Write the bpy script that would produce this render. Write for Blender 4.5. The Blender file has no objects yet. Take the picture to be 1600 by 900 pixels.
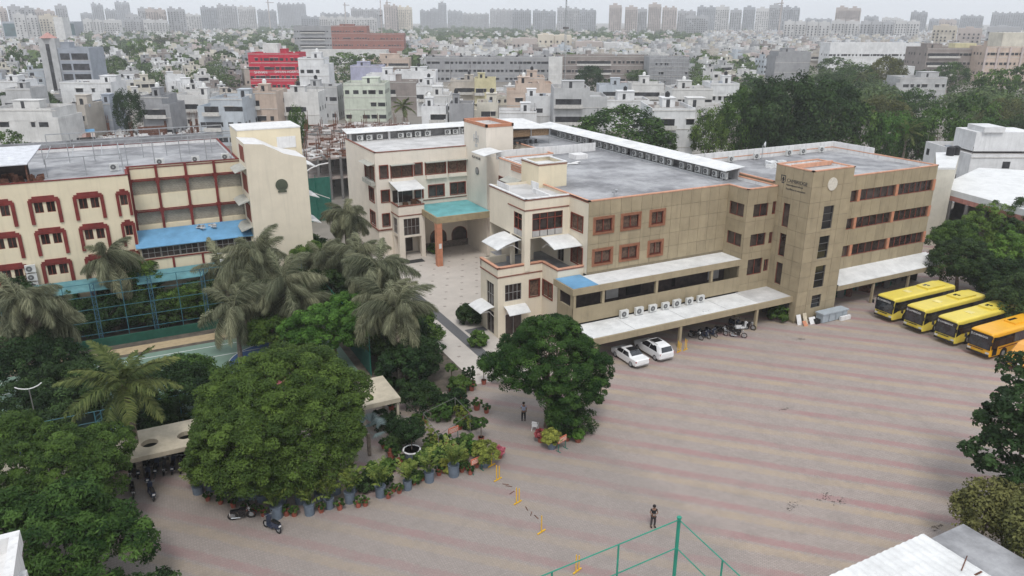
import bpy, math, random
import numpy as np
from mathutils import Vector, Matrix
random.seed(7); RNG = np.random.default_rng(7)
SC = bpy.context.scene; COL = SC.collection
# ------------------------------------------------------------------ camera
CAMH, FOC, PITCH, ROLL, YAW = 33.0, 1190.0, .3411, .0022, .4787
cp, sp, cy, sy = math.cos(PITCH), math.sin(PITCH), math.cos(YAW), math.sin(YAW)
def _w(x, y, z): return np.array([x*cy+y*sy, -x*sy+y*cy, z])
CF, CR, CU = _w(0, cp, -sp), _w(1, 0, 0), _w(0, sp, cp)
CR, CU = math.cos(ROLL)*CR+math.sin(ROLL)*CU, -math.sin(ROLL)*CR+math.cos(ROLL)*CU
cam = bpy.data.cameras.new('camera'); camo = bpy.data.objects.new('camera', cam); COL.objects.link(camo)
cam.sensor_width = 36; cam.lens = FOC*36/1600; cam.clip_start = .5; cam.clip_end = 20000
camo.matrix_world = Matrix(((CR[0], CU[0], -CF[0], 0), (CR[1], CU[1], -CF[1], 0), (CR[2], CU[2], -CF[2], CAMH), (0, 0, 0, 1)))
SC.camera = camo
# ------------------------------------------------------------------ world, sun, exposure
SUN_EL, SUN_ROT = math.radians(58), math.radians(205)
world = bpy.data.worlds.new("World"); SC.world = world; world.use_nodes = True
wn = world.node_tree; bg = wn.nodes['Background']
sky = wn.nodes.new('ShaderNodeTexSky'); sky.sky_type = 'NISHITA'; sky.sun_disc = False
sky.sun_elevation = SUN_EL; sky.sun_rotation = SUN_ROT; sky.air_density = 1.0; sky.dust_density = 2.0; sky.ozone_density = 1.0
hsv = wn.nodes.new('ShaderNodeHueSaturation'); hsv.inputs['Saturation'].default_value = .5
cl = wn.nodes.new('ShaderNodeMix'); cl.data_type = 'RGBA'; cl.inputs[0].default_value = .7; cl.inputs[7].default_value = (8.2, 8.7, 9.4, 1)   # even cloud cover over the sky
wn.links.new(sky.outputs[0], hsv.inputs['Color']); wn.links.new(hsv.outputs[0], cl.inputs[6]); wn.links.new(cl.outputs[2], bg.inputs[0]); bg.inputs[1].default_value = .12
sun = bpy.data.lights.new('sun', 'SUN'); suno = bpy.data.objects.new('sun', sun); COL.objects.link(suno)
sun.energy = 1.5; sun.angle = math.radians(16); sun.color = (1, .97, .92)
sd = Vector((math.sin(SUN_ROT)*math.cos(SUN_EL), math.cos(SUN_ROT)*math.cos(SUN_EL), math.sin(SUN_EL)))
suno.rotation_euler = sd.to_track_quat('Z', 'Y').to_euler()
SC.view_settings.view_transform = 'Standard'; SC.view_settings.look = 'None'; SC.view_settings.gamma = 1
SC.view_settings.exposure = 0.2
SC.cycles.use_denoising = True; SC.cycles.max_bounces = 6; SC.cycles.volume_bounces = 2; SC.cycles.diffuse_bounces = 3; SC.cycles.transparent_max_bounces = 8
# ------------------------------------------------------------------ survey helpers (pixel of a surveyed point -> place on a real surface)
def ray(px, py): return CF+(px-800)/FOC*CR-(py-450)/FOC*CU
def at(px, py, z=0.0):
    d = ray(px, py); t = (z-CAMH)/d[2]; return d[0]*t, d[1]*t
def proj(x, y, z):
    v = np.array([x, y, z-CAMH]); w = v@CF; return 800+FOC*(v@CR)/w, 450-FOC*(v@CU)/w, w
def height(x, y, py):
    a, b = -5.0, 140.0
    for _ in range(40):
        m = (a+b)/2
        if proj(x, y, m)[1] > py: a = m
        else: b = m
    return a
# ------------------------------------------------------------------ materials
MATS = {}
def mat(name, col, rough=.8, var=.12, scale=1.5, streak=0, bump=0, metal=0, spec=.3, col2=None, dirt=0, bscale=30, con=.2, rnd=0):
    if name in MATS: return MATS[name]
    m = bpy.data.materials.new(name); m.use_nodes = True; n = m.node_tree; b = n.nodes['Principled BSDF']
    b.inputs['Roughness'].default_value = rough; b.inputs['Metallic'].default_value = metal
    b.inputs['Specular IOR Level'].default_value = spec
    geo = n.nodes.new('ShaderNodeNewGeometry'); mp = n.nodes.new('ShaderNodeMapping')
    n.links.new(geo.outputs['Position'], mp.inputs[0])
    nz = n.nodes.new('ShaderNodeTexNoise'); nz.inputs['Scale'].default_value = scale; nz.inputs['Detail'].default_value = 6; nz.inputs['Roughness'].default_value = .65
    n.links.new(mp.outputs[0], nz.inputs['Vector'])
    cr = n.nodes.new('ShaderNodeMapRange'); cr.inputs[1].default_value = .5-con; cr.inputs[2].default_value = .5+con
    n.links.new(nz.outputs[0], cr.inputs[0])
    mx = n.nodes.new('ShaderNodeMix'); mx.data_type = 'RGBA'
    c2 = col2 or tuple(c*(1-2*var) for c in col)
    c1 = col if col2 else tuple(min(1, c*(1+var)) for c in col)
    mx.inputs[6].default_value = (*c1, 1); mx.inputs[7].default_value = (*c2, 1); n.links.new(cr.outputs[0], mx.inputs[0])
    out = mx.outputs[2]
    if streak:
        mp2 = n.nodes.new('ShaderNodeMapping'); mp2.inputs['Scale'].default_value = (2.2, 2.2, .18); n.links.new(geo.outputs['Position'], mp2.inputs[0])
        n2 = n.nodes.new('ShaderNodeTexNoise'); n2.inputs['Scale'].default_value = 1.2; n2.inputs['Detail'].default_value = 5; n.links.new(mp2.outputs[0], n2.inputs['Vector'])
        r2 = n.nodes.new('ShaderNodeMapRange'); r2.inputs[1].default_value = .52; r2.inputs[2].default_value = .8; r2.inputs[4].default_value = streak; n.links.new(n2.outputs[0], r2.inputs[0])
        m2 = n.nodes.new('ShaderNodeMix'); m2.data_type = 'RGBA'; m2.inputs[7].default_value = (*[c*.35 for c in col], 1)
        n.links.new(r2.outputs[0], m2.inputs[0]); n.links.new(out, m2.inputs[6]); out = m2.outputs[2]
    if dirt:
        n3 = n.nodes.new('ShaderNodeTexNoise'); n3.inputs['Scale'].default_value = .35; n3.inputs['Detail'].default_value = 8; n3.inputs['Roughness'].default_value = .7
        n.links.new(geo.outputs['Position'], n3.inputs['Vector'])
        r3 = n.nodes.new('ShaderNodeMapRange'); r3.inputs[1].default_value = .45; r3.inputs[2].default_value = .7; r3.inputs[4].default_value = dirt; n.links.new(n3.outputs[0], r3.inputs[0])
        m3 = n.nodes.new('ShaderNodeMix'); m3.data_type = 'RGBA'; m3.inputs[7].default_value = (*[c*.3 for c in col], 1)
        n.links.new(r3.outputs[0], m3.inputs[0]); n.links.new(out, m3.inputs[6]); out = m3.outputs[2]
    if rnd:
        oi = n.nodes.new('ShaderNodeObjectInfo'); hv = n.nodes.new('ShaderNodeHueSaturation'); r4 = n.nodes.new('ShaderNodeMapRange'); r4.inputs[3].default_value = 1-rnd; r4.inputs[4].default_value = 1+rnd
        n.links.new(oi.outputs['Random'], r4.inputs[0]); n.links.new(r4.outputs[0], hv.inputs['Value']); n.links.new(out, hv.inputs['Color']); out = hv.outputs[0]
    n.links.new(out, b.inputs['Base Color'])
    if bump:
        nb = n.nodes.new('ShaderNodeTexNoise'); nb.inputs['Scale'].default_value = bscale; n.links.new(geo.outputs['Position'], nb.inputs['Vector'])
        bp = n.nodes.new('ShaderNodeBump'); bp.inputs['Strength'].default_value = bump; bp.inputs['Distance'].default_value = .05
        n.links.new(nb.outputs[0], bp.inputs['Height']); n.links.new(bp.outputs[0], b.inputs['Normal'])
    MATS[name] = m; return m
CREAM = mat('cream_paint', (.72, .64, .51), streak=.16, var=.04, scale=.5)
CREAMW = mat('pale_cream_paint', (.74, .67, .58), streak=.16, var=.04, scale=.5)
YCREAM = mat('yellow_cream_paint', (.72, .63, .46), streak=.16, var=.04, scale=.5)
TAN = mat('tan_panel_paint', (.335, .275, .180), var=.08, scale=.7, streak=.3, rnd=.06)
TANB = mat('tan_joint', (.22, .18, .12))
TERRA = mat('terracotta_paint', (.50, .22, .13), var=.1, scale=2)
PEACH = mat('peach_coping_paint', (.62, .33, .22), var=.12, scale=1.2, streak=.3)
BROWNC = mat('brown_coping_paint', (.25, .10, .07), var=.2)
MAROON = mat('maroon_paint', (.19, .032, .028), var=.18, scale=1)
REDFR = mat('red_window_frame', (.22, .055, .035), var=.2)
DARK = mat('dark_interior', (.03, .025, .024), rough=.9, spec=.1)
GLASS = mat('tinted_glass', (.055, .040, .036), rough=.12, spec=.6, var=.4, scale=.8, rnd=.4)
CURT = mat('brown_curtain', (.14, .085, .06), var=.4, scale=3.5, rnd=.3)
BLIND = mat('pale_blind', (.42, .40, .38), var=.1)
GFRAME = mat('grey_metal_frame', (.30, .29, .28), rough=.5)
WHITE = mat('white_sheet', (.72, .72, .71), rough=.55, var=.07, scale=.8, dirt=.35, streak=.15)
WALLW = mat('white_wash', (.70, .69, .68), streak=.45, var=.06)
WPAINT = mat('white_gloss_paint', (.78, .78, .78), rough=.25, spec=.5, var=.02)
CONC = mat('weathered_roof_concrete', (.40, .40, .41), col2=(.19, .19, .20), scale=.17, dirt=.5, rough=.95, con=.1)
CONCL = mat('pale_roof_concrete', (.62, .61, .60), col2=(.42, .41, .40), scale=.4, dirt=.35)
CONCD = mat('dark_concrete', (.20, .19, .185), col2=(.12, .115, .11), scale=.6, streak=.4)
TEAL = mat('teal_paint', (.16, .43, .45), var=.15, scale=.5, rough=.6)
BLUE = mat('blue_sheet', (.15, .34, .54), var=.1, scale=.8, rough=.5, dirt=.25)
TEALS = mat('teal_tin_sheet', (.12, .28, .31), var=.15, scale=.8, rough=.5, dirt=.4)
RUST = mat('rusty_steel', (.16, .07, .045), var=.4, scale=3)
STEEL = mat('grey_steel', (.38, .39, .40), rough=.45, metal=.3)
GREENP = mat('green_fence_paint', (.02, .16, .12), rough=.4, var=.1)
BLUEG = mat('blue_green_fence_steel', (.05, .16, .20), rough=.5, var=.15)
BLACK = mat('black_rubber', (.018, .018, .019), rough=.6)
BLACKP = mat('black_gloss', (.015, .015, .017), rough=.15, spec=.6)
TERRAP = mat('terracotta_pot', (.30, .09, .06), var=.15)
GREYP = mat('blue_grey_drum', (.13, .16, .20), var=.12)
YPAINT = mat('yellow_post_paint', (.72, .42, .03), rough=.5, var=.06)
BARK = mat('bark', (.16, .12, .09), var=.3, scale=4, bump=.4, bscale=12)
PBARK = mat('palm_bark', (.24, .20, .16), var=.25, scale=5)
TILE = mat('stone_skirting', (.20, .17, .15), var=.3, scale=3)
CHROME = mat('bright_metal', (.6, .6, .6), rough=.2, metal=.9)
VENTF = mat('dark_vent_frame', (.12, .115, .11), rough=.5)
AWN = mat('awning_grey', (.40, .40, .36), var=.1)
# ------------------------------------------------------------------ mesh builder
class MB:
    def __init__(s): s.v = []; s.f = []; s.m = []
    def face(s, pts, mi=0):
        n = len(s.v); s.v += [tuple(float(c) for c in p) for p in pts]; s.f.append(tuple(range(n, n+len(pts)))); s.m.append(mi)
    def box(s, x0, x1, y0, y1, z0, z1, mi=0):
        n = len(s.v)
        s.v += [(x0, y0, z0), (x1, y0, z0), (x1, y1, z0), (x0, y1, z0), (x0, y0, z1), (x1, y0, z1), (x1, y1, z1), (x0, y1, z1)]
        for q in ((0, 3, 2, 1), (4, 5, 6, 7), (0, 1, 5, 4), (1, 2, 6, 5), (2, 3, 7, 6), (3, 0, 4, 7)): s.f.append(tuple(n+i for i in q)); s.m.append(mi)
        return s
    def obox(s, cx, cyy, a, lx, ly, z0, z1, mi=0):
        c, d = math.cos(a), math.sin(a); n = len(s.v)
        for z in (z0, z1):
            for ux, uy in ((-lx/2, -ly/2), (lx/2, -ly/2), (lx/2, ly/2), (-lx/2, ly/2)): s.v.append((cx+ux*c-uy*d, cyy+ux*d+uy*c, z))
        for q in ((0, 3, 2, 1), (4, 5, 6, 7), (0, 1, 5, 4), (1, 2, 6, 5), (2, 3, 7, 6), (3, 0, 4, 7)): s.f.append(tuple(n+i for i in q)); s.m.append(mi)
    def prism(s, pts, z0, z1, mi=0, top=True, bot=True):
        n = len(s.v); k = len(pts)
        s.v += [(p[0], p[1], z0) for p in pts]+[(p[0], p[1], z1) for p in pts]
        for i in range(k): j = (i+1) % k; s.f.append((n+i, n+j, n+k+j, n+k+i)); s.m.append(mi)
        if top: s.f.append(tuple(range(n+k, n+2*k))); s.m.append(mi)
        if bot: s.f.append(tuple(range(n+k-1, n-1, -1))); s.m.append(mi)
    def tube(s, pts, r, k=6, mi=0, cap=True):
        rs = r if isinstance(r, (list, tuple)) else [r]*len(pts); n = len(s.v); P = [Vector(p) for p in pts]
        for i, p in enumerate(P):
            t = (P[min(i+1, len(P)-1)]-P[max(i-1, 0)]); t = t.normalized() if t.length > 1e-6 else Vector((0, 0, 1))
            a = t.cross(Vector((0, 0, 1)) if abs(t.z) < .9 else Vector((1, 0, 0))).normalized(); b = t.cross(a)
            for j in range(k):
                w = 2*math.pi*j/k; s.v.append(tuple(p+rs[i]*(math.cos(w)*a+math.sin(w)*b)))
        for i in range(len(P)-1):
            for j in range(k):
                q = (j+1) % k; s.f.append((n+i*k+j, n+i*k+q, n+(i+1)*k+q, n+(i+1)*k+j)); s.m.append(mi)
        if cap:
            s.f.append(tuple(n+j for j in range(k-1, -1, -1))); s.m.append(mi); m = n+(len(P)-1)*k; s.f.append(tuple(m+j for j in range(k))); s.m.append(mi)
    def lathe(s, cx, cyy, prof, k=12, mi=0):
        s.tube([(cx, cyy, z) for r, z in prof], [max(r, .001) for r, z in prof], k, mi)
    def disc(s, c, n, r, k=16, mi=0, t=.03):
        c = Vector(c); n = Vector(n).normalized(); s.tube([c, c+n*t], r, k, mi)
    def mesh(s, name, mats, off=(0, 0, 0), smooth=False):
        me = bpy.data.meshes.new(name)
        if any(off): v = [(a-off[0], b-off[1], c-off[2]) for a, b, c in s.v]
        else: v = s.v
        me.from_pydata(v, [], s.f)
        mats = mats if isinstance(mats, (list, tuple)) else [mats]
        for m in mats: me.materials.append(m)
        if len(mats) > 1: me.polygons.foreach_set('material_index', s.m)
        if smooth: me.polygons.foreach_set('use_smooth', [True]*len(s.f))
        me.update(); return me
    def build(s, name, mats, parent=None, smooth=False, world=True, mod=None):
        # parent: vertices given in world coordinates are made relative to the parent's place
        off = tuple(wpos(parent)) if (parent is not None and world) else (0, 0, 0)
        o = bpy.data.objects.new(name, s.mesh(name, mats, off, smooth)); COL.objects.link(o)
        if parent is not None: o.parent = parent
        return o
def wpos(o):
    p = Vector((0, 0, 0))
    while o is not None: p = p+Vector(o.location); o = o.parent
    return p
def tag(o, label=None, cat=None, group=None, kind=None):
    if label: o['label'] = label
    if cat: o['category'] = cat
    if group: o['group'] = group
    if kind: o['kind'] = kind
    return o
def thing(name, label, cat, loc=(0, 0, 0), rz=0, group=None):
    o = bpy.data.objects.new(name, None); COL.objects.link(o); o.empty_display_size = .3
    o.location = loc; o.rotation_euler = (0, 0, rz); return tag(o, label, cat, group)
def copy_tree(o, parent=None, root=True):
    c = o.copy(); COL.objects.link(c)
    if parent is not None: c.parent = parent
    for ch in list(o.children): copy_tree(ch, c, False)
    return c
def place(proto, used, loc, rz, label, scale=1):
    """first call moves the prototype itself, later calls copy it with its parts"""
    o = proto if not used else copy_tree(proto)
    o.location = loc; o.rotation_euler = (0, 0, rz); o.scale = (scale,)*3
    if label: o['label'] = label
    return o
ORD = ['', 'second ', 'third ', 'fourth ', 'fifth ', 'sixth ', 'seventh ', 'eighth ', 'ninth ', 'tenth ', 'eleventh ', 'twelfth ', 'thirteenth ', 'fourteenth ', 'fifteenth ', 'sixteenth ', 'seventeenth ', 'eighteenth ', 'nineteenth ', 'twentieth ', 'twenty-first ', 'twenty-second ', 'twenty-third ', 'twenty-fourth ', 'twenty-fifth ']
# ------------------------------------------------------------------ facades
def rects_minus(cell, ops):
    rs = [cell]
    for (a, b, c, d) in [o[:4] for o in ops]:
        out = []
        for (u0, u1, z0, z1) in rs:
            if a >= u1 or b <= u0 or c >= z1 or d <= z0: out.append((u0, u1, z0, z1)); continue
            if a > u0: out.append((u0, a, z0, z1))
            if b < u1: out.append((b, u1, z0, z1))
            m0, m1 = max(a, u0), min(b, u1)
            if c > z0: out.append((m0, m1, z0, c))
            if d < z1: out.append((m0, m1, d, z1))
        rs = out
    return [r for r in rs if r[1]-r[0] > .03 and r[3]-r[2] > .03]
def wall(mb, x, y, dx, dy, L, z0, z1, ops=(), mi=0, rev=.2):
    """wall seen from outside, left end (x,y), running along (dx,dy); ops = openings (u0,u1,z0,z1)"""
    ix, iy = -dy, dx
    P = lambda u, z, e=0: (x+dx*u+ix*e, y+dy*u+iy*e, z)
    for (a, b, c, d) in rects_minus((0, L, z0, z1), [o[:4] for o in ops]): mb.face([P(a, c), P(b, c), P(b, d), P(a, d)], mi)
    for o in ops:
        a, b, c, d = o[:4]
        for q in ((P(a, c), P(a, c, rev), P(b, c, rev), P(b, c)), (P(a, d), P(b, d), P(b, d, rev), P(a, d, rev)), (P(a, c), P(a, d), P(a, d, rev), P(a, c, rev)), (P(b, c), P(b, c, rev), P(b, d, rev), P(b, d))): mb.face(q, mi)
WCACHE = {}
def window(root, x, y, dx, dy, op, style, rev=.2, ret=False):
    a, b, c, d = op[:4]; w, h = round(b-a, 2), round(d-c, 2); key = (style, w, h, rev)
    if key not in WCACHE:
        f, p, q = MB(), MB(), MB(); pm = GLASS; fm = REDFR
        fr = .09; y0, y1 = -.03, rev-.06
        if style == 'orange':
            e = .27
            for r in ((-e, w+e, -e, 0), (-e, w+e, h, h+e), (-e, 0, 0, h), (w, w+e, 0, h)): f.box(r[0], r[1], -.13, .05, r[2], r[3])
            fm = TERRA
            for r in ((0, w, 0, .08), (0, w, h-.08, h), (0, .08, .08, h-.08), (w-.08, w, .08, h-.08), (w/2-.04, w/2+.04, .08, h-.08)): q.box(r[0], r[1], .02, .12, r[2], r[3])
            pm = CURT
        elif style in ('red', 'redwide', 'redframe'):
            e = .1
            for r in ((-e, w+e, -e, 0), (-e, w+e, h, h+e), (-e, 0, 0, h), (w, w+e, 0, h)): f.box(r[0], r[1], -.07, .1, r[2], r[3])
            n = 1 if w < 1.5 else 2
            for i in range(n+1):
                u = i*w/n; u = min(max(u, .03), w-.03); q.box(u-.03, u+.03, .03, .1, 0, h)
            q.box(0, w, .03, .1, h-.05, h)
            pm = CURT if style != 'redframe' else GLASS
        elif style == 'bars':
            fm = GFRAME
            n = max(2, int(w/.5))
            for i in range(n+1):
                u = min(max(i*w/n, .025), w-.025); f.box(u-.025, u+.025, .04, .09, 0, h)
            f.box(0, w, .04, .09, 0, .05); f.box(0, w, .04, .09, h-.05, h); f.box(0, w, .04, .09, h*.5-.02, h*.5+.02)
        elif style == 'vent':
            fm = VENTF
            for i in range(4): z = h*i/3.0; f.box(0, w, .05, .1, max(0, z-.03), min(h, z+.03))
            f.box(0, .05, .05, .1, .03, h-.03); f.box(w-.05, w, .05, .1, .03, h-.03)
            pm = BLACKP
        elif style == 'slit':
            fm = REDFR; f.box(0, w, .05, .1, 0, .05); f.box(0, w, .05, .1, h-.05, h); f.box(0, .05, .05, .1, .05, h-.05); f.box(w-.05, w, .05, .1, .05, h-.05)
        elif style == 'ribbon':
            fm = REDFR; n = max(1, int(w/1.05))
            for i in range(n+1):
                u = min(max(i*w/n, .03), w-.03); f.box(u-.03, u+.03, .08, .14, .05, h-.05)
            f.box(0, w, .06, .15, 0, .05); f.box(0, w, .06, .15, h-.05, h)
        elif style == 'balcony':
            fm = REDFR; n = max(2, int(w/.9))
            for i in range(n+1):
                u = min(max(i*w/n, .04), w-.04); f.box(u-.04, u+.04, .03, .1, .7, h)
            for z in (.7, h*.75, h-.06): f.box(0, w, .02, .11, z, z+.06)
            for i in range(n): q.box(i*w/n+.05, (i+1)*w/n-.05, -.01, .05, .05, .68)
        else:
            fm = REDFR if style == 'dark' else GFRAME; f.box(0, w, .05, .1, 0, .05); f.box(0, w, .05, .1, h-.05, h)
            f.box(0, .05, .05, .1, .05, h-.05); f.box(w-.05, w, .05, .1, .05, h-.05); f.box(w/2-.03, w/2+.03, .05, .1, .05, h-.05)
        p.box(0, w, rev-.05, rev, 0, h)
        WCACHE[key] = (f.mesh('window', fm), p.mesh('pane', pm), q.mesh('sash', {'balcony': BLIND, 'orange': REDFR}.get(style, REDFR)) if q.f else None)
    fm_, pm_, qm_ = WCACHE[key]
    o = bpy.data.objects.new('window', fm_); COL.objects.link(o); o.parent = root
    o.location = Vector((x+dx*a, y+dy*a, c))-wpos(root); o.rotation_euler = (0, 0, math.atan2(dy, dx))
    g = bpy.data.objects.new('pane', pm_); COL.objects.link(g); g.parent = o
    if qm_:
        g = bpy.data.objects.new('sash', qm_); COL.objects.link(g); g.parent = o
    return o
PCACHE = {}
NPANEL = [0]
def clad(root, x, y, dx, dy, L, z0, z1, ops, pw, ph, m, t=.03, gap=.035, u0=0):
    """cladding panels, each one its own piece, cut round the openings"""
    nu = max(1, round(L/pw)); nz = max(1, round((z1-z0)/ph)); pw = L/nu; ph = (z1-z0)/nz
    for i in range(nu):
        for j in range(nz):
            rs = rects_minus((i*pw+gap/2, (i+1)*pw-gap/2, z0+j*ph+gap/2, z0+(j+1)*ph-gap/2), ops)
            if not rs: continue
            full = len(rs) == 1 and abs(rs[0][1]-rs[0][0]-pw+gap) < 1e-3 and abs(rs[0][3]-rs[0][2]-ph+gap) < 1e-3
            key = (round(pw, 3), round(ph, 3), m.name)
            if full and key in PCACHE: me = PCACHE[key]
            else:
                b = MB(); tt = t
                for (a, c, d, e) in rs: b.box(a-i*pw, c-i*pw, -tt, 0, d-z0-j*ph, e-z0-j*ph)
                me = b.mesh('panel', m)
                if full: PCACHE[key] = me
            o = bpy.data.objects.new('panel', me); COL.objects.link(o); o.parent = root; NPANEL[0] += 1
            o.location = Vector((x+dx*i*pw+dy*random.uniform(0, .012), y+dy*i*pw-dx*random.uniform(0, .012), z0+j*ph))-wpos(root); o.rotation_euler = (0, 0, math.atan2(dy, dx))
def poly_building(root, pts, z0, z1, ops={}, wm=CREAM, roofm=CONC, copm=BROWNC, par=.7, copt=.12, skip=(), rev=.2, wname='wall', cop=True, copw=.06):
    """rectilinear footprint, counter-clockwise; ops[i] = list of (u0,u1,z0,z1,style) on edge i"""
    w = MB(); n = len(pts); c = MB(); inn = MB()
    for i in range(n):
        (x, y), (X, Y) = pts[i], pts[(i+1) % n]; L = math.hypot(X-x, Y-y); dx, dy = (X-x)/L, (Y-y)/L
        if i not in skip:
            wall(w, x, y, dx, dy, L, z0, z1, ops.get(i, ()), rev=rev)
        if cop and copt:
            a = math.atan2(dy, dx); ix, iy = -dy, dx; th = .22+copw
            mx, my = (x+X)/2+ix*(.22-copw)/2, (y+Y)/2+iy*(.22-copw)/2
            c.obox(mx, my, a, L+copw*2 if True else L, th, z1+.001+.004*(i % 3), z1+copt+.004*(i % 3))
        if par:
            ix, iy = -dy*.2, dx*.2
            inn.face([(X+ix, Y+iy, z1-par), (x+ix, y+iy, z1-par), (x+ix, y+iy, z1), (X+ix, Y+iy, z1)])
            if not (cop and copt): inn.face([(x, y, z1), (X, Y, z1), (X+ix, Y+iy, z1), (x+ix, y+iy, z1)])
    w.build(wname, wm, root)
    if c.f: c.build('coping', copm, root)
    if par: inn.build('parapet', WALLW, root)
    r = MB(); r.face([(p[0], p[1], z1-par) for p in pts]); r.build('roof', roofm, root)
    for i in range(n):
        (x, y), (X, Y) = pts[i], pts[(i+1) % n]; L = math.hypot(X-x, Y-y); dx, dy = (X-x)/L, (Y-y)/L
        for o in ops.get(i, ()):
            if len(o) > 4 and o[4]: window(root, x, y, dx, dy, o, o[4], rev=rev)
# ================================================================== ground
def sheet(name, x0, x1, y0, y1, z, m, kind='structure'):
    b = MB(); b.face([(x0, y0, z), (x1, y0, z), (x1, y1, z), (x0, y1, z)]); o = b.build(name, m); o['kind'] = kind; return o
gm = mat('city_ground_earth', (.26, .235, .205), col2=(.17, .155, .135), scale=.03, dirt=.3)
b = MB()
b.face([(-2400, -600, -.012), (4600, -600, -.012), (4600, 4300, -.012), (-2400, 4300, -.012)]); b.build('ground', gm)['kind'] = 'structure'
def paving_material():
    m = bpy.data.materials.new('striped_pavers'); m.use_nodes = True; n = m.node_tree; B = n.nodes['Principled BSDF']; B.inputs['Roughness'].default_value = .85
    L = n.links.new; N = n.nodes.new
    geo = N('ShaderNodeNewGeometry'); sep = N('ShaderNodeSeparateXYZ'); L(geo.outputs['Position'], sep.inputs[0])
    def M(op, a, b_=None, c=None):
        q = N('ShaderNodeMath'); q.operation = op
        for i, v in enumerate((a, b_, c)):
            if v is None: continue
            if isinstance(v, (int, float)): q.inputs[i].default_value = v
            else: L(v, q.inputs[i])
        return q.outputs[0]
    s = M('MULTIPLY', M('ADD', sep.outputs[0], sep.outputs[1]), .70711)
    wv = N('ShaderNodeTexNoise'); wv.inputs['Scale'].default_value = .25; wv.inputs['Detail'].default_value = 2; L(geo.outputs['Position'], wv.inputs['Vector'])
    fn = N('ShaderNodeTexNoise'); fn.inputs['Scale'].default_value = 5; fn.inputs['Detail'].default_value = 2; L(geo.outputs['Position'], fn.inputs['Vector'])
    s = M('ADD', s, M('MULTIPLY', M('SUBTRACT', wv.outputs[0], .5), .5)); s = M('ADD', s, M('MULTIPLY', M('SUBTRACT', fn.outputs[0], .5), .55))
    per = 3.23; fr = M('MODULO', M('ADD', s, -42.3+per*30+.45), per)
    def band(lo, hi, e=.14):
        a = N('ShaderNodeMapRange'); a.interpolation_type = 'SMOOTHSTEP'; a.inputs[1].default_value = lo-e; a.inputs[2].default_value = lo+e; L(fr, a.inputs[0])
        c = N('ShaderNodeMapRange'); c.interpolation_type = 'SMOOTHSTEP'; c.inputs[1].default_value = hi-e; c.inputs[2].default_value = hi+e; c.inputs[3].default_value = 1; c.inputs[4].default_value = 0; L(fr, c.inputs[0])
        return M('MULTIPLY', a.outputs[0], c.outputs[0])
    red = band(.14, .92); yel = band(per-.95, per-.14)
    # paver bricks
    mp = N('ShaderNodeMapping'); mp.inputs['Rotation'].default_value = (0, 0, math.radians(45)); L(geo.outputs['Position'], mp.inputs[0])
    br = N('ShaderNodeTexBrick'); br.inputs['Scale'].default_value = 1; br.inputs['Brick Width'].default_value = .24; br.inputs['Row Height'].default_value = .13; br.inputs['Mortar Size'].default_value = .012
    br.inputs['Color1'].default_value = (.385, .325, .29, 1); br.inputs['Color2'].default_value = (.33, .275, .245, 1); br.inputs['Mortar'].default_value = (.20, .17, .155, 1); L(mp.outputs[0], br.inputs['Vector'])
    def mix(f, a, c, blend='MIX'):
        q = N('ShaderNodeMix'); q.data_type = 'RGBA'; q.blend_type = blend
        if isinstance(f, (int, float)): q.inputs[0].default_value = f
        else: L(f, q.inputs[0])
        for i, v in ((6, a), (7, c)):
            if isinstance(v, tuple): q.inputs[i].default_value = (*v, 1)
            else: L(v, q.inputs[i])
        return q.outputs[2]
    pn = N('ShaderNodeTexNoise'); pn.inputs['Scale'].default_value = .12; pn.inputs['Detail'].default_value = 9; pn.inputs['Roughness'].default_value = .75; L(geo.outputs['Position'], pn.inputs['Vector'])
    def mr(v, a, c, lo=0.0, hi=1.0):
        q = N('ShaderNodeMapRange'); q.inputs[1].default_value = a; q.inputs[2].default_value = c; q.inputs[3].default_value = lo; q.inputs[4].default_value = hi; L(v, q.inputs[0]); return q.outputs[0]
    worn = mr(pn.outputs[0], .38, .64, 1.0, .3)
    c = mix(M('MULTIPLY', M('MULTIPLY', red, worn), .72), br.outputs[0], (.33, .165, .165))
    c = mix(M('MULTIPLY', M('MULTIPLY', yel, worn), .45), c, (.45, .33, .19))
    # old dirt film west of a washed area
    d = M('SUBTRACT', M('ADD', M('MULTIPLY', sep.outputs[0], 1.0), M('MULTIPLY', M('SUBTRACT', pn.outputs[0], .5), 9)), 32.3)
    dirt = mr(d, -.8, .8, .36, .0)
    c = mix(dirt, c, (.20, .18, .165))
    p2 = N('ShaderNodeTexNoise'); p2.inputs['Scale'].default_value = .5; p2.inputs['Detail'].default_value = 8; p2.inputs['Roughness'].default_value = .7; L(geo.outputs['Position'], p2.inputs['Vector'])
    c = mix(mr(p2.outputs[0], .48, .75, 0, .5), c, (.19, .165, .15))
    p3 = N('ShaderNodeTexNoise'); p3.inputs['Scale'].default_value = 9; p3.inputs['Detail'].default_value = 3; L(geo.outputs['Position'], p3.inputs['Vector'])
    c = mix(mr(p3.outputs[0], .55, .75, 0, .28), c, (.46, .44, .41))
    L(c, B.inputs['Base Color'])
    bp = N('ShaderNodeBump'); bp.inputs['Strength'].default_value = .5; bp.inputs['Distance'].default_value = .02; L(br.outputs['Fac'], bp.inputs['Height']); bp.invert = True; L(bp.outputs[0], B.inputs['Normal'])
    return m
PAVE = paving_material()
sheet('parking_yard_paving', -40, 118, -20, 74, .0, PAVE)
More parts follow.
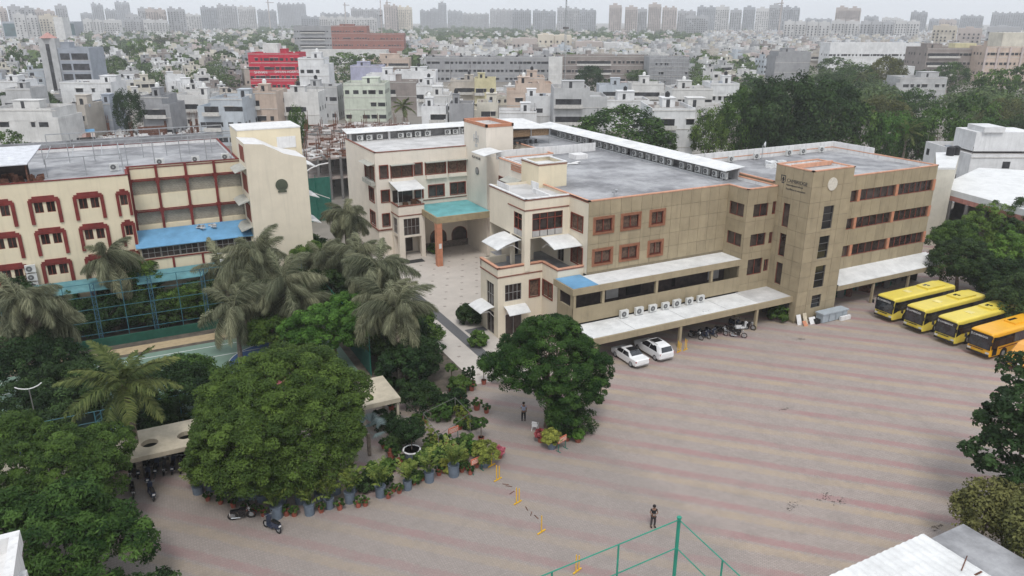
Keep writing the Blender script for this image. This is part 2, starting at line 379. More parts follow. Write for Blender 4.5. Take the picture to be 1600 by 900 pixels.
# pale tiled forecourt with dark insets
FT = mat('pale_forecourt_tile', (.52, .475, .43), var=.06, scale=.4, dirt=.12)
b = MB(); b.face([(27.2, 59.6, .004), (33.9, 59.6, .004), (33.9, 72.9, .004), (37, 72.9, .004), (37, 77, .004), (45.7, 77, .004), (45.7, 96.7, .004), (54, 96.7, .004), (54, 103.8, .004), (24, 103.8, .004), (24, 84, .004), (27.2, 84, .004)])
fc = b.build('forecourt_paving', FT); fc['kind'] = 'structure'
DI = mat('dark_tile_inset', (.33, .29, .26)); im = MB(); im.box(-.17, .17, -.17, .17, 0, .008); ime = im.mesh('tile', DI)
for i in range(9):
    for j in range(18):
        x, y = 28.2+i*2.15+(j % 2)*1.07, 61.5+j*2.35
        if (x > 33.3 and y < 78) or (29.7 < x < 31.7) or (x > 45): continue
        o = bpy.data.objects.new('tile', ime); COL.objects.link(o); o.parent = fc; o.location = (x, y, .004)
cm = mat('grey_carpet', (.13, .13, .135), var=.15, scale=8)
b = MB(); b.box(30.0, 31.25, 60.4, 97, .006, .022); tag(b.build('carpet_runner', cm), 'long grey carpet runner laid down the pale tiled forecourt', 'carpet')
b = MB(); b.box(31.6, 33.9, 71.2, 72.4, .006, .02); tag(b.build('door_mat', cm), 'short grey mat branching off the carpet to the cream block door', 'mat')
b = MB(); b.box(34.2, 37, 98.3, 99.8, .006, .03); tag(b.build('door_mat', mat('black_mat', (.04, .04, .04))), 'black mat on the tiles before the small entrance porch', 'mat')
sheet('garden_soil', -30, 27.2, 59.6, 74, .004, mat('garden_earth', (.12, .10, .08), var=.3, scale=1))
sheet('court_surround_ground', -45, 27.2, 74, 100, .006, mat('garden_earth', (.12, .10, .08)))
sheet('sports_court', -24, 18, 61, 81.7, .012, mat('green_court_acrylic', (.17, .25, .20), var=.08, scale=.4))
sheet('sand_strip', -24, 18, 82.4, 84.3, .013, mat('sand', (.44, .34, .21), var=.12))
b = MB()
for k in range(28):
    a0, a1 = math.pi*2*k/28, math.pi*2*(k+1)/28; r = 4.9; cx, cyy = 11.5, 74
    b.face([(cx, cyy, .017), (cx+r*math.cos(a0), cyy+r*math.sin(a0), .017), (cx+r*math.cos(a1), cyy+r*math.sin(a1), .017)])
b.build('court_blue_circle', mat('blue_court_acrylic', (.07, .13, .27)))['kind'] = 'structure'
sheet('court_red_zone', 9, 15, 68, 73.4, .021, mat('red_court_acrylic', (.30, .09, .10)))
sheet('court_blue_zone', -24, -9, 61, 72, .018, mat('blue_court_acrylic', (.07, .13, .27)))
b = MB(); WL = mat('white_line_paint', (.75, .75, .73))
def ring(cx, cyy, r, a0=0, a1=2*math.pi, w=.08, z=.026, k=40):
    for i in range(k):
        p, q = a0+(a1-a0)*i/k, a0+(a1-a0)*(i+1)/k
        b.face([(cx+(r-w)*math.cos(p), cyy+(r-w)*math.sin(p), z), (cx+r*math.cos(p), cyy+r*math.sin(p), z), (cx+r*math.cos(q), cyy+r*math.sin(q), z), (cx+(r-w)*math.cos(q), cyy+(r-w)*math.sin(q), z)])
ring(11.5, 74, 4.95); ring(11.5, 74, 2.2)
for (x0, x1, y0, y1) in ((-24, 18, 80.4, 80.5), (-24, 18, 77.6, 77.7), (4.2, 4.3, 68, 76), (-24, 18, 66, 66.1), (-12, -11.9, 61, 72), (-8, -7.9, 61, 81)):
    b.face([(x0, y0, .03), (x1, y0, .03), (x1, y1, .03), (x0, y1, .03)])
b.build('court_line_markings', WL)['kind'] = 'structure'
# oil stains / leaf litter on the yard
sb = MB()
for (px, py, s) in ((1238, 790, .8), (1312, 784, .6), (1460, 824, .5), (1290, 776, .6), (1225, 640, .4), (1251, 530, .5)):
    x, y = at(px, py)
    for k in range(26):
        a, r = random.uniform(0, 6.28), s*random.random()**.7; l = random.uniform(.03, .1); c_, s_ = math.cos(a*3)*l, math.sin(a*3)*l
        X, Y = x+math.cos(a)*r*1.4, y+math.sin(a)*r*.6; sb.face([(X-c_, Y-s_, .02), (X+s_*.5, Y-c_*.5, .02), (X+c_, Y+s_, .025), (X-s_*.5, Y+c_*.5, .02)])
tag(sb.build('leaf_litter', mat('dry_leaves', (.06, .045, .035))), 'dark dry leaf litter scattered on the striped pavers', 'litter', kind='stuff')

# ================================================================== main school block (tan) with cream wings
main = thing('school_building', 'tan panelled school block with grey flat roof, orange framed windows and cream front wing', 'building', (52, 64.7, 0))
ZT = 15.1
tanU = [(.88+.0, 2.98, 11.74, 13.12, 'orange'), (4.37, 6.47, 11.74, 13.12, 'orange'), (8.13, 9.75, 11.74, 13.12, 'orange')]
tanL = [(.88, 2.98, 8.27, 9.65, 'orange'), (4.37, 6.47, 8.27, 9.65, 'orange'), (8.13, 9.75, 8.27, 9.65, 'orange')]
opsA = tanU+tanL
opsBside = [(.45, 2.75, 11.9, 13.4, 'dark'), (.5, 2.8, 8.45, 9.95, 'dark')]   # bay side (facing left) runs y 64.7->61.6
opsBay = [(1.05, 3.25, 11.85, 13.35, 'dark'), (3.9, 4.45, 11.9, 13.4, 'dark'), (1.05, 3.35, 8.4, 9.85, 'dark'), (3.9, 4.45, 8.45, 9.8, 'dark'), (1.05, 3.3, 4.95, 6.85, 'dark'), (3.6, 4.3, 5.1, 6.55, 'dark')]
opsW = [(.7-.6, 2.25, 8.2, 9.8, 'red'), (.1, 2.25, 4.7, 6.45, 'red'), (4.5, 10.5, 11.2, 12.7, 'redwide'), (.1, 3.6, 11.2, 12.7, 'redwide')]
ptsM = [(42.5, 64.7), (61.4, 64.7), (61.4, 61.6), (65.9, 61.6), (65.9, 114), (54, 114), (54, 92), (45.7, 92), (45.7, 77), (42.5, 77)]
poly_building(main, ptsM, 0, ZT, {0: opsA, 1: opsBside, 2: opsBay, 7: opsW}, wm=CREAMW, copm=PEACH, par=.35, skip=(0, 1, 2, 9), rev=.22)
w = MB()
wall(w, 42.5, 64.7, 1, 0, 18.9, 0, ZT, opsA, rev=.22); wall(w, 61.4, 64.7, 0, -1, 3.1, 0, ZT, opsBside, rev=.3); wall(w, 61.4, 61.6, 1, 0, 4.5, 0, ZT, opsBay, rev=.3)
w.build('wall', TANB, main)
clad(main, 42.5, 64.7, 1, 0, 18.9, 7.4, ZT-.02, opsA, 1.32, 1.48, TAN)
clad(main, 61.4, 64.7, 0, -1, 3.1, 0.3, ZT-.02, opsBside, 1.55, 1.9, TAN)
clad(main, 61.4, 61.6, 1, 0, 4.5, 0.3, ZT-.02, opsBay, 1.5, 1.9, TAN)
# cream front wing: lower body, terrace, upper room
w = MB()
lw = [(33.9, 68.6), (39.3, 68.6), (39.3, 65.3), (42.5, 65.3)]
opsLf = [(.85, 2.85, 4.1, 6.0, 'bars'), (3.85, 5.05, 4.2, 6.1, 'red')]
wall(w, 33.9, 68.6, 1, 0, 5.4, 0, 8, opsLf+[(.9, 2.9, .1, 2.6)]); wall(w, 39.3, 68.6, 0, -1, 3.3, 0, 8, [(.25, 2.3, 4.3, 6.05, 'red')]); wall(w, 39.3, 65.3, 1, 0, 3.2, 0, 8)
wall(w, 33.9, 72.9, 0, -1, 4.3, 0, 7.2, [(1.5, 3.3, 3.3, 5.95), (1.5, 3.3, .05, 2.7)]); wall(w, 33.9, 72.9, 0, -1, 4.3, 7.2, 8)
wall(w, 42.5, 77, -1, 0, 5.5, 0, 7.2); wall(w, 37, 77, 0, -1, 4.1, 0, 7.2); wall(w, 37, 72.9, -1, 0, 3.1, 0, 8)
# terrace parapet inner
w.box(34.1, 39.3, 68.8, 68.85, 7.2, 8); w.box(34.1, 34.15, 68.85, 72.7, 7.2, 8); w.box(33.9, 37, 72.7, 72.9, 7.2, 8)
w.box(39.45, 39.5, 65.5, 68.8, 7.2, 8); w.box(39.5, 42.5, 65.45, 65.5, 7.2, 8)
# upper room x 37.05-42.5, y 68.5-77, z 10.8-15.1
opsU = [(.9, 4.65, 10.9, 13.5)]; opsUs = [(6.0, 7.85, 10.9, 13.4)]
wall(w, 37.05, 68.5, 1, 0, 5.45, 10.8, ZT, opsU); wall(w, 37.05, 77, 0, -1, 8.5, 10.8, ZT, opsUs)
wall(w, 42.5, 77, -1, 0, 5.45, 7.2, ZT)
w.face([(37.05, 68.5, 10.8), (37.05, 77, 10.8), (42.5, 77, 10.8), (42.5, 68.5, 10.8)])
# right side cream wall of the tan block above the terrace (plane x=42.5)
wall(w, 42.5, 77, 0, -1, 12.3, 7.2, ZT, [(9.0, 11.3, 11.6, 13.25, 'red'), (6.2, 7.6, 7.25, 9.4), (9.2, 11.4, 7.9, 9.8, 'red')])
# posts and rear wall of terrace
w.box(37.05, 37.75, 68.5, 69.2, 7.2, 10.8); w.box(37.05, 37.45, 71.5, 71.9, 7.2, 10.8); w.box(39.6, 40.1, 72, 72.5, 7.2, 10.8)
wall(w, 37.3, 74.5, 1, 0, 5.2, 7.2, 10.8, [(1.2, 2.2, 7.25, 9.3), (3.2, 3.9, 8.2, 9.3)])
w.build('wall', CREAM, main)
f = MB(); f.face([(33.95, 68.65, 7.2), (39.35, 68.65, 7.2), (39.35, 65.35, 7.2), (42.5, 65.35, 7.2), (42.5, 77, 7.2), (37.05, 77, 7.2), (37.05, 72.85, 7.2), (33.95, 72.85, 7.2)]); f.build('terrace_floor', CONC, main)
f = MB(); f.face([(37.05, 68.5, 14.8), (42.5, 68.5, 14.8), (42.5, 77, 14.8), (37.05, 77, 14.8)]); f.build('roof', CONCL, main)
f = MB(); f.box(37.25, 37.3, 68.7, 77, 14.8, ZT); f.box(37.3, 40.2, 68.7, 68.75, 14.8, ZT); f.box(40.1, 40.3, 68.75, 72.5, 14.8, 15.3); f.build('parapet', WALLW, main)
window(main, 33.9, 68.6, 1, 0, opsLf[0], 'bars'); window(main, 33.9, 68.6, 1, 0, opsLf[1], 'red'); window(main, 33.9, 68.6, 1, 0, (.9, 2.9, .1, 2.6), 'plain')
window(main, 39.3, 68.6, 0, -1, (.25, 2.3, 4.3, 6.05), 'red')
window(main, 33.9, 72.9, 0, -1, (1.5, 3.3, 3.3, 5.95), 'bars'); window(main, 33.9, 72.9, 0, -1, (1.5, 3.3, .05, 2.7), 'plain')
window(main, 37.05, 68.5, 1, 0, opsU[0], 'balcony'); window(main, 37.05, 77, 0, -1, opsUs[0], 'balcony')
window(main, 42.5, 77, 0, -1, (9.0, 11.3, 11.6, 13.25), 'red'); window(main, 42.5, 77, 0, -1, (6.2, 7.6, 7.25, 9.4), 'plain'); window(main, 42.5, 77, 0, -1, (9.2, 11.4, 7.9, 9.8), 'red')
window(main, 37.3, 74.5, 1, 0, (1.2, 2.2, 7.25, 9.3), 'plain'); window(main, 37.3, 74.5, 1, 0, (3.2, 3.9, 8.2, 9.3), 'plain')
# tan windows
for o in opsA: window(main, 42.5, 64.7, 1, 0, o, 'orange', .22)
def strip(root, pts, z0, z1, m, out=.07, inn=.0, name='coping'):
    c = MB()
    for i, ((x, y), (X, Y)) in enumerate(zip(pts, pts[1:])):
        L = math.hypot(X-x, Y-y); dx, dy = (X-x)/L, (Y-y)/L; a = math.atan2(dy, dx)
        mx, my = (x+X)/2+dy*(out-inn)/2, (y+Y)/2-dx*(out-inn)/2
        c.obox(mx, my, a, L+out*2-.004*i, out+inn, z0+.003*(i % 2), z1+.003*(i % 2))
    return c.build(name, m, root)
strip(main, [(33.9, 72.9), (33.9, 68.6), (39.3, 68.6), (39.3, 65.3), (42.5, 65.3)], 8.0, 8.1, PEACH, .08, .28)
strip(main, [(33.9, 72.9), (33.9, 68.6), (39.3, 68.6), (39.3, 65.3), (42.5, 65.3)], 7.86, 7.99, BROWNC, .05, 0)
strip(main, [(33.9, 72.9), (33.9, 68.6), (39.3, 68.6)], 6.9, 7.03, BROWNC, .06)
strip(main, [(37.05, 77), (37.05, 68.5), (42.5, 68.5), (42.5, 64.8)], ZT, ZT+.1, WALLW, .06, .25)
strip(main, [(37.05, 77), (37.05, 68.5), (42.5, 68.5), (42.5, 64.8)], ZT-.15, ZT-.01, BROWNC, .05, 0)
strip(main, [(37.05, 72.3), (37.05, 68.5), (42.4, 68.5)], 13.85, 13.98, BROWNC, .06)
strip(main, [(45.7, 92), (45.7, 77)], 10.9, 11.1, BROWNC, .5)
# tank room on the roof
w = MB(); bx = (41.85, 45.55, 74.2, 78.3)
for (x, y, dx, dy, L) in ((bx[0], bx[2], 1, 0, 3.7), (bx[1], bx[2], 0, 1, 4.1), (bx[1], bx[3], -1, 0, 3.7), (bx[0], bx[3], 0, -1, 4.1)): wall(w, x, y, dx, dy, L, 14.5, 17.5)
w.build('stair_cabin', YCREAM, main)
f = MB(); f.face([(bx[0], bx[2], 17.05), (bx[1], bx[2], 17.05), (bx[1], bx[3], 17.05), (bx[0], bx[3], 17.05)])
for q in ((bx[0], bx[1], bx[2]-.05, bx[2]+.2), (bx[0], bx[1], bx[3]-.2, bx[3]+.05)): f.box(q[0], q[1], q[2], q[3], 17.49, 17.6)
f.box(bx[0]-.05, bx[0]+.2, bx[2]+.2, bx[3]-.2, 17.49, 17.6); f.box(bx[1]-.2, bx[1]+.05, bx[2]+.2, bx[3]-.2, 17.49, 17.6); f.build('cabin_roof', WALLW, main)
strip(main, [(bx[0], bx[3]), (bx[0], bx[2]), (bx[1], bx[2])], 17.3, 17.42, BROWNC, .05)
f = MB(); f.box(40.9, 41.0, 72.6, 74.2, 14.8, 15.75); f.box(38, 38.1, 74, 77, 14.8, 15.5)
f.box(46, 62, 93.2, 93.4, 14.75, 15.9); f.box(46, 46.2, 78.5, 92, 14.75, 15.3); f.box(55.5, 57.5, 88.2, 90, 14.75, 15.35); f.box(51.5, 51.6, 85, 89, 14.75, 14.9); f.build('roof_wall', WALLW, main)
b = MB()
for k in range(5): b.obox(50.5+k*.9, 85.5+random.uniform(-1, 1), random.uniform(-.5, .5), 1.6, .5, 14.76+.02*k, 14.8+.03*k)
tag(b.build('plank_pile', WALLW), 'loose pale boards lying on the grey school roof', 'boards')
# west balcony awnings
f = MB()
for (y0, y1) in ((85.4, 89.2), (77.3, 84.8)):
    f.face([(45.7, y0, 13.3), (45.7, y1, 13.3), (44.3, y1, 12.85), (44.3, y0, 12.85)]); f.face([(45.7, y0, 13.24), (44.3, y0, 12.79), (44.3, y1, 12.79), (45.7, y1, 13.24)]); f.face([(44.3, y0, 12.85), (44.3, y1, 12.85), (44.3, y1, 12.79), (44.3, y0, 12.79)])
f.build('sunshade', AWN, main)
f = MB()
for k in range(9): f.box(45.62, 45.69, 85.6+k*.32, 85.64+k*.32, 14.2, 14.95)
for z in (14.2, 14.55, 14.9): f.box(45.6, 45.7, 85.5, 88.3, z, z+.05)
f.build('lattice', TERRA, main)
# upper canopy (first floor verandah roof)
uc = thing('verandah', 'long tan verandah above the car port, white sheet roof turning blue at its left', 'verandah', (50, 61.5, 3.3))
w = MB(); wall(w, 38.9, 61.45, 1, 0, 22.5, 3.3, 5.0); w.box(38.9, 61.4, 61.5, 61.6, 3.3, 4.99); wall(w, 38.9, 64.6, 0, -1, 3.1, 3.3, 6.4, [(.5, 2.6, 5, 6.3)]); w.build('sill_wall', TAN, uc)
for x in (38.95, 42.45, 49.35, 57.0, 61.15): MB().box(x, x+.3, 61.47, 61.78, 5.0, 6.4).build('post', TAN, uc)
f = MB(); f.box(38.8, 61.45, 61.4, 61.55, 6.42, 7.12); f.box(38.8, 38.95, 61.55, 65.3, 6.42, 7.12); f.build('fascia', TAN, uc)
f = MB(); f.box(42.0, 61.3, 61.56, 64.66, 7.02, 7.14); f.build('roof_sheet', WHITE, uc)
f = MB(); f.box(38.97, 41.98, 61.57, 65.2, 7.03, 7.15); f.build('roof_sheet', BLUE, uc)
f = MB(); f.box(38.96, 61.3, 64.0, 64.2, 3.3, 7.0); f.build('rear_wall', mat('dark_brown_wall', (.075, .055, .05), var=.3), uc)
for x, wd in ((44.6, 1.6), (47.3, 1.9), (53.6, .4), (58.8, 1.6)):
    MB().box(x, x+wd, 63.9, 63.99, 4.3, 6.4).build('door', BLIND if wd == 1.6 else DARK, uc)
for p in ((59.9, 63.2), (59.2, 62.6)): pass
# lower canopy (car port)
lc = thing('car_port', 'long flat white sheet car port on tan posts in front of the tan block', 'car port', (50, 57.6, 0))
MB().box(38.8, 66.2, 57.45, 57.7, 2.5, 3.16).build('fascia', TAN, lc)
for i, (a, c_) in enumerate(((39, 44.1), (44.16, 50.6), (50.66, 56.4), (56.46, 60.9))): MB().box(a, c_, 57.72, 61.42, 3.02, 3.14).build('roof_sheet', WHITE, lc)
MB().box(60.98, 65.85, 57.72, 61.55, 3.02, 3.12).build('roof_sheet', CONCL, lc)
for x in (39.2, 49.75, 60.5): MB().box(x, x+.28, 57.5, 57.8, 0, 2.5).build('post', TAN, lc)
w = MB(); w.box(38.8, 65.8, 63.2, 63.4, 0, 3.0); w.box(65.6, 65.85, 57.9, 63.2, 0, 3.0); w.box(38.8, 39.0, 61.4, 63.2, 0, 3.0); w.build('rear_wall', mat('painted_shade_bay_wall', (.045, .04, .04)), lc); MB().box(38.9, 66, 61.43, 63.2, 2.9, 3.0).build('ceiling', mat('painted_shade_bay_wall', (.045, .04, .04)), lc)  # walls and ceiling coloured dark to paint shade; end walls added to block light
tag(MB().box(53.5, 54.3, 58.3, 58.5, 3.15, 3.3).build('bracket', WHITE), 'small white bracket lying on the car port roof', 'bracket')
# ------------------------------------------------------------------ tower + right wing
tow = thing('school_wing', 'tan panelled right wing with brown ribbon windows beside a square tower', 'building', (80, 60.5, 0))
tops = [(2.35, 3.95, 10.85, 13.48, 'vent'), (2.35, 3.95, 7.4, 10.02, 'vent'), (2.4, 4.0, 3.9, 6.52, 'vent'), (2.45, 3.95, 1.45, 3.0, 'vent')]
tls = [(1.7, 2.65, 10.75, 13.45, 'slit'), (1.7, 2.65, 7.3, 9.95, 'slit'), (1.7, 2.65, 3.9, 6.5, 'slit')]
tp = [(65.9, 57), (72.3, 57), (72.3, 62.2), (65.9, 62.2)]
poly_building(tow, tp, 0, 17.5, {0: tops, 3: tls}, wm=TANB, copm=PEACH, roofm=CONCL, par=.3, wname='tower_wall')
clad(tow, 65.9, 57, 1, 0, 6.4, .3, 17.48, tops, 1.6, 1.72, TAN); clad(tow, 65.9, 62.2, 0, -1, 5.2, .3, 17.48, tls, 1.3, 1.72, TAN); clad(tow, 72.3, 57, 0, 1, 3.4, .3, 17.48, (), 1.7, 1.72, TAN)
wx = 72.3; wo = []
for z0, z1 in ((12.33, 13.7), (8.93, 10.28), (5.47, 6.85)):
    wo += [(1.6, 5.55, z0, z1, 'ribbon'), (6.1, 12.35, z0, z1, 'ribbon'), (13.0, 19.4, z0, z1, 'ribbon')]
wp = [(72.3, 60.5), (92.2, 60.5), (92.2, 77), (65.95, 77), (65.95, 62.25), (72.3, 62.25)]
poly_building(tow, wp, 3.8, 15.45, {0: wo}, wm=TANB, copm=PEACH, roofm=CONC, par=.45, skip=(4, 5), wname='wall', rev=.3)
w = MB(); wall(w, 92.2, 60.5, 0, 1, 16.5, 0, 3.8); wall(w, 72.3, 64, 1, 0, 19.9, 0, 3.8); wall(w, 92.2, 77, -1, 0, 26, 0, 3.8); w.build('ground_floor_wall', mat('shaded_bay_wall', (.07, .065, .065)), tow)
f = MB(); f.box(66, 92.2, 76.8, 77.0, 15.45, 16.3); f.box(92.0, 92.2, 70, 76.8, 15.55, 16.3); f.build('parapet', WALLW, tow)
prev = 3.8
clad(tow, 72.3, 60.5, 1, 0, 19.9, 3.82, 5.45, (), 1.66, 1.7, TAN); clad(tow, 72.3, 60.5, 1, 0, 19.9, 6.87, 8.91, (), 1.66, 2.1, TAN); clad(tow, 72.3, 60.5, 1, 0, 19.9, 10.3, 12.3, (), 1.66, 2.1, TAN); clad(tow, 72.3, 60.5, 1, 0, 19.9, 13.72, 15.43, (), 1.66, 1.8, TAN)
for z0, z1 in ((12.33, 13.7), (8.93, 10.28), (5.47, 6.85)):
    for u in (5.55, 12.35, 19.4): MB().box(72.3+u+.05, 72.3+u+.5, 60.4, 60.5, z0-.02, z1+.02).build('pier', TERRA, tow)
f = MB(); f.box(66, 72.3, 60.0, 60.25, 17.3, 17.75); f.build('coping', PEACH, tow)
b = MB(); b.disc((69.0, 56.97, 15.93), (0, -1, 0), .72, 24, 0, .1); b.build('round_plaque', mat('pale_stone', (.62, .58, .50), var=.1, scale=6), tow)
rc = thing('bus_shed_roof', 'white sheet canopy along the foot of the right wing behind the buses', 'canopy', (82, 57.5, 0))
w = MB()
for k in range(6):
    x0 = 73.2+k*3.3; q = MB(); q.face([(x0, 57.4, 3.32), (x0+3.28, 57.4, 3.32), (x0+3.28, 60.5, 3.95), (x0, 60.5, 3.95)]); q.face([(x0, 57.4, 3.26), (x0, 60.5, 3.89), (x0+3.28, 60.5, 3.89), (x0+3.28, 57.4, 3.26)]); q.face([(x0, 57.4, 3.26), (x0+3.28, 57.4, 3.26), (x0+3.28, 57.4, 3.32), (x0, 57.4, 3.32)]); q.build('roof_sheet', WHITE, rc)
MB().box(73.0, 93, 57.35, 57.5, 2.7, 3.25).build('fascia', TAN, rc)
for x in (79.5, 86, 92.6): MB().box(x, x+.25, 57.5, 57.75, 0, 2.7).build('post', TAN, rc)
# lettering on the tower
def text(txt, size, loc, rot, m, parent=None, name='lettering', ext=.01):
    c = bpy.data.curves.new(name, 'FONT'); c.body = txt; c.size = size; c.extrude = ext; c.align_x = 'LEFT'
    tmp = bpy.data.objects.new('tmp', c); COL.objects.link(tmp); me = bpy.data.meshes.new_from_object(tmp.evaluated_get(bpy.context.evaluated_depsgraph_get())); bpy.data.objects.remove(tmp)
    me.materials.clear(); me.materials.append(m); o = bpy.data.objects.new(name, me); COL.objects.link(o)
    if parent is not None: o.parent = parent; loc = Vector(loc)-wpos(parent)
    o.location = loc; o.rotation_euler = rot; return o
LET = mat('dark_lettering', (.03, .03, .035))
rl = (math.pi/2, 0, -math.pi/2)
X_ = 65.85
text('CAMBRIDGE', .52, (X_, 60.45, 15.85), rl, LET, tow); text('International School', .29, (X_, 60.45, 15.45), rl, LET, tow); text('Excellence in education', .29, (X_, 60.45, 15.0), rl, LET, tow)
b = MB()
b.tube([(X_-.02, 60.95, 16.35), (X_+.02, 60.95, 16.35)], .0, 6)
for (a, c_, d, e) in ((61.35, 60.65, 16.4, 16.5), (61.35, 61.25, 15.8, 16.4), (60.75, 60.65, 15.8, 16.4), (61.2, 60.8, 15.6, 15.72), (61.1, 60.9, 15.8, 16.3), (61.2, 60.8, 16.0, 16.08)): b.box(X_, X_+.04, c_, a, d, e)
b.build('crest', LET, tow)
# ------------------------------------------------------------------ forecourt tower, white rear wing, porch
nw = thing('rear_school_wing', 'cream rear wing with maroon framed windows and a tall stair tower beside the teal porch', 'building', (44, 103.8, 0))
fr = [(32.7, 33.9, 11.4, 13.2, 'redframe'), (34.35, 37.6, 11.35, 13.05, 'redwide'), (37.9, 39.1, 11.45, 13.15, 'redframe'), (39.6, 42.75, 11.4, 13.05, 'redwide'), (43.2, 46.1, 11.35, 13.0, 'redwide'),
      (32.75, 33.95, 7.95, 9.65, 'redframe'), (34.4, 37.5, 7.6, 9.5, 'plain'), (37.85, 39.1, 8.0, 9.2, 'redframe'), (40.0, 42.45, 8.0, 9.7, 'redframe'), (43.45, 45.9, 8.0, 9.75, 'redframe'), (32.75, 33.8, 4.4, 6.2, 'redframe'), (46.4, 49.2, .15, 3.6, 'plain'), (35, 37.2, .1, 2.6, 'plain')]
fo = [(a-32.1, b_-32.1, c_, d, s) for a, b_, c_, d, s in fr]
arches = [(40.0, 42.6, .9, 2.95), (43.5, 46.0, .9, 2.95)]
sd_ = [(9.8, 14.3, 10.9, 12.9, 'redwide'), (11.3, 13.6, 7.7, 9.7, 'redframe'), (11.2, 13.6, 4.2, 6.2, 'redframe')]
poly_building(nw, [(32.1, 103.8), (54, 103.8), (54, 118.7), (32.1, 118.7)], 0, 15.05, {0: fo+[(a-32.1, b_-32.1, c_, d) for a, b_, c_, d in arches], 3: sd_}, wm=CREAMW, copm=BROWNC, roofm=CONCL, par=.3)
for a, b_, c_, d in arches:   # arched windows: dark pane with cream corner fillets
    r = (b_-a)/2; m_ = MB(); m_.box(a, b_, 103.9, 103.98, c_, d); m_.build('pane', GLASS, nw)
    q = MB(); cx = (a+b_)/2; zc = d-r*.9
    for s in (-1, 1):
        pts = [(cx+s*r, d)]+[(cx+s*r*math.cos(t), zc+r*.9*math.sin(t)) for t in np.linspace(0, math.pi/2, 9)]
        q.face([(p[0], 103.79, p[1]) for p in (pts if s < 0 else pts[::-1])])
    q.build('arch_corner', CREAMW, nw)
    q = MB(); q.tube([(cx+r*math.cos(t), 103.78, zc+r*.9*math.sin(t)) for t in np.linspace(0, math.pi, 13)], .06, 5); q.tube([(cx-r, 103.78, c_), (cx-r, 103.78, zc)], .06, 5); q.tube([(cx+r, 103.78, c_), (cx+r, 103.78, zc)], .06, 5); q.box(a, b_, 103.74, 103.8, c_-.08, c_); q.build('arch_frame', REDFR, nw)
f = MB(); f.box(39, 47, 103.55, 103.8, 0, .95); f.build('skirting', TILE, nw)
for (x0, x1) in ((34.2, 37.75), (39.5, 42.9), (43.05, 46.1)):
    MB().box(x0, x1, 103.0, 103.8, 13.15, 13.25).build('sunshade', AWN, nw); MB().box(x0+.1, x1-.1, 103.35, 103.8, 10.75, 11.25).build('window_bay', CREAMW, nw)
f = MB(); f.face([(31.1, 108.9, 13.25), (31.1, 104.1, 13.25), (32.1, 104.1, 13.45), (32.1, 108.9, 13.45)][::-1]); f.box(31.5, 32.1, 104.3, 108.7, 10.3, 10.9); f.build('sunshade', AWN, nw)
strip(nw, [(32.1, 112), (32.1, 103.8), (34.2, 103.8)], 3.75, 3.95, BROWNC, .12)
strip(nw, [(39.2, 103.8), (46.1, 103.8)], 7.55, 7.65, RUST, .12, name='drain_pipe')
b = MB(); b.tube([(34.25, 103.65, 7.8), (34.25, 103.65, 0)], .09, 6); b.build('drain_pipe', MAROON, nw)
# stair tower
mo = [(4.4, 4.4, 0, 0)]
tw = [(46.1, 96.7), (50.3, 96.7), (50.3, 104.3), (46.1, 104.3)]
poly_building(nw, tw, 0, 18.6, {0: [(2.6, 3.9, 11.9, 14.3, 'plain'), (2.6, 3.9, 8.4, 10.6, 'redframe'), (2.6, 3.9, 3.9, 6.6, 'redframe')]}, wm=CREAMW, copm=TERRA, roofm=CONCL, par=.3, copt=.42, wname='tower_wall')
b = MB(); b.disc((46.06, 99.75, 12.05), (-1, 0, 0), .55, 20, 0, .08); b.disc((46.03, 99.75, 12.05), (-1, 0, 0), .38, 16, 1, .1); b.build('round_emblem', [CONCD, GFRAME], nw)
rl2 = (math.pi/2, 0, -math.pi/2)
text('PLAY HOUSE', .5, (46.05, 101.5, 13.75), rl2, LET, nw)
b = MB(); GY = mat('faded_grey_relief', (.50, .49, .48))
for (y0, y1, z0, z1) in ((100.2, 99.8, 16.0, 17.7), (100.6, 99.4, 16.6, 16.75), (100.4, 99.6, 15.5, 15.9), (100.9, 100.6, 16.2, 17.2), (99.5, 99.2, 16.2, 17.2)): b.box(46.04, 46.1, y1, y0, z0, z1)
b.build('crest', GY, nw)
# balcony block of the rear wing
bb = [(34.1, 100.6), (38.0, 100.6), (38.0, 103.8), (34.1, 103.8)]
w = MB(); wall(w, 34.1, 100.6, 1, 0, 3.9, 3.2, 7.75, [(.7, 3.1, 3.5, 5.95)]); wall(w, 34.1, 103.8, 0, -1, 3.2, 3.2, 7.75, [(.7, 2.4, 3.6, 5.9)]); wall(w, 38, 100.6, 0, 1, 3.2, 0, 7.75)
w.box(34.1, 34.9, 100.6, 101.4, 0, 3.2); w.box(37.4, 38.0, 100.61, 101.2, 0, 3.2); w.box(34.1, 34.9, 103.0, 103.8, 0, 3.2)
w.face([(34.1, 100.6, 3.2), (34.1, 103.8, 3.2), (38, 103.8, 3.2), (38, 100.6, 3.2)]); w.face([(34.1, 100.6, 7.2), (38, 100.6, 7.2), (38, 103.8, 7.2), (34.1, 103.8, 7.2)])
w.build('balcony', CREAMW, nw)
window(nw, 34.1, 100.6, 1, 0, (.7, 3.1, 3.5, 5.95), 'bars'); window(nw, 34.1, 103.8, 0, -1, (.7, 2.4, 3.6, 5.9), 'bars')
strip(nw, [(34.1, 103.7), (34.1, 100.6), (38.0, 100.6), (38.0, 103.7)], 7.75, 7.92, BROWNC, .06, .2); strip(nw, [(34.1, 103.7), (34.1, 100.6), (38.0, 100.6), (38.0, 103.7)], 6.35, 6.5, BROWNC, .06)
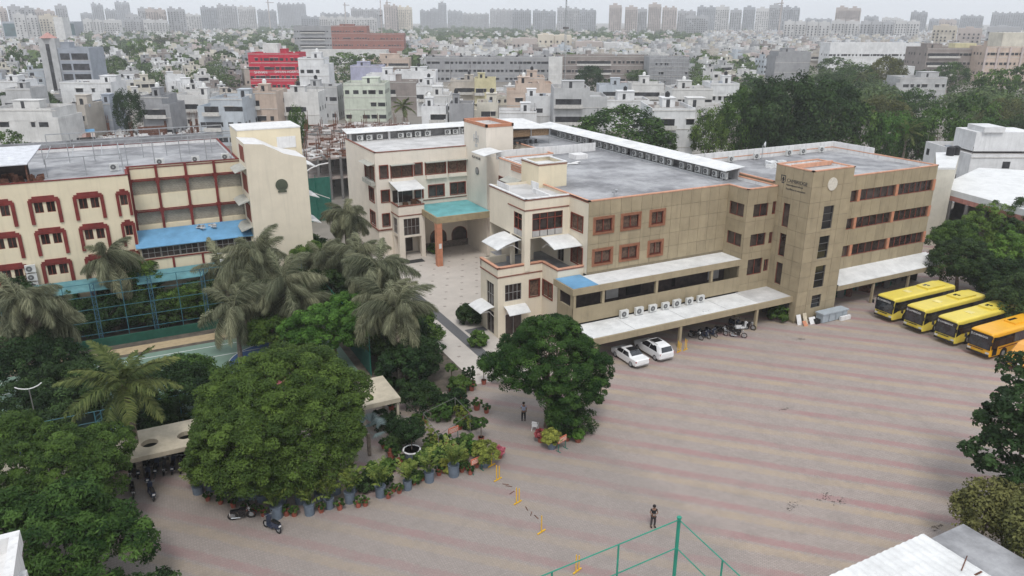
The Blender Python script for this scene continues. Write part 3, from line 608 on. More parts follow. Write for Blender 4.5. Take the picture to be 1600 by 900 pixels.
f = MB(); f.face([(33.9, 103.7, 10.9), (33.9, 99.7, 10.3), (37.9, 99.7, 10.3), (37.9, 103.7, 10.9)]); f.face([(33.9, 103.7, 10.84), (37.9, 103.7, 10.84), (37.9, 99.7, 10.24), (33.9, 99.7, 10.24)]); f.box(33.9, 37.9, 99.68, 99.72, 10.2, 10.3); f.tube([(34.2, 100.7, 7.8), (34.2, 100.7, 10.4)], .04); f.tube([(37.7, 100.7, 7.8), (37.7, 100.7, 10.4)], .04); f.build('awning', WHITE, nw)
for (x, y) in ((35.2, 101.3), (36.9, 102.6)): tag(MB().box(x, x+.7, y, y+.6, 7.2, 8.1).build('wooden_crate', mat('brown_wood', (.18, .09, .05))), 'brown wooden box on the small balcony, %s' % ('left' if x < 36 else 'right'), 'crate')
# porch
po = thing('porch', 'tall entrance porch with a teal flat roof on terracotta columns', 'porch', (42, 95.4, 0))
TN2 = mat('tan_fascia_paint', (.36, .29, .18), streak=.3)
f = MB(); f.box(37.6, 47.4, 95.1, 95.35, 6.2, 7.1); f.box(37.6, 37.85, 95.35, 103.7, 6.2, 7.1); f.box(47.15, 47.4, 95.35, 96.6, 6.2, 7.1); f.build('fascia', TN2, po)
MB().box(37.86, 46.0, 95.36, 103.5, 6.9, 7.04).build('roof', TEAL, po)
MB().box(37.86, 46.0, 95.36, 103.5, 6.3, 6.4).build('ceiling', CREAMW, po)
for x in (37.65, 46.6): MB().box(x, x+.8, 95.15, 95.95, 0, 6.2).build('column', TERRA, po)
MB().box(37.9, 38.3, 95.1, 95.14, 2.6, 3.3).build('notice', WALLW, po)
# far-left big cream block
lb = thing('hostel_building', 'yellow cream four storey building with maroon stepped window surrounds and a tall blank stair block', 'building', (0, 94, 0))
lo = []
LBX = [-21.8, -17.6, -13.4, -9.2, -5.0]
for z1 in (14.35, 10.85, 7.35, 3.85):
    for q in LBX: lo += [(q+.52+26, q+1.34+26, z1-1.2, z1, 'dark'), (q+1.66+26, q+2.46+26, z1-1.2, z1, 'dark')]
    lo.append((-.42+26, .3+26, z1-1.2, z1, 'dark'))
poly_building(lb, [(-26, 94), (.7, 94), (.7, 97.5), (13.2, 97.5), (13.2, 118), (-26, 118)], 0, 16.45, {0: lo}, wm=YCREAM, copm=MAROON, roofm=CONC, par=.4, skip=(2,), copt=.1)
def surround(x0, x1, z0, z1):
    b = MB(); t = .36 if x1-x0 > 1 else .3; y0, y1 = 93.84, 94.0; s = (x1-x0)*.1
    b.box(x0-t, x0, y0, y1, z0, z1); b.box(x1, x1+t, y0, y1, z0, z1)
    b.box(x0-t+.12, x1+t-.12, y0, y1, z1, z1+.2); b.box(x0-t+.45, x1+t-.45, y0, y1, z1+.2, z1+.42); b.box(x0, x1, y0+.01, y1, z1-.24, z1)
    b.box(x0, x0+.4, y0, y1, z1-.16, z1) ; b.box(x1-.4, x1, y0, y1, z1-.16, z1)
    b.box(x0+s, x1-s, y0-.02, y1, z1-.05, z1+.02)
    b.build('window_surround', MAROON, lb)
for z1 in (14.35, 10.85, 7.35, 3.85):
    for q in LBX: surround(q+.36, q+2.62, z1-2.4, z1+.2)
    surround(-.52, .33, z1-2.4, z1+.2)
# verandah wing between
lv = []
for z0, z1 in ((13.35, 15.0), (9.75, 11.3)): lv.append((.05, 12.4, z0, z1))
w = MB(); wall(w, .7, 97.5, 1, 0, 12.5, 0, 16.8, lv, rev=.5); w.build('wall', YCREAM, lb)
b = MB(); b.box(.7, 13.2, 98.0, 98.05, 8.7, 15.2); b.build('rear_screen', mat('grey_jali_screen', (.24, .23, .22), var=.3, scale=14), lb)
for z0, z1 in ((13.35, 15.0), (9.75, 11.3)):
    j = MB()
    for k in range(84): x = .75+k*.15; j.face([(x, 97.8, z0), (x+.05, 97.8, z0), (x+.05+.6, 97.8, z1), (x+.6, 97.8, z1)]); j.face([(x+.6, 97.82, z0), (x+.65, 97.82, z0), (x+.05, 97.82, z1), (x, 97.82, z1)])
    j.build('lattice', mat('lattice_cream', (.46, .42, .34)), lb)
for x in (.85, 3.75, 6.95, 10.15):
    b = MB(); b.box(x-.14, x+.14, 97.3, 97.5, 8.9, 16.8)
    for z in (15.2, 11.6): b.box(x-.3, x+.3, 97.25, 97.5, z-.25, z+.1); b.box(x-.2, x+.2, 97.28, 97.5, z-.5, z-.25)
    b.build('pilaster', MAROON, lb)
for z in (16.72, 15.15, 15.0-.02, 11.5, 11.32): strip(lb, [(.7, 97.5), (13.2, 97.5)], z, z+.12, MAROON, .1)
bs = MB(); bs.face([(.3, 92.9, 8.25), (13.1, 92.9, 8.25), (13.1, 96.9, 9.35), (.3, 96.9, 9.35)]); bs.face([(.3, 92.9, 8.19), (.3, 96.9, 9.29), (13.1, 96.9, 9.29), (13.1, 92.9, 8.19)]); bs.face([(.3, 92.9, 8.19), (13.1, 92.9, 8.19), (13.1, 92.9, 8.25), (.3, 92.9, 8.25)])
for k in range(64): x = .35+k*.2; bs.face([(x, 92.92, 8.262), (x+.05, 92.92, 8.262), (x+.05, 96.9, 9.362), (x, 96.9, 9.362)])
bs.build('blue_sheet_roof', BLUE, lb)
w = MB(); wall(w, .7, 93.2, 1, 0, 12.4, 0, 8.2, [(.1, 12.2, 6.85, 8.1)]); wall(w, .7, 97.5, 0, -1, 4.3, 0, 8.2); w.build('wall', YCREAM, lb)
for k in range(6): window(lb, .7, 93.2, 1, 0, (.15+k*2.02, 2.1+k*2.02, 6.88, 8.08), 'bars')
for x in (.75, 4.0, 7.2, 10.4): MB().box(x-.12, x+.12, 93.08, 93.2, 5.2, 6.8).build('pilaster', MAROON, lb)
strip(lb, [(.7, 93.2), (13.1, 93.2)], 6.7, 6.84, MAROON, .1)
dm = MB()
for k in range(16): dm.obox(8.2+random.uniform(-1, 1), 95.9+random.uniform(-.7, .7), random.uniform(0, 3), .5, .3, 9.2, 9.3)
dm.build('debris', CONCL, lb)
# blank stair block
tz = [(13.1, 19.3), (15.2, 19.1), (16.4, 18.5), (17.4, 17.9), (18.4, 17.6), (20.0, 17.2)]
b = MB()
for i in range(5):
    (x0, z0), (x1, z1) = tz[i], tz[i+1]; b.face([(x0, 92, 0), (x1, 92, 0), (x1, 92, z1), (x0, 92, z0)]); b.face([(x0, 92, z0), (x1, 92, z1), (x1, 98, z1), (x0, 98, z0)], 1)
b.face([(20, 92, 0), (20, 98, 0), (20, 98, 17.2), (20, 92, 17.2)]); b.face([(13.1, 98, 8), (13.1, 92, 0), (13.1, 92, 19.3), (13.1, 98, 19.3)])
b.build('stair_block', [CREAM, WALLW], lb)
b = MB(); b.box(13.3, 20.9, 98.02, 104, 0, 20.0); b.build('stair_block', YCREAM, lb)
b = MB(); b.box(13.25, 20.95, 97.97, 104.05, 20.0, 20.15); b.build('coping', WALLW, lb)
MB().box(17.9, 20.2, 97.93, 98.01, 17.6, 19.0).build('panel', WALLW, lb)
b = MB(); b.disc((16.85, 91.98, 14.2), (0, -1, 0), .72, 20, 0, .08); b.box(16.35, 17.35, 91.85, 92, 13.35, 13.55); b.box(16.55, 17.15, 91.83, 91.9, 13.9, 14.5); b.build('round_emblem', mat('bronze_green', (.09, .10, .07)), lb)
for z in (16.4, 12.6, 9.4): # small curved hoods at both sides
    for sx, x0 in ((-1, 13.1), (1, 20.0)):
        b = MB(); P = [(x0+sx*d, z-.45*(d/1.3)**2) for d in (0, .5, .9, 1.3)]
        for (a, za), (c_, zc) in zip(P, P[1:]): b.face([(a, 92.4, za), (c_, 92.4, zc), (c_, 96.5, zc), (a, 96.5, za)]); b.face([(a, 92.4, za-.04), (a, 96.5, za-.04), (c_, 96.5, zc-.04), (c_, 92.4, zc-.04)])
        b.face([(p[0], 92.39, p[1]) for p in P]+[(P[-1][0], 92.39, P[-1][1]-.05), (x0, 92.39, z-.05)]); b.build('window_hood', WHITE if sx > 0 else AWN, lb)
MB().box(13.06, 13.1, 92.7, 96, 9.9, 11.9).build('window', REDFR, lb); MB().box(13.06, 13.1, 92.7, 96, 13.4, 15.5).build('window', REDFR, lb); MB().box(13.06, 13.1, 93, 96, 17, 18.8).build('window', REDFR, lb)
# tin lean-to in front
for (x0, x1) in ((-12, -2.4), (-.2, 7.4), (7.6, 13)):
    b = MB(); b.face([(x0, 90.2, 4.9), (x1, 90.2, 4.9), (x1, 93.0, 5.5), (x0, 93.0, 5.5)]); b.face([(x0, 90.2, 4.84), (x0, 93, 5.44), (x1, 93, 5.44), (x1, 90.2, 4.84)]); b.face([(x0, 90.2, 4.84), (x1, 90.2, 4.84), (x1, 90.2, 4.9), (x0, 90.2, 4.9)])
    for k in range(int((x1-x0)/.3)): x = x0+k*.3; b.face([(x, 90.22, 4.913), (x+.06, 90.22, 4.913), (x+.06, 93, 5.513), (x, 93, 5.513)])
    b.build('tin_roof', TEALS, lb)
# open roof shed at the far left with white sheet roof
rs = thing('roof_shed', 'white sheet roofed shed with dark open front on the left building roof', 'shed', (-14, 98, 16.4))
b = MB(); b.face([(-18, 95, 18.3), (-8.6, 95, 18.3), (-7.6, 104, 19), (-18, 104, 19)]); b.face([(-18, 95, 18.2), (-18, 104, 18.9), (-7.6, 104, 18.9), (-8.6, 95, 18.2)]); b.face([(-18, 95, 18.2), (-8.6, 95, 18.2), (-8.6, 95, 18.3), (-18, 95, 18.3)]); b.build('roof_sheet', mat('grey_white_sheet', (.62, .63, .66), rough=.5), rs)
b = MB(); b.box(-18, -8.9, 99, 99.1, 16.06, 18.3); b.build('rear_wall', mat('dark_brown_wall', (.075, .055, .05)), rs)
for x in (-14.2, -11.5, -8.9): MB().box(x, x+.15, 95.3, 95.45, 16.06, 18.2).build('post', RUST, rs)
b = MB()
for k in range(40): b.obox(random.uniform(-13.5, -7.4), random.uniform(95.2, 98.5), random.uniform(0, 3), random.uniform(.2, .8), random.uniform(.1, .5), 16.06, 16.06+random.uniform(.1, 1.1))
tag(b.build('junk_heap', RUST), 'rust brown junk heaped under the white roofed shed on the left building', 'junk', kind='stuff')
# railing frames on the left roof
b = MB()
for (y, x0, x1, z) in ((98.5, -7.2, .4, 18.1), (108, -8, 14, 18.4), (118, -8, 14, 18.3), (103, 1.0, 13, 18.6)):
    b.box(x0, x1, y-.05, y+.05, z, z+.12)
    n = int((x1-x0)/2.6)
    for k in range(n+1): x = x0+(x1-x0)*k/n; b.tube([(x, y, 16.06), (x, y, z)], .05, 4)
for x in (-7, -4.5, -1.5, .3): b.box(x-.04, x+.04, 98.5, 108, 18.14, 18.2)
tag(b.build('pipe_frame', STEEL), 'thin grey pipe frames standing on the left building roof', 'frame')
MB().box(-26, 13.2, 118.02, 118.3, 16, 17.4).build('rear_parapet', mat('stained_parapet', (.30, .30, .31), dirt=.8), lb)
# ------------------------------------------------------------------ roof sheds with air conditioners
b = MB(); b.face([(63.4, 67.6, 16.0), (66.4, 67.6, 16.3), (66.4, 114, 16.3), (63.4, 114, 16.0)]); b.face([(63.4, 67.6, 15.94), (63.4, 114, 15.94), (66.4, 114, 16.24), (66.4, 67.6, 16.24)]); b.face([(63.4, 114, 15.94), (63.4, 67.6, 15.94), (63.4, 67.6, 16.0), (63.4, 114, 16.0)]); b.face([(63.4, 67.6, 15.94), (66.4, 67.6, 16.24), (66.4, 67.6, 16.3), (63.4, 67.6, 16.0)])
ls = thing('long_roof_shelter', 'long narrow white sheet shelter running back along the right edge of the grey roof', 'shelter', (65, 90, 14.75)); b.build('roof_sheet', WHITE, ls)
for k in range(13): MB().box(63.6, 63.68, 68.2+k*3.7, 68.28+k*3.7, 14.75, 15.96).build('post', STEEL, ls)
MB().box(65.6, 65.8, 67.8, 113.8, 14.75, 16.2).build('rear_wall', mat('grey_render', (.34, .33, .33)), ls)
b = MB(); b.box(63.0, 63.35, 68, 113, 14.75, 14.95); b.build('cable_duct', STEEL, ls)
ns = thing('long_roof_shelter', 'narrow white sheet shelter along the back of the cream rear wing roof', 'shelter', (43, 118, 14.75))
b = MB(); b.face([(31.9, 116.8, 16.1), (46, 116.8, 16.1), (54, 116.8, 16.1), (54, 119.6, 16.5), (31.9, 119.6, 16.5)]); b.face([(31.9, 116.8, 16.04), (31.9, 119.6, 16.44), (54, 119.6, 16.44), (54, 116.8, 16.04)]); b.face([(31.9, 116.8, 16.04), (54, 116.8, 16.04), (54, 116.8, 16.1), (31.9, 116.8, 16.1)]); b.build('roof_sheet', WHITE, ns)
MB().box(32.4, 54, 118.3, 118.5, 14.75, 16.3).build('rear_wall', mat('grey_render', (.34, .33, .33)), ns)
for x in (32.5, 38.8, 45.2, 51): MB().box(x, x+.35, 117.6, 117.9, 14.75, 16.1).build('post', WALLW, ns)
def make_ac():
    r = thing('air_conditioner', 'x', 'air conditioner'); b = MB(); b.box(-.46, .46, -.17, .17, .08, .82); b.box(-.4, -.3, -.15, .15, 0, .08); b.box(.3, .4, -.15, .15, 0, .08); b.build('case', mat('ac_white', (.62, .62, .60), rough=.5, dirt=.2), r)
    b = MB(); b.disc((-.1, -.17, .45), (0, -1, 0), .28, 14, 0, .02); b.build('fan_grille', mat('ac_grille', (.12, .12, .12), rough=.6), r)
    b = MB(); b.disc((-.1, -.195, .45), (0, -1, 0), .1, 8, 0, .015); b.build('fan_hub', mat('ac_hub', (.35, .35, .35)), r); return r
AC = make_ac(); acn = [False]
def acs(lst, rz, fmt, group):
    for i, (x, y, z) in enumerate(lst):
        o = place(AC, acn[0], (x, y, z), rz, fmt % ORD[i] if '%' in fmt else fmt, random.uniform(.95, 1.1)); acn[0] = True; o['group'] = group
acs([(32.9+d, 117.4, 14.8) for d in (1.2, 2.7, 4.4, 7.9, 9.3, 10.8, 12.5, 16.0, 17.4, 19.0, 20.2)], 0, '%sair conditioner from the left under the shelter on the cream rear wing', 'air conditioners on the rear wing roof')
acs([(64.2, 68.6+k*1.55+(k//6)*.9, 14.8) for k in range(24)], -math.pi/2, '%sair conditioner from the near end under the long narrow white shelter', 'air conditioners under the long white roof shelter')
acs([(44.9+d, 60.9, 3.16) for d in (0, 1.95, 3.75, 5.45, 7.0, 8.75, 10.35)], 0, '%swhite air conditioner from the left on the car port roof', 'air conditioners on the car port roof')
acs([(70+d, 76.0, 15.05) for d in (-2.5, 2.0, 6.5, 12.5, 15.2, 18.8)], 0, '%sair conditioner from the left by the back wall of the right wing roof', 'air conditioners on the right wing roof')
acs([(-.5, 99.5, 16.1), (4.5, 101, 16.1), (8.5, 101, 16.1), (12, 101, 16.1)], 0, '%sair conditioner from the left on the left building roof', 'air conditioners on the left building roof')
acs([(-10.2, 93.6, z) for z in (4.9, 5.85, 6.8)], 0, '%sair conditioner from the bottom of the stack on the yellow cream wall', 'air conditioners stacked on the yellow cream wall')
for n_, (x0, x1, y0, y1, z) in enumerate(((33.2, 37.4, 0, 0, 0),)): pass
# small canopies (sails)
def sail(x0, x1, y0, y1, z0, z1, label, axis='y'):
    """curved sheet hung out from the wall: z0 at the wall edge, z1 at the outer edge"""
    t = thing('awning', label, 'awning', ((x0+x1)/2, (y0+y1)/2, z1)); b = MB(); n = 8
    for s, e in ((0, 0), (1, .05)):
        for i in range(n):
            a, c = i/n, (i+1)/n
            za, zc = z0+(z1-z0)*a**1.8-e, z0+(z1-z0)*c**1.8-e
            if axis == 'y': ya, yc = y1+(y0-y1)*a, y1+(y0-y1)*c; q = [(x0, ya, za), (x0, yc, zc), (x1, yc, zc), (x1, ya, za)]
            else: xa, xc = x1+(x0-x1)*a, x1+(x0-x1)*c; q = [(xa, y0, za), (xa, y1, za), (xc, y1, zc), (xc, y0, zc)]
            b.face(q if s else q[::-1])
    b.build('sheet', WHITE, t)
    for k in (0.05, .95):
        r = MB()
        if axis == 'y': X = x0+(x1-x0)*k; r.tube([(X, y1, z0-1.2), (X, y1-(y1-y0)*.35, z0-.5), (X, y0+.2, z1-.02)], .035, 5)
        else: Y = y0+(y1-y0)*k; r.tube([(x1, Y, z0-1.2), (x1-(x1-x0)*.35, Y, z0-.5), (x0+.2, Y, z1-.02)], .035, 5)
        r.build('bracket', WALLW, t)
    return t
sail(34.2, 37.05, 69.2, 73.2, 10.6, 9.8, 'curved white awning over the left side of the cream terrace', 'x')
sail(39.0, 42.45, 65.6, 68.5, 10.8, 10.2, 'curved white awning over the right side of the cream terrace')
sail(32.2, 33.9, 69.4, 72.6, 3.4, 2.9, 'small white awning sticking out low from the left side of the cream wing', 'x')
sail(34.6, 37.2, 67.2, 68.6, 3.6, 3.0, 'small white awning over the cream wing ground floor door')
sail(43.6, 46.5, 92.2, 96.4, 15.9, 15.5, 'curved grey white awning at the roof edge beside the stair tower', 'x')
# ================================================================== foliage
def leaf_mat(name, dark, light, rough=.55):
    m = bpy.data.materials.new(name); m.use_nodes = True; n = m.node_tree; B = n.nodes['Principled BSDF']; B.inputs['Roughness'].default_value = rough; B.inputs['Specular IOR Level'].default_value = .12
    a = n.nodes.new('ShaderNodeAttribute'); a.attribute_name = 'tint'; mx = n.nodes.new('ShaderNodeMix'); mx.data_type = 'RGBA'
    mx.inputs[6].default_value = (*dark, 1); mx.inputs[7].default_value = (*light, 1); n.links.new(a.outputs['Fac'], mx.inputs[0])
    oi = n.nodes.new('ShaderNodeObjectInfo'); hv = n.nodes.new('ShaderNodeHueSaturation'); r1 = n.nodes.new('ShaderNodeMapRange'); r1.inputs[3].default_value = .75; r1.inputs[4].default_value = 1.22; r2 = n.nodes.new('ShaderNodeMapRange'); r2.inputs[3].default_value = .512; r2.inputs[4].default_value = .478
    n.links.new(oi.outputs['Random'], r1.inputs[0]); n.links.new(r1.outputs[0], hv.inputs['Value']); n.links.new(oi.outputs['Random'], r2.inputs[0]); n.links.new(r2.outputs[0], hv.inputs['Hue']); n.links.new(mx.outputs[2], hv.inputs['Color']); n.links.new(hv.outputs[0], B.inputs['Base Color'])
    tr = n.nodes.new('ShaderNodeBsdfTranslucent'); n.links.new(hv.outputs[0], tr.inputs[0]); ms = n.nodes.new('ShaderNodeMixShader'); ms.inputs[0].default_value = .22
    n.links.new(B.outputs[0], ms.inputs[1]); n.links.new(tr.outputs[0], ms.inputs[2]); n.links.new(ms.outputs[0], n.nodes['Material Output'].inputs[0]); return m
LF = {'neem': leaf_mat('neem_leaf', (.012, .034, .008), (.095, .165, .032)), 'mid': leaf_mat('mid_green_leaf', (.014, .042, .009), (.115, .205, .042)),
      'bright': leaf_mat('bright_green_leaf', (.022, .072, .012), (.12, .25, .045)), 'dark': leaf_mat('dark_green_leaf', (.008, .024, .008), (.060, .110, .034)),
      'olive': leaf_mat('olive_leaf', (.045, .055, .018), (.17, .18, .06)), 'yellow': leaf_mat('yellow_green_leaf', (.12, .15, .03), (.34, .38, .08)),
      'palm': leaf_mat('coconut_leaf', (.035, .060, .018), (.16, .19, .06)), 'queen': leaf_mat('feather_palm_leaf', (.045, .055, .028), (.31, .32, .20)),
      'dry': leaf_mat('dry_frond', (.14, .11, .08), (.30, .26, .20)), 'silver': leaf_mat('silver_leaf', (.12, .17, .17), (.30, .37, .36)), 'areca': leaf_mat('areca_leaf', (.05, .10, .02), (.24, .30, .07)),
      'pink': leaf_mat('pink_blossom', (.35, .04, .07), (.65, .22, .25)), 'haze': leaf_mat('far_foliage', (.030, .062, .020), (.16, .22, .08))}
def quads_mesh(name, V, tint, m):
    """V: (n,4,3) corner positions, tint (n,)"""
    n = len(V); me = bpy.data.meshes.new(name)
    me.vertices.add(n*4); me.vertices.foreach_set('co', V.astype(np.float32).ravel())
    me.loops.add(n*4); me.loops.foreach_set('vertex_index', np.arange(n*4, dtype=np.int32))
    me.polygons.add(n); me.polygons.foreach_set('loop_start', np.arange(0, n*4, 4, dtype=np.int32))
    at_ = me.attributes.new('tint', 'FLOAT', 'FACE'); at_.data.foreach_set('value', np.clip(tint, 0, 1).astype(np.float32))
    me.materials.append(m); me.update(calc_edges=True); return me
def unit(a): return a/np.maximum(1e-9, np.linalg.norm(a, axis=-1, keepdims=True))
def leaf_quads(P, N, size, asp, rng):
    n = len(P); r = unit(rng.normal(size=(n, 3))); T = unit(np.cross(N, r)); Bt = np.cross(N, T); s = (size*rng.uniform(.65, 1.3, n))[:, None]
    return np.stack([P-T*s, P-Bt*s*asp, P+T*s, P+Bt*s*asp], 1)
def crown_mesh(name, lobes, m, clumps, per, cr, leaf, seed, asp=.55, inner=.2, drop=0.0, spread=.55):
    rng = np.random.default_rng(seed); L = np.array(lobes, float); area = (L[:, 3]*L[:, 4]+L[:, 3]*L[:, 5]+L[:, 4]*L[:, 5]); pr = area/area.sum()
    C = []; tries = 0
    while len(C) < clumps and tries < clumps*30:
        tries += 1; k = rng.choice(len(L), p=pr); d = rng.normal(size=3); d /= np.linalg.norm(d)
        if d[2] < -.55 and rng.random() < .8: continue
        rr = rng.uniform(.86, 1.06) if rng.random() > inner else rng.uniform(.35, .85)
        p = L[k, :3]+d*L[k, 3:6]*rr
        q = ((p-L[:, :3])/L[:, 3:6]); q = (q**2).sum(1); q[k] = 9
        if (q < .55).any(): continue
        C.append((*p, *d))
    C = np.array(C); n = len(C); rad = cr*rng.uniform(.6, 1.25, n)
    idx = np.repeat(np.arange(n), per); D = unit(rng.normal(size=(n*per, 3))+np.array([0, 0, .55])+C[idx, 3:6]*.5)
    P = C[idx, :3]+D*rad[idx][:, None]*np.array([1.1, 1.1, .8])*rng.uniform(spread, 1.05, (n*per, 1))
    P[:, 2] -= drop*rng.random(n*per)**2
    N = unit(D*.8+rng.normal(size=P.shape)*.45+np.array([0, 0, .45]))
    V = leaf_quads(P, N, leaf, asp, rng)
    t = rng.beta(1.2, 2.2, n)[idx]*1.0+rng.random(n*per)*.25-.03+np.clip(rng.normal(size=len(L))*.1, -.1, .25)[0]
    return quads_mesh(name, V, t, m)
def add(name, me, parent=None, loc=(0, 0, 0), rz=0):
    o = bpy.data.objects.new(name, me); COL.objects.link(o)
    if parent is not None: o.parent = parent
    o.location = loc; o.rotation_euler = (0, 0, rz); return o
def trunk_mesh(h, r, lobes, seed, m=None):
    rng = random.Random(seed); b = MB(); pts = [(0, 0, -.1), (rng.uniform(-.15, .15), rng.uniform(-.15, .15), h*.5), (rng.uniform(-.3, .3), rng.uniform(-.3, .3), h)]
    b.tube(pts, [r*1.25, r*.9, r*.75], 8); top = Vector(pts[2])
    for l in lobes:
        for _ in range(2):
            e = Vector((l[0]+rng.uniform(-.5, .5)*l[3], l[1]+rng.uniform(-.5, .5)*l[4], l[2]+rng.uniform(-.2, .5)*l[5])); mdl = top.lerp(e, .45)+Vector((rng.uniform(-.4, .4), rng.uniform(-.4, .4), .1))
            b.tube([top-Vector((0, 0, .2)), mdl, e], [r*.5, r*.32, r*.1], 5)
    return b.mesh('trunk', m or BARK)
def lump(lobes, n, r, seed):
    rr = random.Random(seed); out = list(lobes)
    for _ in range(n):
        l = rr.choice(lobes); a = rr.uniform(0, 6.28); e = rr.uniform(-.2, 1.1); q = r*rr.uniform(.6, 1.25)
        out.append((l[0]+l[3]*.95*math.cos(a)*math.cos(e), l[1]+l[4]*.95*math.sin(a)*math.cos(e), l[2]+l[5]*.95*math.sin(e), q, q, q*.75))
    return out
def tree(x, y, lobes, kind, label, clumps, per, cr=.8, leaf=.17, seed=1, th=3, tr=.25, group=None, name='tree', **kw):
    t = thing(name, label, 'tree', (x, y, 0), 0, group); add('trunk', trunk_mesh(th, tr, lobes, seed), t)
    if clumps > 110: lobes = lump(lobes, 20 if clumps > 300 else 7, min(l[3] for l in lobes)*(.62 if clumps > 900 else .5), seed)
    add('crown', crown_mesh('crown', lobes, LF[kind], clumps, per, cr, leaf, seed, **kw), t); return t
# ---- palms
def frond_mesh(name, L, up, droop, n, ll, kind, seed, width=.05, hang=.3, plume=0.0, rach=.035, fan=1.0):
    """feather frond starting at the origin along +X"""
    rng = np.random.default_rng(seed); s = np.linspace(0, 1, 14); X = L*(s-.18*droop*s**3); Z = L*(up*s-droop*s**2*.9)
    Q = np.stack([X, np.zeros(14), Z], 1)
    t = rng.uniform(.1, 1, n*2)**.9; side = np.tile([1, -1], n); P = np.stack([np.interp(t, s, Q[:, i]) for i in range(3)], 1)
    ln = ll*(np.sin(np.pi*np.clip(t*.86+.12, 0, 1))*.8+.25)*rng.uniform(.8, 1.15, n*2)
    D = np.stack([np.full(n*2, .55), side*fan, np.full(n*2, -.05-(1-fan)*.9)], 1)+rng.normal(size=(n*2, 3))*(.08+plume)
    D = unit(D); mid = P+D*(ln*.5)[:, None]; end = P+D*(ln*.85)[:, None]; mid[:, 2] -= ln*hang*.25; end[:, 2] -= ln*hang
    W = unit(np.cross(D, np.array([0, 0, 1.0])))*width*.5*1.2
    V1 = np.stack([P-W, mid-W, mid+W, P+W], 1); V2 = np.stack([mid-W, end-W*.15, end+W*.15, mid+W], 1)
    tn = rng.random(n*2)**1.3*.8+.05+.15*(t > .5); V = np.concatenate([V1, V2]); T = np.concatenate([tn, tn])
    rq = []
    for i in range(13):
        for a, c in (((0, rach), (0, -rach)), ((rach*.6, 0), (-rach*.6, 0))):
            k0, k1 = 1-i/16, 1-(i+1)/16
            rq.append([Q[i]+[0, a[0]*k0, a[1]*k0], Q[i+1]+[0, a[0]*k1, a[1]*k1], Q[i+1]+[0, c[0]*k1, c[1]*k1], Q[i]+[0, c[0]*k0, c[1]*k0]])
    V = np.concatenate([V, np.array(rq)]); T = np.concatenate([T, np.full(len(rq), .95)])
    return quads_mesh(name, V, T, LF[kind])
def palm(x, y, h, protos, n, label, r=.2, tilt=.25, seed=0, dry=None, name='palm_tree', group=None, low=.6):
    rng = random.Random(seed); t = thing(name, label, 'palm tree', (x, y, 0), 0, group)
    b = MB(); b.tube([(0, 0, -.1), (.1, .05, h*.5), (0, 0, h)], [r*1.3, r, r*.85], 8); add('trunk', b.mesh('trunk', PBARK), t)
    for k in range(n):
        o = add('frond', protos[rng.randrange(len(protos))], t, (0, 0, h)); a = k*2.39996+rng.uniform(-.15, .15); e = (k/n)
        j_ = .7 if len(protos) > 3 else .2; k_s = 1.12 if len(protos) > 3 else 1.0; o.rotation_euler = (rng.uniform(-j_, j_), -(1.15-e*(1.15+low))+rng.uniform(-j_, j_)*.3, a+rng.uniform(-j_, j_)*.5); s = k_s*rng.uniform(.75, 1.15)*(1-.25*(1-e)); o.scale = (s, s, s)
    for k in range(dry or 0):
        o = add('dry_frond', DRYF, t, (0, 0, h-.2)); o.rotation_euler = (0, rng.uniform(.7, 1.25), rng.uniform(0, 6.28))
    return t
COCO = [frond_mesh('frond', 4.7, .12, .45, 95, 1.0, 'palm', s, width=.075, hang=.5, plume=.1) for s in (1, 2, 3)]
QUEEN = [frond_mesh('frond', 4.4, .34, .74, 260, 1.0, 'queen', s, width=.036, hang=.9, plume=.4, fan=.5) for s in (4, 5, 6)]+[frond_mesh('frond', L_, u_, d_, 230, 1.05, 'queen', s, width=.036, hang=1.05, plume=.45, fan=.35) for s, L_, u_, d_ in ((21, 3.6, .5, 1.15), (22, 4.6, .45, 1.0), (23, 3.2, .1, .9), (24, 4.0, .6, 1.3))]
DRYF = frond_mesh('dry_frond', 2.8, 0, .3, 80, .6, 'dry', 9, width=.04, hang=.9, plume=.3)
ARECA = [frond_mesh('frond', 1.25, .9, .6, 18, .30, 'areca', s, width=.04, hang=.35, rach=.012) for s in (11, 12)]
palm(-2.1, 57.2, 8.0, COCO, 22, 'large coconut palm with long arching fronds rising beside the sports court', .2, seed=3, low=.75)
for (px, py, z, s, n, d, lab) in ((398, 400, 9.3, 21, 20, 5, 'big shaggy feather palm in front of the blue sheet roof, drooping grey green fronds'), (445, 440, 7.6, 22, 15, 5, 'lower shaggy feather palm just right of the biggest one beside the court'),
      (590, 420, 9.0, 24, 20, 5, 'shaggy feather palm nearest the pale forecourt, in front of the cream rear wing'), (538, 338, 8.6, 25, 19, 2, 'farther feather palm at the left corner of the cream rear wing'),
      (30, 470, 8.6, 27, 20, 9, 'dry looking feather palm at the left edge of the photo'), (165, 405, 8.2, 28, 11, 2, 'thin pale feather palm before the maroon window surrounds'),
      (620, 485, 7.2, 29, 13, 6, 'low feather palm with dry fronds right beside the grey carpet'), (365, 480, 6.2, 33, 10, 6, 'small grey feather palm leaning over the sand strip')):
    x, y = at(px, py, z); palm(x, y, z, QUEEN, int(n*1.3), lab, .2, seed=s, dry=d, group='feather palms between the two school buildings', low=.9)
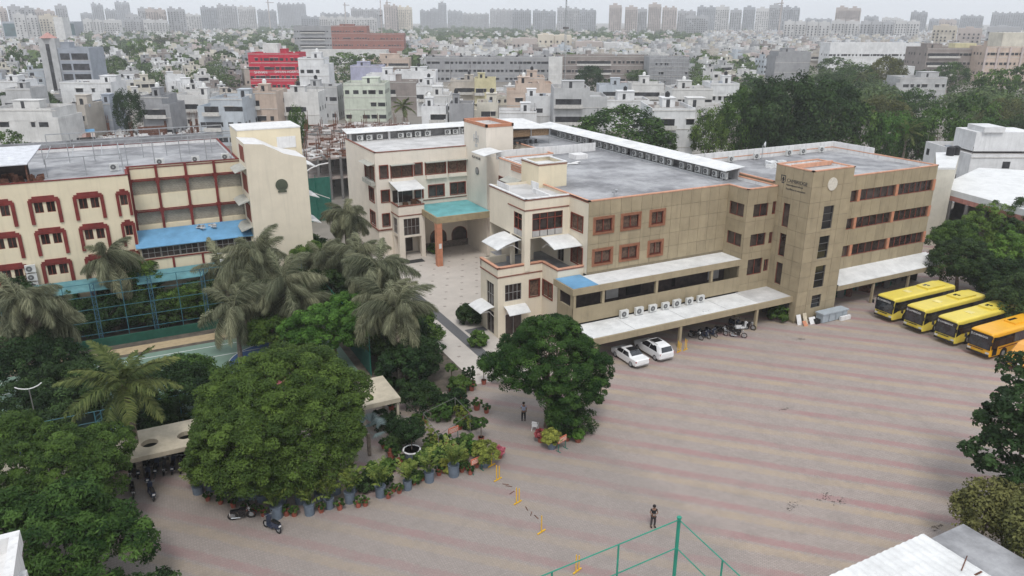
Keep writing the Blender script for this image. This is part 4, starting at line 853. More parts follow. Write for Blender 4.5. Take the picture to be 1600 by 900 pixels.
for (px, py, z, s, n, d, lab) in ((415, 455, 6.4, 41, 16, 5, 'feather palm hanging over the court corner below the biggest shaggy one'), (560, 395, 8.0, 42, 15, 4, 'feather palm between the two nearest the cream rear wing'), (60, 500, 6.0, 43, 15, 7, 'low dry feather palm at the left edge over the court fence'), (350, 420, 6.6, 44, 12, 3, 'feather palm left of the biggest shaggy palm by the fence'),
      (505, 405, 6.5, 45, 14, 3, 'dark feather palm in front of the blank stair block foot'), (598, 470, 7.4, 46, 14, 6, 'shaggy palm with a hanging dry skirt left of the grey carpet'), (470, 470, 5.4, 47, 12, 4, 'low palm left of the vivid green rounded tree')):
    x, y = at(px, py, z); palm(x, y, z, QUEEN, int(n*1.3), lab, .2, seed=s, dry=d, group='feather palms between the two school buildings', low=.9)
# ---- large named trees
tree(7.3, 51.5, [(0, 0, 6.3, 4.6, 4.0, 3.0), (-2.6, -1.2, 5.0, 3.4, 3.2, 2.6), (2.8, -1.0, 5.6, 3.2, 3.3, 3.0), (.8, 2.4, 7.3, 3.3, 2.8, 2.2), (-1.4, 1.6, 6.6, 3.4, 3.0, 2.4), (3.2, 1.6, 7.0, 2.6, 2.6, 2.3), (.2, -2.2, 4.9, 3.6, 2.6, 2.4), (-3.0, -.6, 3.6, 3.2, 3.0, 2.2), (2.6, -1.6, 3.8, 3.0, 2.6, 2.2), (0, -2.6, 3.2, 3.4, 2.2, 1.8), (1.6, .6, 7.9, 2.6, 2.4, 2.0)], 'neem',
     'biggest round green tree, in tufts, left of centre above the row of potted palms', 1250, 190, .54, .09, 41, 3.2, .35, asp=.5, spread=.68, inner=.34)
tree(29.2, 49.6, [(0, 0, 6.1, 3.4, 3.3, 2.5), (2.6, -.9, 5.2, 2.5, 2.3, 2.1), (-2.3, .8, 5.9, 2.5, 2.4, 2.0), (.5, -1.8, 4.5, 2.4, 2.0, 1.7), (1.6, 2.0, 6.6, 2.4, 2.2, 1.9), (.5, -2.4, 2.5, 1.6, 1.4, 1.5), (2.4, -1.8, 3.7, 1.6, 1.6, 1.4), (-.4, .3, 8.0, 2.4, 2.3, 1.8), (1.6, .6, 7.4, 2.0, 2.0, 1.6), (-2.2, 1.0, 7.0, 1.8, 1.8, 1.5)], 'mid',
     'dark green neem tree standing in the yard beside the man in the pale shirt', 680, 190, .48, .085, 42, 3.2, .3, inner=.3, asp=.5, spread=.7)
tree(-8.4, 52.0, [(0, 0, 5.4, 4.2, 3.3, 2.6), (3.0, -1, 4.9, 2.7, 2.6, 2.2), (-2.4, .6, 5.6, 3.0, 2.6, 2.4)], 'neem', 'bushy soft green tree crown at the lower left beside the flat shelter roof', 600, 190, .5, .09, 43, 3, asp=.5, spread=.72)
tree(-7.8, 44.6, [(0, 0, 4.3, 4.4, 3.6, 2.3), (3.2, -1.2, 3.6, 2.8, 2.6, 2.0), (-3.6, .4, 4.6, 3.4, 3, 2.2), (-.5, -3, 3.4, 3.6, 2.4, 1.9)], 'mid', 'bright green broad leaved tree filling the lower left corner', 520, 130, .6, .15, 44, 2.5, asp=.34, spread=.7)
tree(-2.3, 40.2, [(0, 0, 2.1, 1.5, 1.4, 1.5), (.6, -1.2, 1.6, 1.1, 1.1, 1.1)], 'dark', 'small dark shrubby tree at the yard edge right of the lower left tree', 60, 110, .5, .13, 46, 1, .1)
tree(52.6, 23.6, [(0, 0, 7.4, 3.3, 3.0, 2.9), (2.4, -.6, 6.4, 3, 2.8, 3), (-.9, .8, 5.0, 2.6, 2.4, 2.3), (2.2, 1.2, 8.2, 2.6, 2.4, 1.9)], 'dark', 'dark broad leaved tree cut off by the right edge of the photo', 330, 75, .52, .15, 47, 3, asp=.7)
tree(45.9, 22.6, [(0, 0, 3.8, 1.6, 1.5, 1.4), (1.3, -1, 3.6, 1.4, 1.4, 1.5)], 'olive', 'small drooping tree beside the grey slab roof at the lower right', 90, 120, .6, .12, 48, 2, .12, drop=.8)
tree(44.9, 19.2, [(0, 0, 4.0, 1.6, 1.5, 2.4)], 'olive', 'drooping olive green tree at the lower right corner by the pole', 70, 130, .6, .12, 49, 2, .12, drop=1.2)
tree(16.2, 69.5, [(0, 0, 4.7, 3.0, 2.8, 1.9), (1.9, -.6, 4.2, 2.1, 2, 1.6), (-1.5, .6, 4.3, 2.2, 2, 1.6)], 'bright', 'vivid green rounded tree behind the biggest tree, beside the court corner', 260, 150, .5, .10, 50, 2.5)
tree(22.6, 71.5, [(0, 0, 4.0, 2.2, 2.2, 2.4), (.8, -2, 2.8, 1.9, 1.9, 1.9), (.3, -4.2, 2.6, 1.8, 1.8, 1.9)], 'dark', 'dark shrubby tree under the feather palms beside the pale forecourt', 150, 100, .6, .14, 51, 2)
tree(20.6, 61.5, [(0, 0, 2.4, 2.1, 1.9, 1.9)], 'dark', 'glossy dark frangipani with white flowers left of the topiary', 80, 110, .5, .17, 52, 1.2, .12)
for i, (px, py, z, r, kind, lab) in enumerate(((1505, 400, 4.8, 3.4, 'dark', 'dark tree at the far end of the wing canopy, leftmost behind the buses'), (1560, 345, 6.0, 4.2, 'mid', 'round green tree behind the yellow buses under the white roofed building'),
      (1590, 400, 5.0, 3.8, 'bright', 'brighter green tree above the orange bus at the right edge'), (1568, 425, 3.8, 2.6, 'dark', 'dark tree close behind the third yellow bus'), (1610, 455, 4.4, 3.4, 'dark', 'dark tree behind the orange bus at the right edge'),
      (1495, 362, 5.2, 2.4, 'mid', 'small green tree against the right end of the tan wing'), (1630, 350, 6.2, 4.4, 'dark', 'tall dark tree behind the brighter one at the right edge'))):
    x, y = at(px, py, z); tree(x, y, [(0, 0, z-.6, r, r*.9, r*.72), (r*.5, -r*.3, z-1.6, r*.75, r*.7, r*.6), (-r*.5, r*.2, z-1.2, r*.7, r*.7, r*.55)], kind, lab, 220, 130, .6, .13, 60+i, z*.45, group='trees behind the buses')
for i, (px, py, z, r, kind, lab) in enumerate(((30, 560, 4.2, 3.2, 'dark', 'dark tree left of the coconut palm with the curved lamp arm'), (90, 600, 3.6, 2.6, 'dark', 'dark bushy tree just left of the coconut palm trunk'), (260, 600, 3.6, 3.0, 'dark', 'dark tree between the coconut palm and the biggest tree'), (200, 432, 5.0, 3.0, 'mid', 'fine leaved green tree in front of the teal tin roof'),
      (455, 378, 4.6, 3.2, 'mid', 'green tree at the foot of the blank cream stair block'), (20, 200+270, 4.4, 2.8, 'dark', 'dark green tree under the dry feather palm at the left edge'), (510, 400, 4.5, 3.0, 'dark', 'dark tree between the blank stair block and the farther feather palm'), (640, 545, 3.2, 2.2, 'dark', 'dark shrub tree beside the carpet end'),
      (330, 470, 3.0, 2.6, 'dark', 'shaded tree behind the green court fence, right'), (230, 480, 2.6, 2.6, 'dark', 'shaded tree behind the green court fence, middle'), (130, 505, 2.6, 2.6, 'dark', 'shaded tree behind the green court fence, left'), (560, 480, 2.5, 3.0, 'dark', 'dark tree under the feather palms left of the forecourt'),
      (425, 512, 3.2, 2.4, 'mid', 'green tree over the court corner behind the biggest tree'), (395, 490, 3.4, 2.2, 'dark', 'dark tree at the sand strip right of the leaning palm'), (60, 545, 3.8, 3.0, 'dark', 'dark tree under the low dry palm near the left edge'), (140, 590, 3.2, 2.6, 'dark', 'dark tree behind the left fronds of the coconut palm'), (215, 640, 2.6, 2.2, 'dark', 'dark undergrowth tree at the foot of the coconut palm'), (300, 580, 3.0, 2.0, 'mid', 'green bush tree right of the coconut palm'), (20, 640, 3.4, 3.0, 'dark', 'dark tree at the left edge below the curved lamp arm'),
      (290, 470, 2.8, 2.4, 'mid', 'mid green tree behind the green court fence'), (180, 490, 3.0, 2.4, 'dark', 'dark tree left of centre behind the green court fence'), (90, 500, 3.4, 3.2, 'dark', 'dark tree behind the fence at the dry palms'), (390, 470, 3.2, 2.8, 'dark', 'dark tree behind the court corner fence post'), (450, 455, 4.0, 3.0, 'dark', 'dark tree in the middle of the palm group'), (505, 450, 4.0, 3.2, 'dark', 'dark tree behind the vivid green rounded tree'), (545, 430, 4.2, 3.0, 'dark', 'dark tree between the palms near the rear wing'), (590, 520, 3.4, 2.6, 'dark', 'dark tree right of the vivid green rounded tree'), (640, 500, 3.2, 2.2, 'mid', 'white flowering tree at the edge of the grey carpet'), (490, 345+60, 5.2, 2.6, 'mid', 'green tree at the right foot of the blank stair block'))):
    x, y = at(px, py, z)
    if 'behind the green court fence' in lab or 'behind the fence' in lab or 'behind the court corner' in lab: d_ = ray(px, py); x, y, r = d_[0]/d_[1]*89.6, 89.6, min(r, 2.2)
    tree(x, y, [(0, 0, z-.3, r, r*.9, r*.65), (r*.5, -r*.3, z-1.1, r*.7, r*.7, r*.6)], kind, lab, 130, 110, .6, .12, 80+i, z*.4, group='trees around the sports court')
# silver fan palm
def fan_palm(x, y, h, label):
    t = thing('fan_palm', label, 'palm tree', (x, y, 0)); b = MB(); b.tube([(0, 0, 0), (0, 0, h)], .16, 8); add('trunk', b.mesh('trunk', PBARK), t)
    V = []; T = []; rng = np.random.default_rng(5)
    for k in range(11):
        a = k*2.4; e = 1.25-1.0*k/11; d = np.array([math.cos(a)*math.cos(e), math.sin(a)*math.cos(e), math.sin(e)]); s = unit(np.cross(d, [0, 0, 1])); u = np.cross(s, d); c = np.array([0, 0, h])+d*.9
        for j in range(18):
            w = -1.0+2*j/17; dd = unit(d*math.cos(w)+s*math.sin(w)-u*.1); e1 = c+dd*.95-np.array([0, 0, .1]); n = np.cross(dd, u)*.035; V.append([c, c+dd*.6-n, e1, c+dd*.6+n]); T.append(rng.random())
    add('fronds', quads_mesh('fronds', np.array(V), np.array(T), LF['silver']), t); return t
fan_palm(14.3, 52.2, 2.0, 'silvery blue fan palm right of the biggest green tree')
# ---- potted plants
def pot(kind, r, h, m, rim=True):
    b = MB(); b.lathe(0, 0, [((r*.93 if h > .7 else r*.78), 0), (r, h), (r*1.06, h+.001), (r*1.06, h+.04), (r*.9, h+.04), (r*.88, h-.05)], 14); return b.mesh(kind, m)
SOIL = mat('potting_soil', (.06, .045, .035))
def potted(name, label, cat, foliage, fz, potr, poth, potm, group, extra=None):
    t = thing(name, label, cat, (0, 0, 0), 0, group); add('pot', pot('pot', potr, poth, potm), t); b = MB(); b.disc((0, 0, poth-.06), (0, 0, 1), potr*.85, 12, 0, .02); add('soil', b.mesh('soil', SOIL), t)
    if extra: add('stem', extra, t)
    add('foliage', foliage, t, (0, 0, fz)); return t
def areca(seed):
    rng = random.Random(seed); t = thing('potted_palm', 'x', 'potted palm'); add('pot', pot('pot', .36, .78, GREYP), t)
    b = MB(); b.disc((0, 0, .76), (0, 0, 1), .33, 12, 0, .02); add('soil', b.mesh('soil', SOIL), t)
    b = MB()
    for k in range(9): a = k*.7; b.tube([(.1*math.cos(a), .1*math.sin(a), .75), (.22*math.cos(a), .22*math.sin(a), 1.5)], .02, 4)
    add('stems', b.mesh('stems', LF['areca']), t)
    for k in range(26):
        a = k*2.4; o = add('frond', ARECA[k % 2], t, (.15*math.cos(a), .15*math.sin(a), .9+(k % 4)*.25)); o.rotation_euler = (0, rng.uniform(-.85, -.25), a); o.scale = (rng.uniform(.75, 1.1),)*3
    return t
AR = areca(1)
def small_shrub(seed, r=.5, kind='bright', n=40, leaf=.07): return crown_mesh('foliage', [(0, 0, r*.8, r, r, r*.85)], LF[kind], n, 40, r*.32, leaf, seed)
used = False
gp = 'grey drums with palms edging the yard'
pts = ((595, 775, 1.0), (637, 764, .85), (671, 752, .95), (709, 743, 1.1), (547, 784, 1.0), (515, 793, .9), (484, 803, .95), (433, 808, 1.1))
for i, (px, py, s) in enumerate(pts):
    x, y = at(px, py); order = sorted(p[0] for p in pts).index(px)
    place(AR, used, (x, y, 0), i*1.3, '%spotted palm in a grey drum, counted from the left of the yard edge row' % ORD[order] if order else 'first potted palm in a grey drum at the left end of the yard edge row', s*1.08)['group'] = gp; used = True
TP = thing('flower_pot', 'x', 'flower pot'); add('pot', pot('pot', .2, .34, TERRAP), TP); add('foliage', small_shrub(3, .28, 'mid', 14, .06), TP, (0, 0, .3))
used = False
fp = [(607, 778), (615, 768), (624, 770), (647, 757), (660, 750), (686, 742), (694, 738), (722, 737), (730, 733), (571, 790), (560, 792), (531, 796), (502, 800), (460, 806), (448, 805), (412, 806), (398, 802), (385, 797), (365, 792), (345, 787), (325, 782), (745, 730), (758, 726), (735, 741)]
for i, (px, py) in enumerate(sorted(fp)):
    x, y = at(px, py); place(TP, used, (x, y, 0), i, '%ssmall terracotta pot from the left along the yard edge' % ORD[i], .8+.4*random.random())['group'] = 'terracotta pots along the yard edge'; used = True
for i, (px, py) in enumerate(sorted(((618, 655), (628, 672), (641, 682), (612, 640), (650, 668), (745, 640), (728, 655), (737, 610), (720, 625), (705, 612), (690, 630), (760, 645), (600, 700), (612, 715), (625, 728), (672, 700), (684, 690), (698, 700), (712, 706), (726, 712), (664, 660)))):
    x, y = at(px, py); o = place(TP, True, (x, y, 0), i, None, 1.2+.5*((i*7) % 5)/4); o['label'] = '%sterracotta potted shrub from the left in the garden behind the trellis' % ORD[i]; o['group'] = 'terracotta pots in the garden'
def bush(px, py, r, kind, label, potm=None, leaf=.09, n=60, z=0, name='potted_shrub', cat='shrub', seed=None):
    x, y = at(px, py); t = thing(name, label, cat, (x, y, 0)); h = 0
    if potm: h = .6 if potm is GREYP else .4; add('pot', pot('pot', .42 if potm is GREYP else .3, h, potm), t)
    add('foliage', crown_mesh('foliage', [(0, 0, r*.8, r, r, r*.85)], LF[kind], n, 55, r*.3, leaf, seed or int(px)), t, (0, 0, h*.8+z)); return t
bush(758, 728, .95, 'yellow', 'lime yellow bushy shrub in a grey drum beside the yellow post', GREYP, seed=5)
bush(862, 700, .7, 'yellow', 'lime green shrub in a grey drum behind the pink flowers under the yard tree', GREYP, seed=6)
bush(632, 690, 1.25, 'dark', 'dark round bush in the garden left of the trellis frame', None, seed=7); bush(655, 640, 1.5, 'dark', 'dark round bush behind the big white rimmed planter', None, seed=8)
bush(712, 640, 1.1, 'dark', 'dark clipped bush behind the trellis frame', None, seed=9); bush(718, 612, .9, 'mid', 'layered green topiary bush left of the clipped columns', None, seed=19)
bush(908, 672, 1.2, 'dark', 'dark shrub right under the yard tree above the two red pots', None, seed=10); bush(880, 665, 1.3, 'dark', 'dark shrub around the foot of the yard tree', None, seed=12)
bush(845, 690, .45, 'pink', 'pink flowering plant in a terracotta pot beside the white chair', TERRAP, .06, seed=11); bush(780, 715, .4, 'pink', 'pink flowering plant in a red pot right of the lime yellow shrub', TERRAP, .06, seed=13)
bush(885, 688, .45, 'mid', 'green plant in a red pot under the yard tree, left one of two', TERRAP, .07, seed=14); bush(903, 690, .45, 'bright', 'green plant in a red pot under the yard tree, right one of two', TERRAP, .07, seed=15)
bush(735, 505, 1.3, 'dark', 'dark bush at the left wall of the cream front wing', None, .14, 90, seed=16); bush(747, 540, .9, 'mid', 'low bush beside the mat under the cream front wing', None, .12, seed=17)
bush(1215, 500, 1.1, 'mid', 'leafy bush under the right end of the car port', None, .14, seed=18); bush(680, 395, .9, 'mid', 'leafy plant by the porch column foot', None, .1, seed=20)
bush(718, 670, .4, 'mid', 'ball shaped shrub on the trellis garden floor', TERRAP, .06, seed=22)
bush(390, 775, 1.0, 'silver', 'silvery shrub in front of the big tree above the black motorcycle', None, .08, seed=24)
for i, (px, py) in enumerate(((350, 775), (330, 765), (372, 780), (440, 785), (470, 785), (500, 780), (410, 782), (525, 770), (310, 770), (550, 768))):
    x, y = at(px, py); o = copy_tree(AR); o.location = (x, y, -.3); o.scale = (1.1,)*3; o.rotation_euler.z = i; o['label'] = '%slarge palm from the left in the shade under the biggest tree' % ORD[i]; o['group'] = 'palms in the shade under the biggest tree'
gpl = [(606, 735, .55, 'mid'), (618, 700, .7, 'dark'), (640, 735, .5, 'areca'), (660, 725, .6, 'mid'), (676, 712, .7, 'areca'), (690, 722, .7, 'mid'), (700, 735, .6, 'yellow'), (716, 722, .75, 'areca'), (728, 700, .7, 'mid'), (742, 708, .6, 'bright'), (600, 755, .55, 'dark'), (585, 750, .8, 'mid'), (572, 765, .7, 'dark'), (650, 752, .5, 'mid'), (600, 670, 1.0, 'dark'), (690, 655, .8, 'mid'), (735, 668, .6, 'dark'), (700, 640, .9, 'dark'), (668, 628, 1.1, 'mid'), (645, 618, 1.0, 'dark')]
for i, (px, py, r, k) in enumerate(sorted(gpl)): t = bush(px, py, r, k, '%sloose leafy garden plant from the left between the shelter and the sign boards' % ORD[i], None, .085, 60, seed=300+i); t['group'] = 'loose plants in the garden'
# topiary
def topiary(px, py, kind, label):
    x, y = at(px, py); t = thing('topiary', label, 'topiary', (x, y, 0)); add('pot', pot('pot', .25, .4, TERRAP), t)
    if kind == 'column': add('foliage', crown_mesh('foliage', [(0, 0, .85, .16, .16, .75)], LF['dark'], 40, 60, .1, .05, int(px)), t, (0, 0, .4))
    else:
        b = MB(); b.tube([(0, 0, .3), (0, 0, 1.5)], .04, 5); add('stem', b.mesh('stem', BARK), t); add('foliage', crown_mesh('foliage', [(0, 0, 1.75, .5, .5, .33)], LF['mid'], 30, 80, .16, .06, int(px)), t)
for i, (px, k) in enumerate(((726, 'column'), (733, 'column'), (739, 'column'))): topiary(px, 606-i*2, k, '%sclipped dark column topiary from the left at the forecourt end' % ORD[i])
topiary(706, 601, 'ball', 'mushroom shaped topiary left of the clipped columns'); topiary(756, 600, 'ball', 'mushroom shaped topiary right of the clipped columns'); topiary(752, 690, 'ball', 'pale green umbrella shaped little tree behind the lime yellow shrub')
hd = MB(); tag(add('hedge', crown_mesh('hedge', [(0, 0, .4, .35, 1.6, .4)], LF['mid'], 60, 50, .18, .06, 31), None, (29.9, 58.6, .3), 1.3), 'low clipped hedge in pots between the clipped columns and the yard tree', 'hedge')
# big white rimmed planter
x, y = at(644, 716); t = thing('round_planter', 'big round grey planter with a white rim and a slim young tree', 'planter', (x, y, 0)); b = MB(); b.lathe(0, 0, [(.55, 0), (.68, .75)], 24); add('tub', b.mesh('tub', GREYP), t)
b = MB(); b.lathe(0, 0, [(.66, .74), (.72, .74), (.72, .82), (.6, .82), (.6, .7)], 24); add('rim', b.mesh('rim', WALLW), t); b = MB(); b.disc((0, 0, .66), (0, 0, 1), .6, 20, 0, .02); add('soil', b.mesh('soil', SOIL), t)
b = MB(); b.tube([(0, 0, .6), (.03, 0, 2.0)], .035, 5); add('stem', b.mesh('stem', BARK), t); add('foliage', crown_mesh('foliage', [(0, 0, 2.6, .9, .8, .8)], LF['dark'], 60, 60, .3, .08, 77), t)
# trellis frame
x0, y0 = at(690, 715); t = thing('trellis', 'rectangular pipe trellis with climbing yellow green vines in the garden', 'trellis', (19.5, 52.5, 0)); b = MB(); q = [at(663, 680), at(686, 717), at(735, 680), at(712, 655)]
for (a, c_) in q: b.tube([(a, c_, 0), (a, c_, 2.1)], .035, 5)
for i in range(4): (a, c_), (d, e) = q[i], q[(i+1) % 4]; b.tube([(a, c_, 2.1), (d, e, 2.1)], .022, 5)
b.build('pipe_frame', CONCD, t)
for i in (0, 2):
    (a, c_), (d, e) = q[i], q[(i+1) % 4]; add('vine', crown_mesh('vine', [((a+d)/2-19.5, (c_+e)/2-52.5, 1.0, abs(a-d)/2+.1, abs(c_-e)/2+.1, 1.0)], LF['yellow'], 50, 22, .16, .08, 90+i), t)
# sign boards
def board(px, py, w, label, rz):
    x, y = at(px, py); t = thing('sign_board', label, 'sign board', (x, y, 0), rz); b = MB()
    for s in (-1, 1): b.box(s*w*.42-.02, s*w*.42+.02, -.02, .02, 0, .8); b.box(s*w*.42-.03, s*w*.42+.03, -.25, .25, 0, .04)
    add('legs', b.mesh('legs', GREENP), t); b = MB(); b.box(-w/2, w/2, -.03, .03, .75, 1.25); add('panel', b.mesh('panel', mat('orange_sign', (.55, .17, .10), var=.15, scale=9)), t)
    b = MB()
    for k, z in enumerate((1.1, .98, .86)):
        x_ = -w*.42
        while x_ < w*.4: l = random.uniform(.06, .14); b.box(x_, x_+l, -.036, -.03, z-.025, z+.03); x_ += l+.04
    add('lettering', b.mesh('lettering', mat('pale_letter', (.7, .62, .55))), t); return t
board(745, 737, 1.1, 'orange red sign board on green legs beside the lime yellow shrub', .2); board(878, 703, 1.0, 'orange red sign board on dark legs under the yard tree', .3); board(709, 688, 1.0, 'orange red sign board among the garden pots behind the trellis', .2)
# ================================================================== vehicles
BUSY = mat('bus_yellow', (.74, .59, .09), rough=.35, spec=.4, var=.04, dirt=.12); BUSO = mat('bus_orange_yellow', (.80, .40, .02), rough=.35, spec=.4, var=.04, dirt=.1)
VANO = mat('van_orange', (.78, .38, .08), rough=.35, spec=.4, var=.05); BGL = mat('bus_black_glass', (.012, .012, .014), rough=.08, spec=.7, var=.1)
WSH = mat('windscreen', (.03, .034, .04), rough=.05, spec=.8, var=.5, scale=1.2); LAMP = mat('headlamp_glass', (.6, .6, .58), rough=.1, spec=.8); REDL = mat('red_lamp', (.35, .02, .02), rough=.2)
def loft(sections, m, name, parent, smooth=True):
    """sections: list of closed rings with the same number of points"""
    b = MB(); k = len(sections[0])
    for s in sections: b.v += [tuple(p) for p in s]
    for i in range(len(sections)-1):
        for j in range(k): q = (j+1) % k; b.f.append((i*k+j, i*k+q, (i+1)*k+q, (i+1)*k+j)); b.m.append(0)
    b.f.append(tuple(range(k-1, -1, -1))); b.f.append(tuple(range((len(sections)-1)*k, len(sections)*k))); b.m += [0, 0]
    me = b.mesh(name, m); o = add(name, me, parent)
    return o
def rring(x, hw, z0, z1, r, tb=0.0, lean=0.0):
    """rounded rectangle ring across the vehicle at x; tb = tumblehome at top"""
    P = []
    for (sy, sz, a0) in ((1, 1, 0), (-1, 1, 90), (-1, -1, 180), (1, -1, 270)):
        for da in (0, 30, 60, 90):
            a = math.radians(a0+da); rr = r if sz > 0 else r*.5; yy = sy*(hw-(tb if sz > 0 else 0)-rr)+rr*math.cos(a); zz = (z1-rr if sz > 0 else z0+rr)+rr*math.sin(a)
            P.append((x+lean*(zz-z0)/(z1-z0), yy, zz))
    return P
def wheel(t, x, y, r, w, s):
    o = bpy.data.objects.new('wheel', None); COL.objects.link(o); o.parent = t; o.location = (x, y, r)
    b = MB(); b.tube([(0, -w/2, 0), (0, -w*.42, 0), (0, w*.42, 0), (0, w/2, 0)], [r*.9, r, r, r*.9], 18); add('tyre', b.mesh('tyre', BLACK), o)
    b = MB(); b.tube([(0, s*w*.42, 0), (0, s*(w/2+.012), 0)], [r*.6, r*.56], 12); add('rim', b.mesh('rim', STEEL), o); return o
def make_bus(body, modern=True):
    t = thing('school_bus', 'x', 'bus'); L, hw, H = 11.0, 1.22, 2.95
    xs = [(0, .0, .45, H-.12, .16), (.12, .06, .35, H-.02, .2), (.6, .1, .33, H, .22), (5, .1, .33, H, .22), (L-.3, .1, .33, H, .22), (L, .0, .45, H-.12, .2)]
    loft([rring(x, hw-.1+dw, z0, z1, r, .05) for x, dw, z0, z1, r in xs], body, 'body', t)
    # front: windscreen, black surround
    b = MB(); b.box(-.05, .02, -1.13, 1.13, 1.12, 2.72); add('windscreen_surround', b.mesh('windscreen_surround', BGL), t)
    b = MB(); b.box(-.07, -.05, -1.02, 1.02, 1.2, 2.2); add('windscreen', b.mesh('windscreen', WSH), t)
    b = MB()
    for s in (-1, 1): b.box(1.0, L-.35, s*(hw+.0), s*(hw+.02), 1.42, 2.5) if s > 0 else b.box(1.0, L-.35, -(hw+.02), -hw, 1.42, 2.5)
    add('window_band', b.mesh('window_band', BGL), t)
    for s in (-1, 1):
        for k in range(8):
            b = MB(); y0, y1 = (hw+.02, hw+.03) if s > 0 else (-hw-.03, -hw-.02); b.box(1.15+k*1.18, 2.2+k*1.18, y0, y1, 1.5, 2.42); add('side_window', b.mesh('side_window', WSH), t)
        b = MB(); y0, y1 = (hw, hw+.02) if s > 0 else (-hw-.02, -hw)
        b.face([(.05, y1 if s > 0 else y0, 1.2), (.98, y1 if s > 0 else y0, 1.45), (.98, y1 if s > 0 else y0, 2.5), (.1, y1 if s > 0 else y0, 2.6)]); add('quarter_glass', b.mesh('quarter_glass', BGL), t)
    b = MB(); b.box(-.09, .1, -1.12, 1.12, .42, .62); add('bumper', b.mesh('bumper', BGL), t)
    for s in (-1, 1):
        b = MB(); b.box(-.06, .05, s*.92-.17, s*.92+.17, .68, .86); add('headlight', b.mesh('headlight', LAMP), t)
        b = MB(); b.tube([(.1, s*1.15, 2.6), (-.3, s*1.3, 2.5), (-.32, s*1.3, 2.1)], .025, 5); b.box(-.38, -.28, s*1.3-.1, s*1.3+.1, 1.8, 2.2); add('mirror', b.mesh('mirror', BLACKP), t)
    b = MB(); b.box(-.08, -.05, -.5, .5, .95, 1.04); b.box(-.07, -.04, .55, .95, .95, 1.03); add('lettering', b.mesh('lettering', BLACKP), t)
    b = MB(); b.box(-.075, -.055, -.3, .3, .68, .82); add('number_plate', b.mesh('number_plate', mat('yellow_plate', (.7, .5, .05))), t)
    add('lettering', text_mesh('CAMBRIDGE', .27), t, (-.08, -.0, 2.32)).rotation_euler = (math.pi/2, 0, -math.pi/2)
    b = MB(); b.box(-.08, -.06, .82, 1.0, 2.28, 2.55); add('emblem', b.mesh('emblem', GFRAME), t)
    if modern:
        b = MB(); P = [(6.3, .78), (6.7, .86), (9.3, .86), (9.7, .7)]
        b.prism([(6.3, -.75), (9.3, -.85), (9.7, -.6), (9.7, .6), (9.3, .85), (6.3, .75)], H-.02, H+.2); add('roof_unit', b.mesh('roof_unit', body), t)
        for (x, y) in ((6.9, .3), (7.25, 0), (7.25, .35)): b = MB(); b.disc((x, y-.1, H+.2), (0, 0, 1), .17, 12, 0, .03); add('roof_fan', b.mesh('roof_fan', BLACKP), t)
        b = MB(); b.box(3.3, 4.1, -.4, .4, H-.01, H+.05); add('roof_hatch', b.mesh('roof_hatch', mat('pale_yellow_hatch', (.75, .64, .25))), t)
    else:
        b = MB(); b.prism([(4.6, -.6), (7.8, -.7), (7.8, .7), (4.6, .6)], H-.02, H+.14); add('roof_unit', b.mesh('roof_unit', body), t)
        for k in range(5): b = MB(); b.box(4.9+k*.28, 5.1+k*.28, .15, .45, H+.14, H+.17); add('roof_vent', b.mesh('roof_vent', BLACKP), t)
        b = MB(); b.box(.35, 1.05, -hw-.03, -hw, .5, 2.5); add('door', b.mesh('door', BGL), t)
        b = MB(); b.box(1.3, L-.3, -hw-.012, -hw, 1.1, 1.2); b.box(1.3, L-.3, hw, hw+.012, 1.1, 1.2); add('stripe', b.mesh('stripe', REDFR), t)
    for x in (2.3, 8.2):
        for s in (-1, 1): wheel(t, x, s*1.08, .48, .3, s)
    b = MB()
    for x in (2.3, 8.2):
        for s in (-1, 1):
            b.disc((x, s*(hw-.01), .5), (0, s, 0), .6, 18, 0, .015)
    add('wheel_arch', b.mesh('wheel_arch', BLACK), t); return t
def text_mesh(s, size):
    c = bpy.data.curves.new('lettering', 'FONT'); c.body = s; c.size = size; c.extrude = .004; c.align_x = 'CENTER'; o = bpy.data.objects.new('tmp', c); COL.objects.link(o)
    dg = bpy.context.evaluated_depsgraph_get(); me = bpy.data.meshes.new_from_object(o.evaluated_get(dg)); bpy.data.objects.remove(o); me.materials.clear(); me.materials.append(WPAINT); me.name = 'lettering'; return me
B1 = make_bus(BUSY); used = False
for y, lab in ((53.05, 'yellow school bus with black windscreen surround parked nearest the building canopy'), (49.25, 'second yellow school bus from the building, between two other yellow buses'), (45.5, 'third yellow school bus from the building, next to the orange bus')):
    place(B1, used, (75.9, y, 0), 0, lab)['group'] = 'yellow school buses parked in a row'; used = True
B4 = make_bus(BUSO, False); B4.location = (75.9, 41.75, 0); tag(B4, 'deeper orange school bus with headlamps low in the bumper, partly cut off', 'bus'); B4.scale = (1, 1.03, .99)
# minibus / van at the frame edge
t = thing('school_van', 'small orange van with a dark windscreen and bull bar at the right edge', 'van', (76.0, 38.4, 0))
secs = [rring(x, w_, z0, z1, r, tb) for x, w_, z0, z1, r, tb in ((0, .85, .5, 1.05, .12, .02), (.15, .95, .38, 1.2, .15, .03), (1.0, .98, .36, 1.38, .15, .05), (1.15, .98, .36, 1.5, .15, .06), (1.75, .98, .36, 2.2, .2, .12), (2.3, .98, .36, 2.4, .22, .12), (5.8, .98, .36, 2.4, .22, .12), (6.0, .9, .5, 2.3, .2, .12))]
loft(secs, VANO, 'body', t)
b = MB(); b.face([(1.12, -.85, 1.45), (1.12, .85, 1.45), (1.73, .78, 2.16), (1.73, -.78, 2.16)][::-1]); add('windscreen', b.mesh('windscreen', WSH), t)
b = MB(); b.box(-.08, .02, -.9, .9, .35, .62); add('bumper', b.mesh('bumper', BLACKP), t); b = MB(); b.box(-.03, .02, -.6, .6, .66, .95); add('radiator_grille', b.mesh('radiator_grille', BLACKP), t)
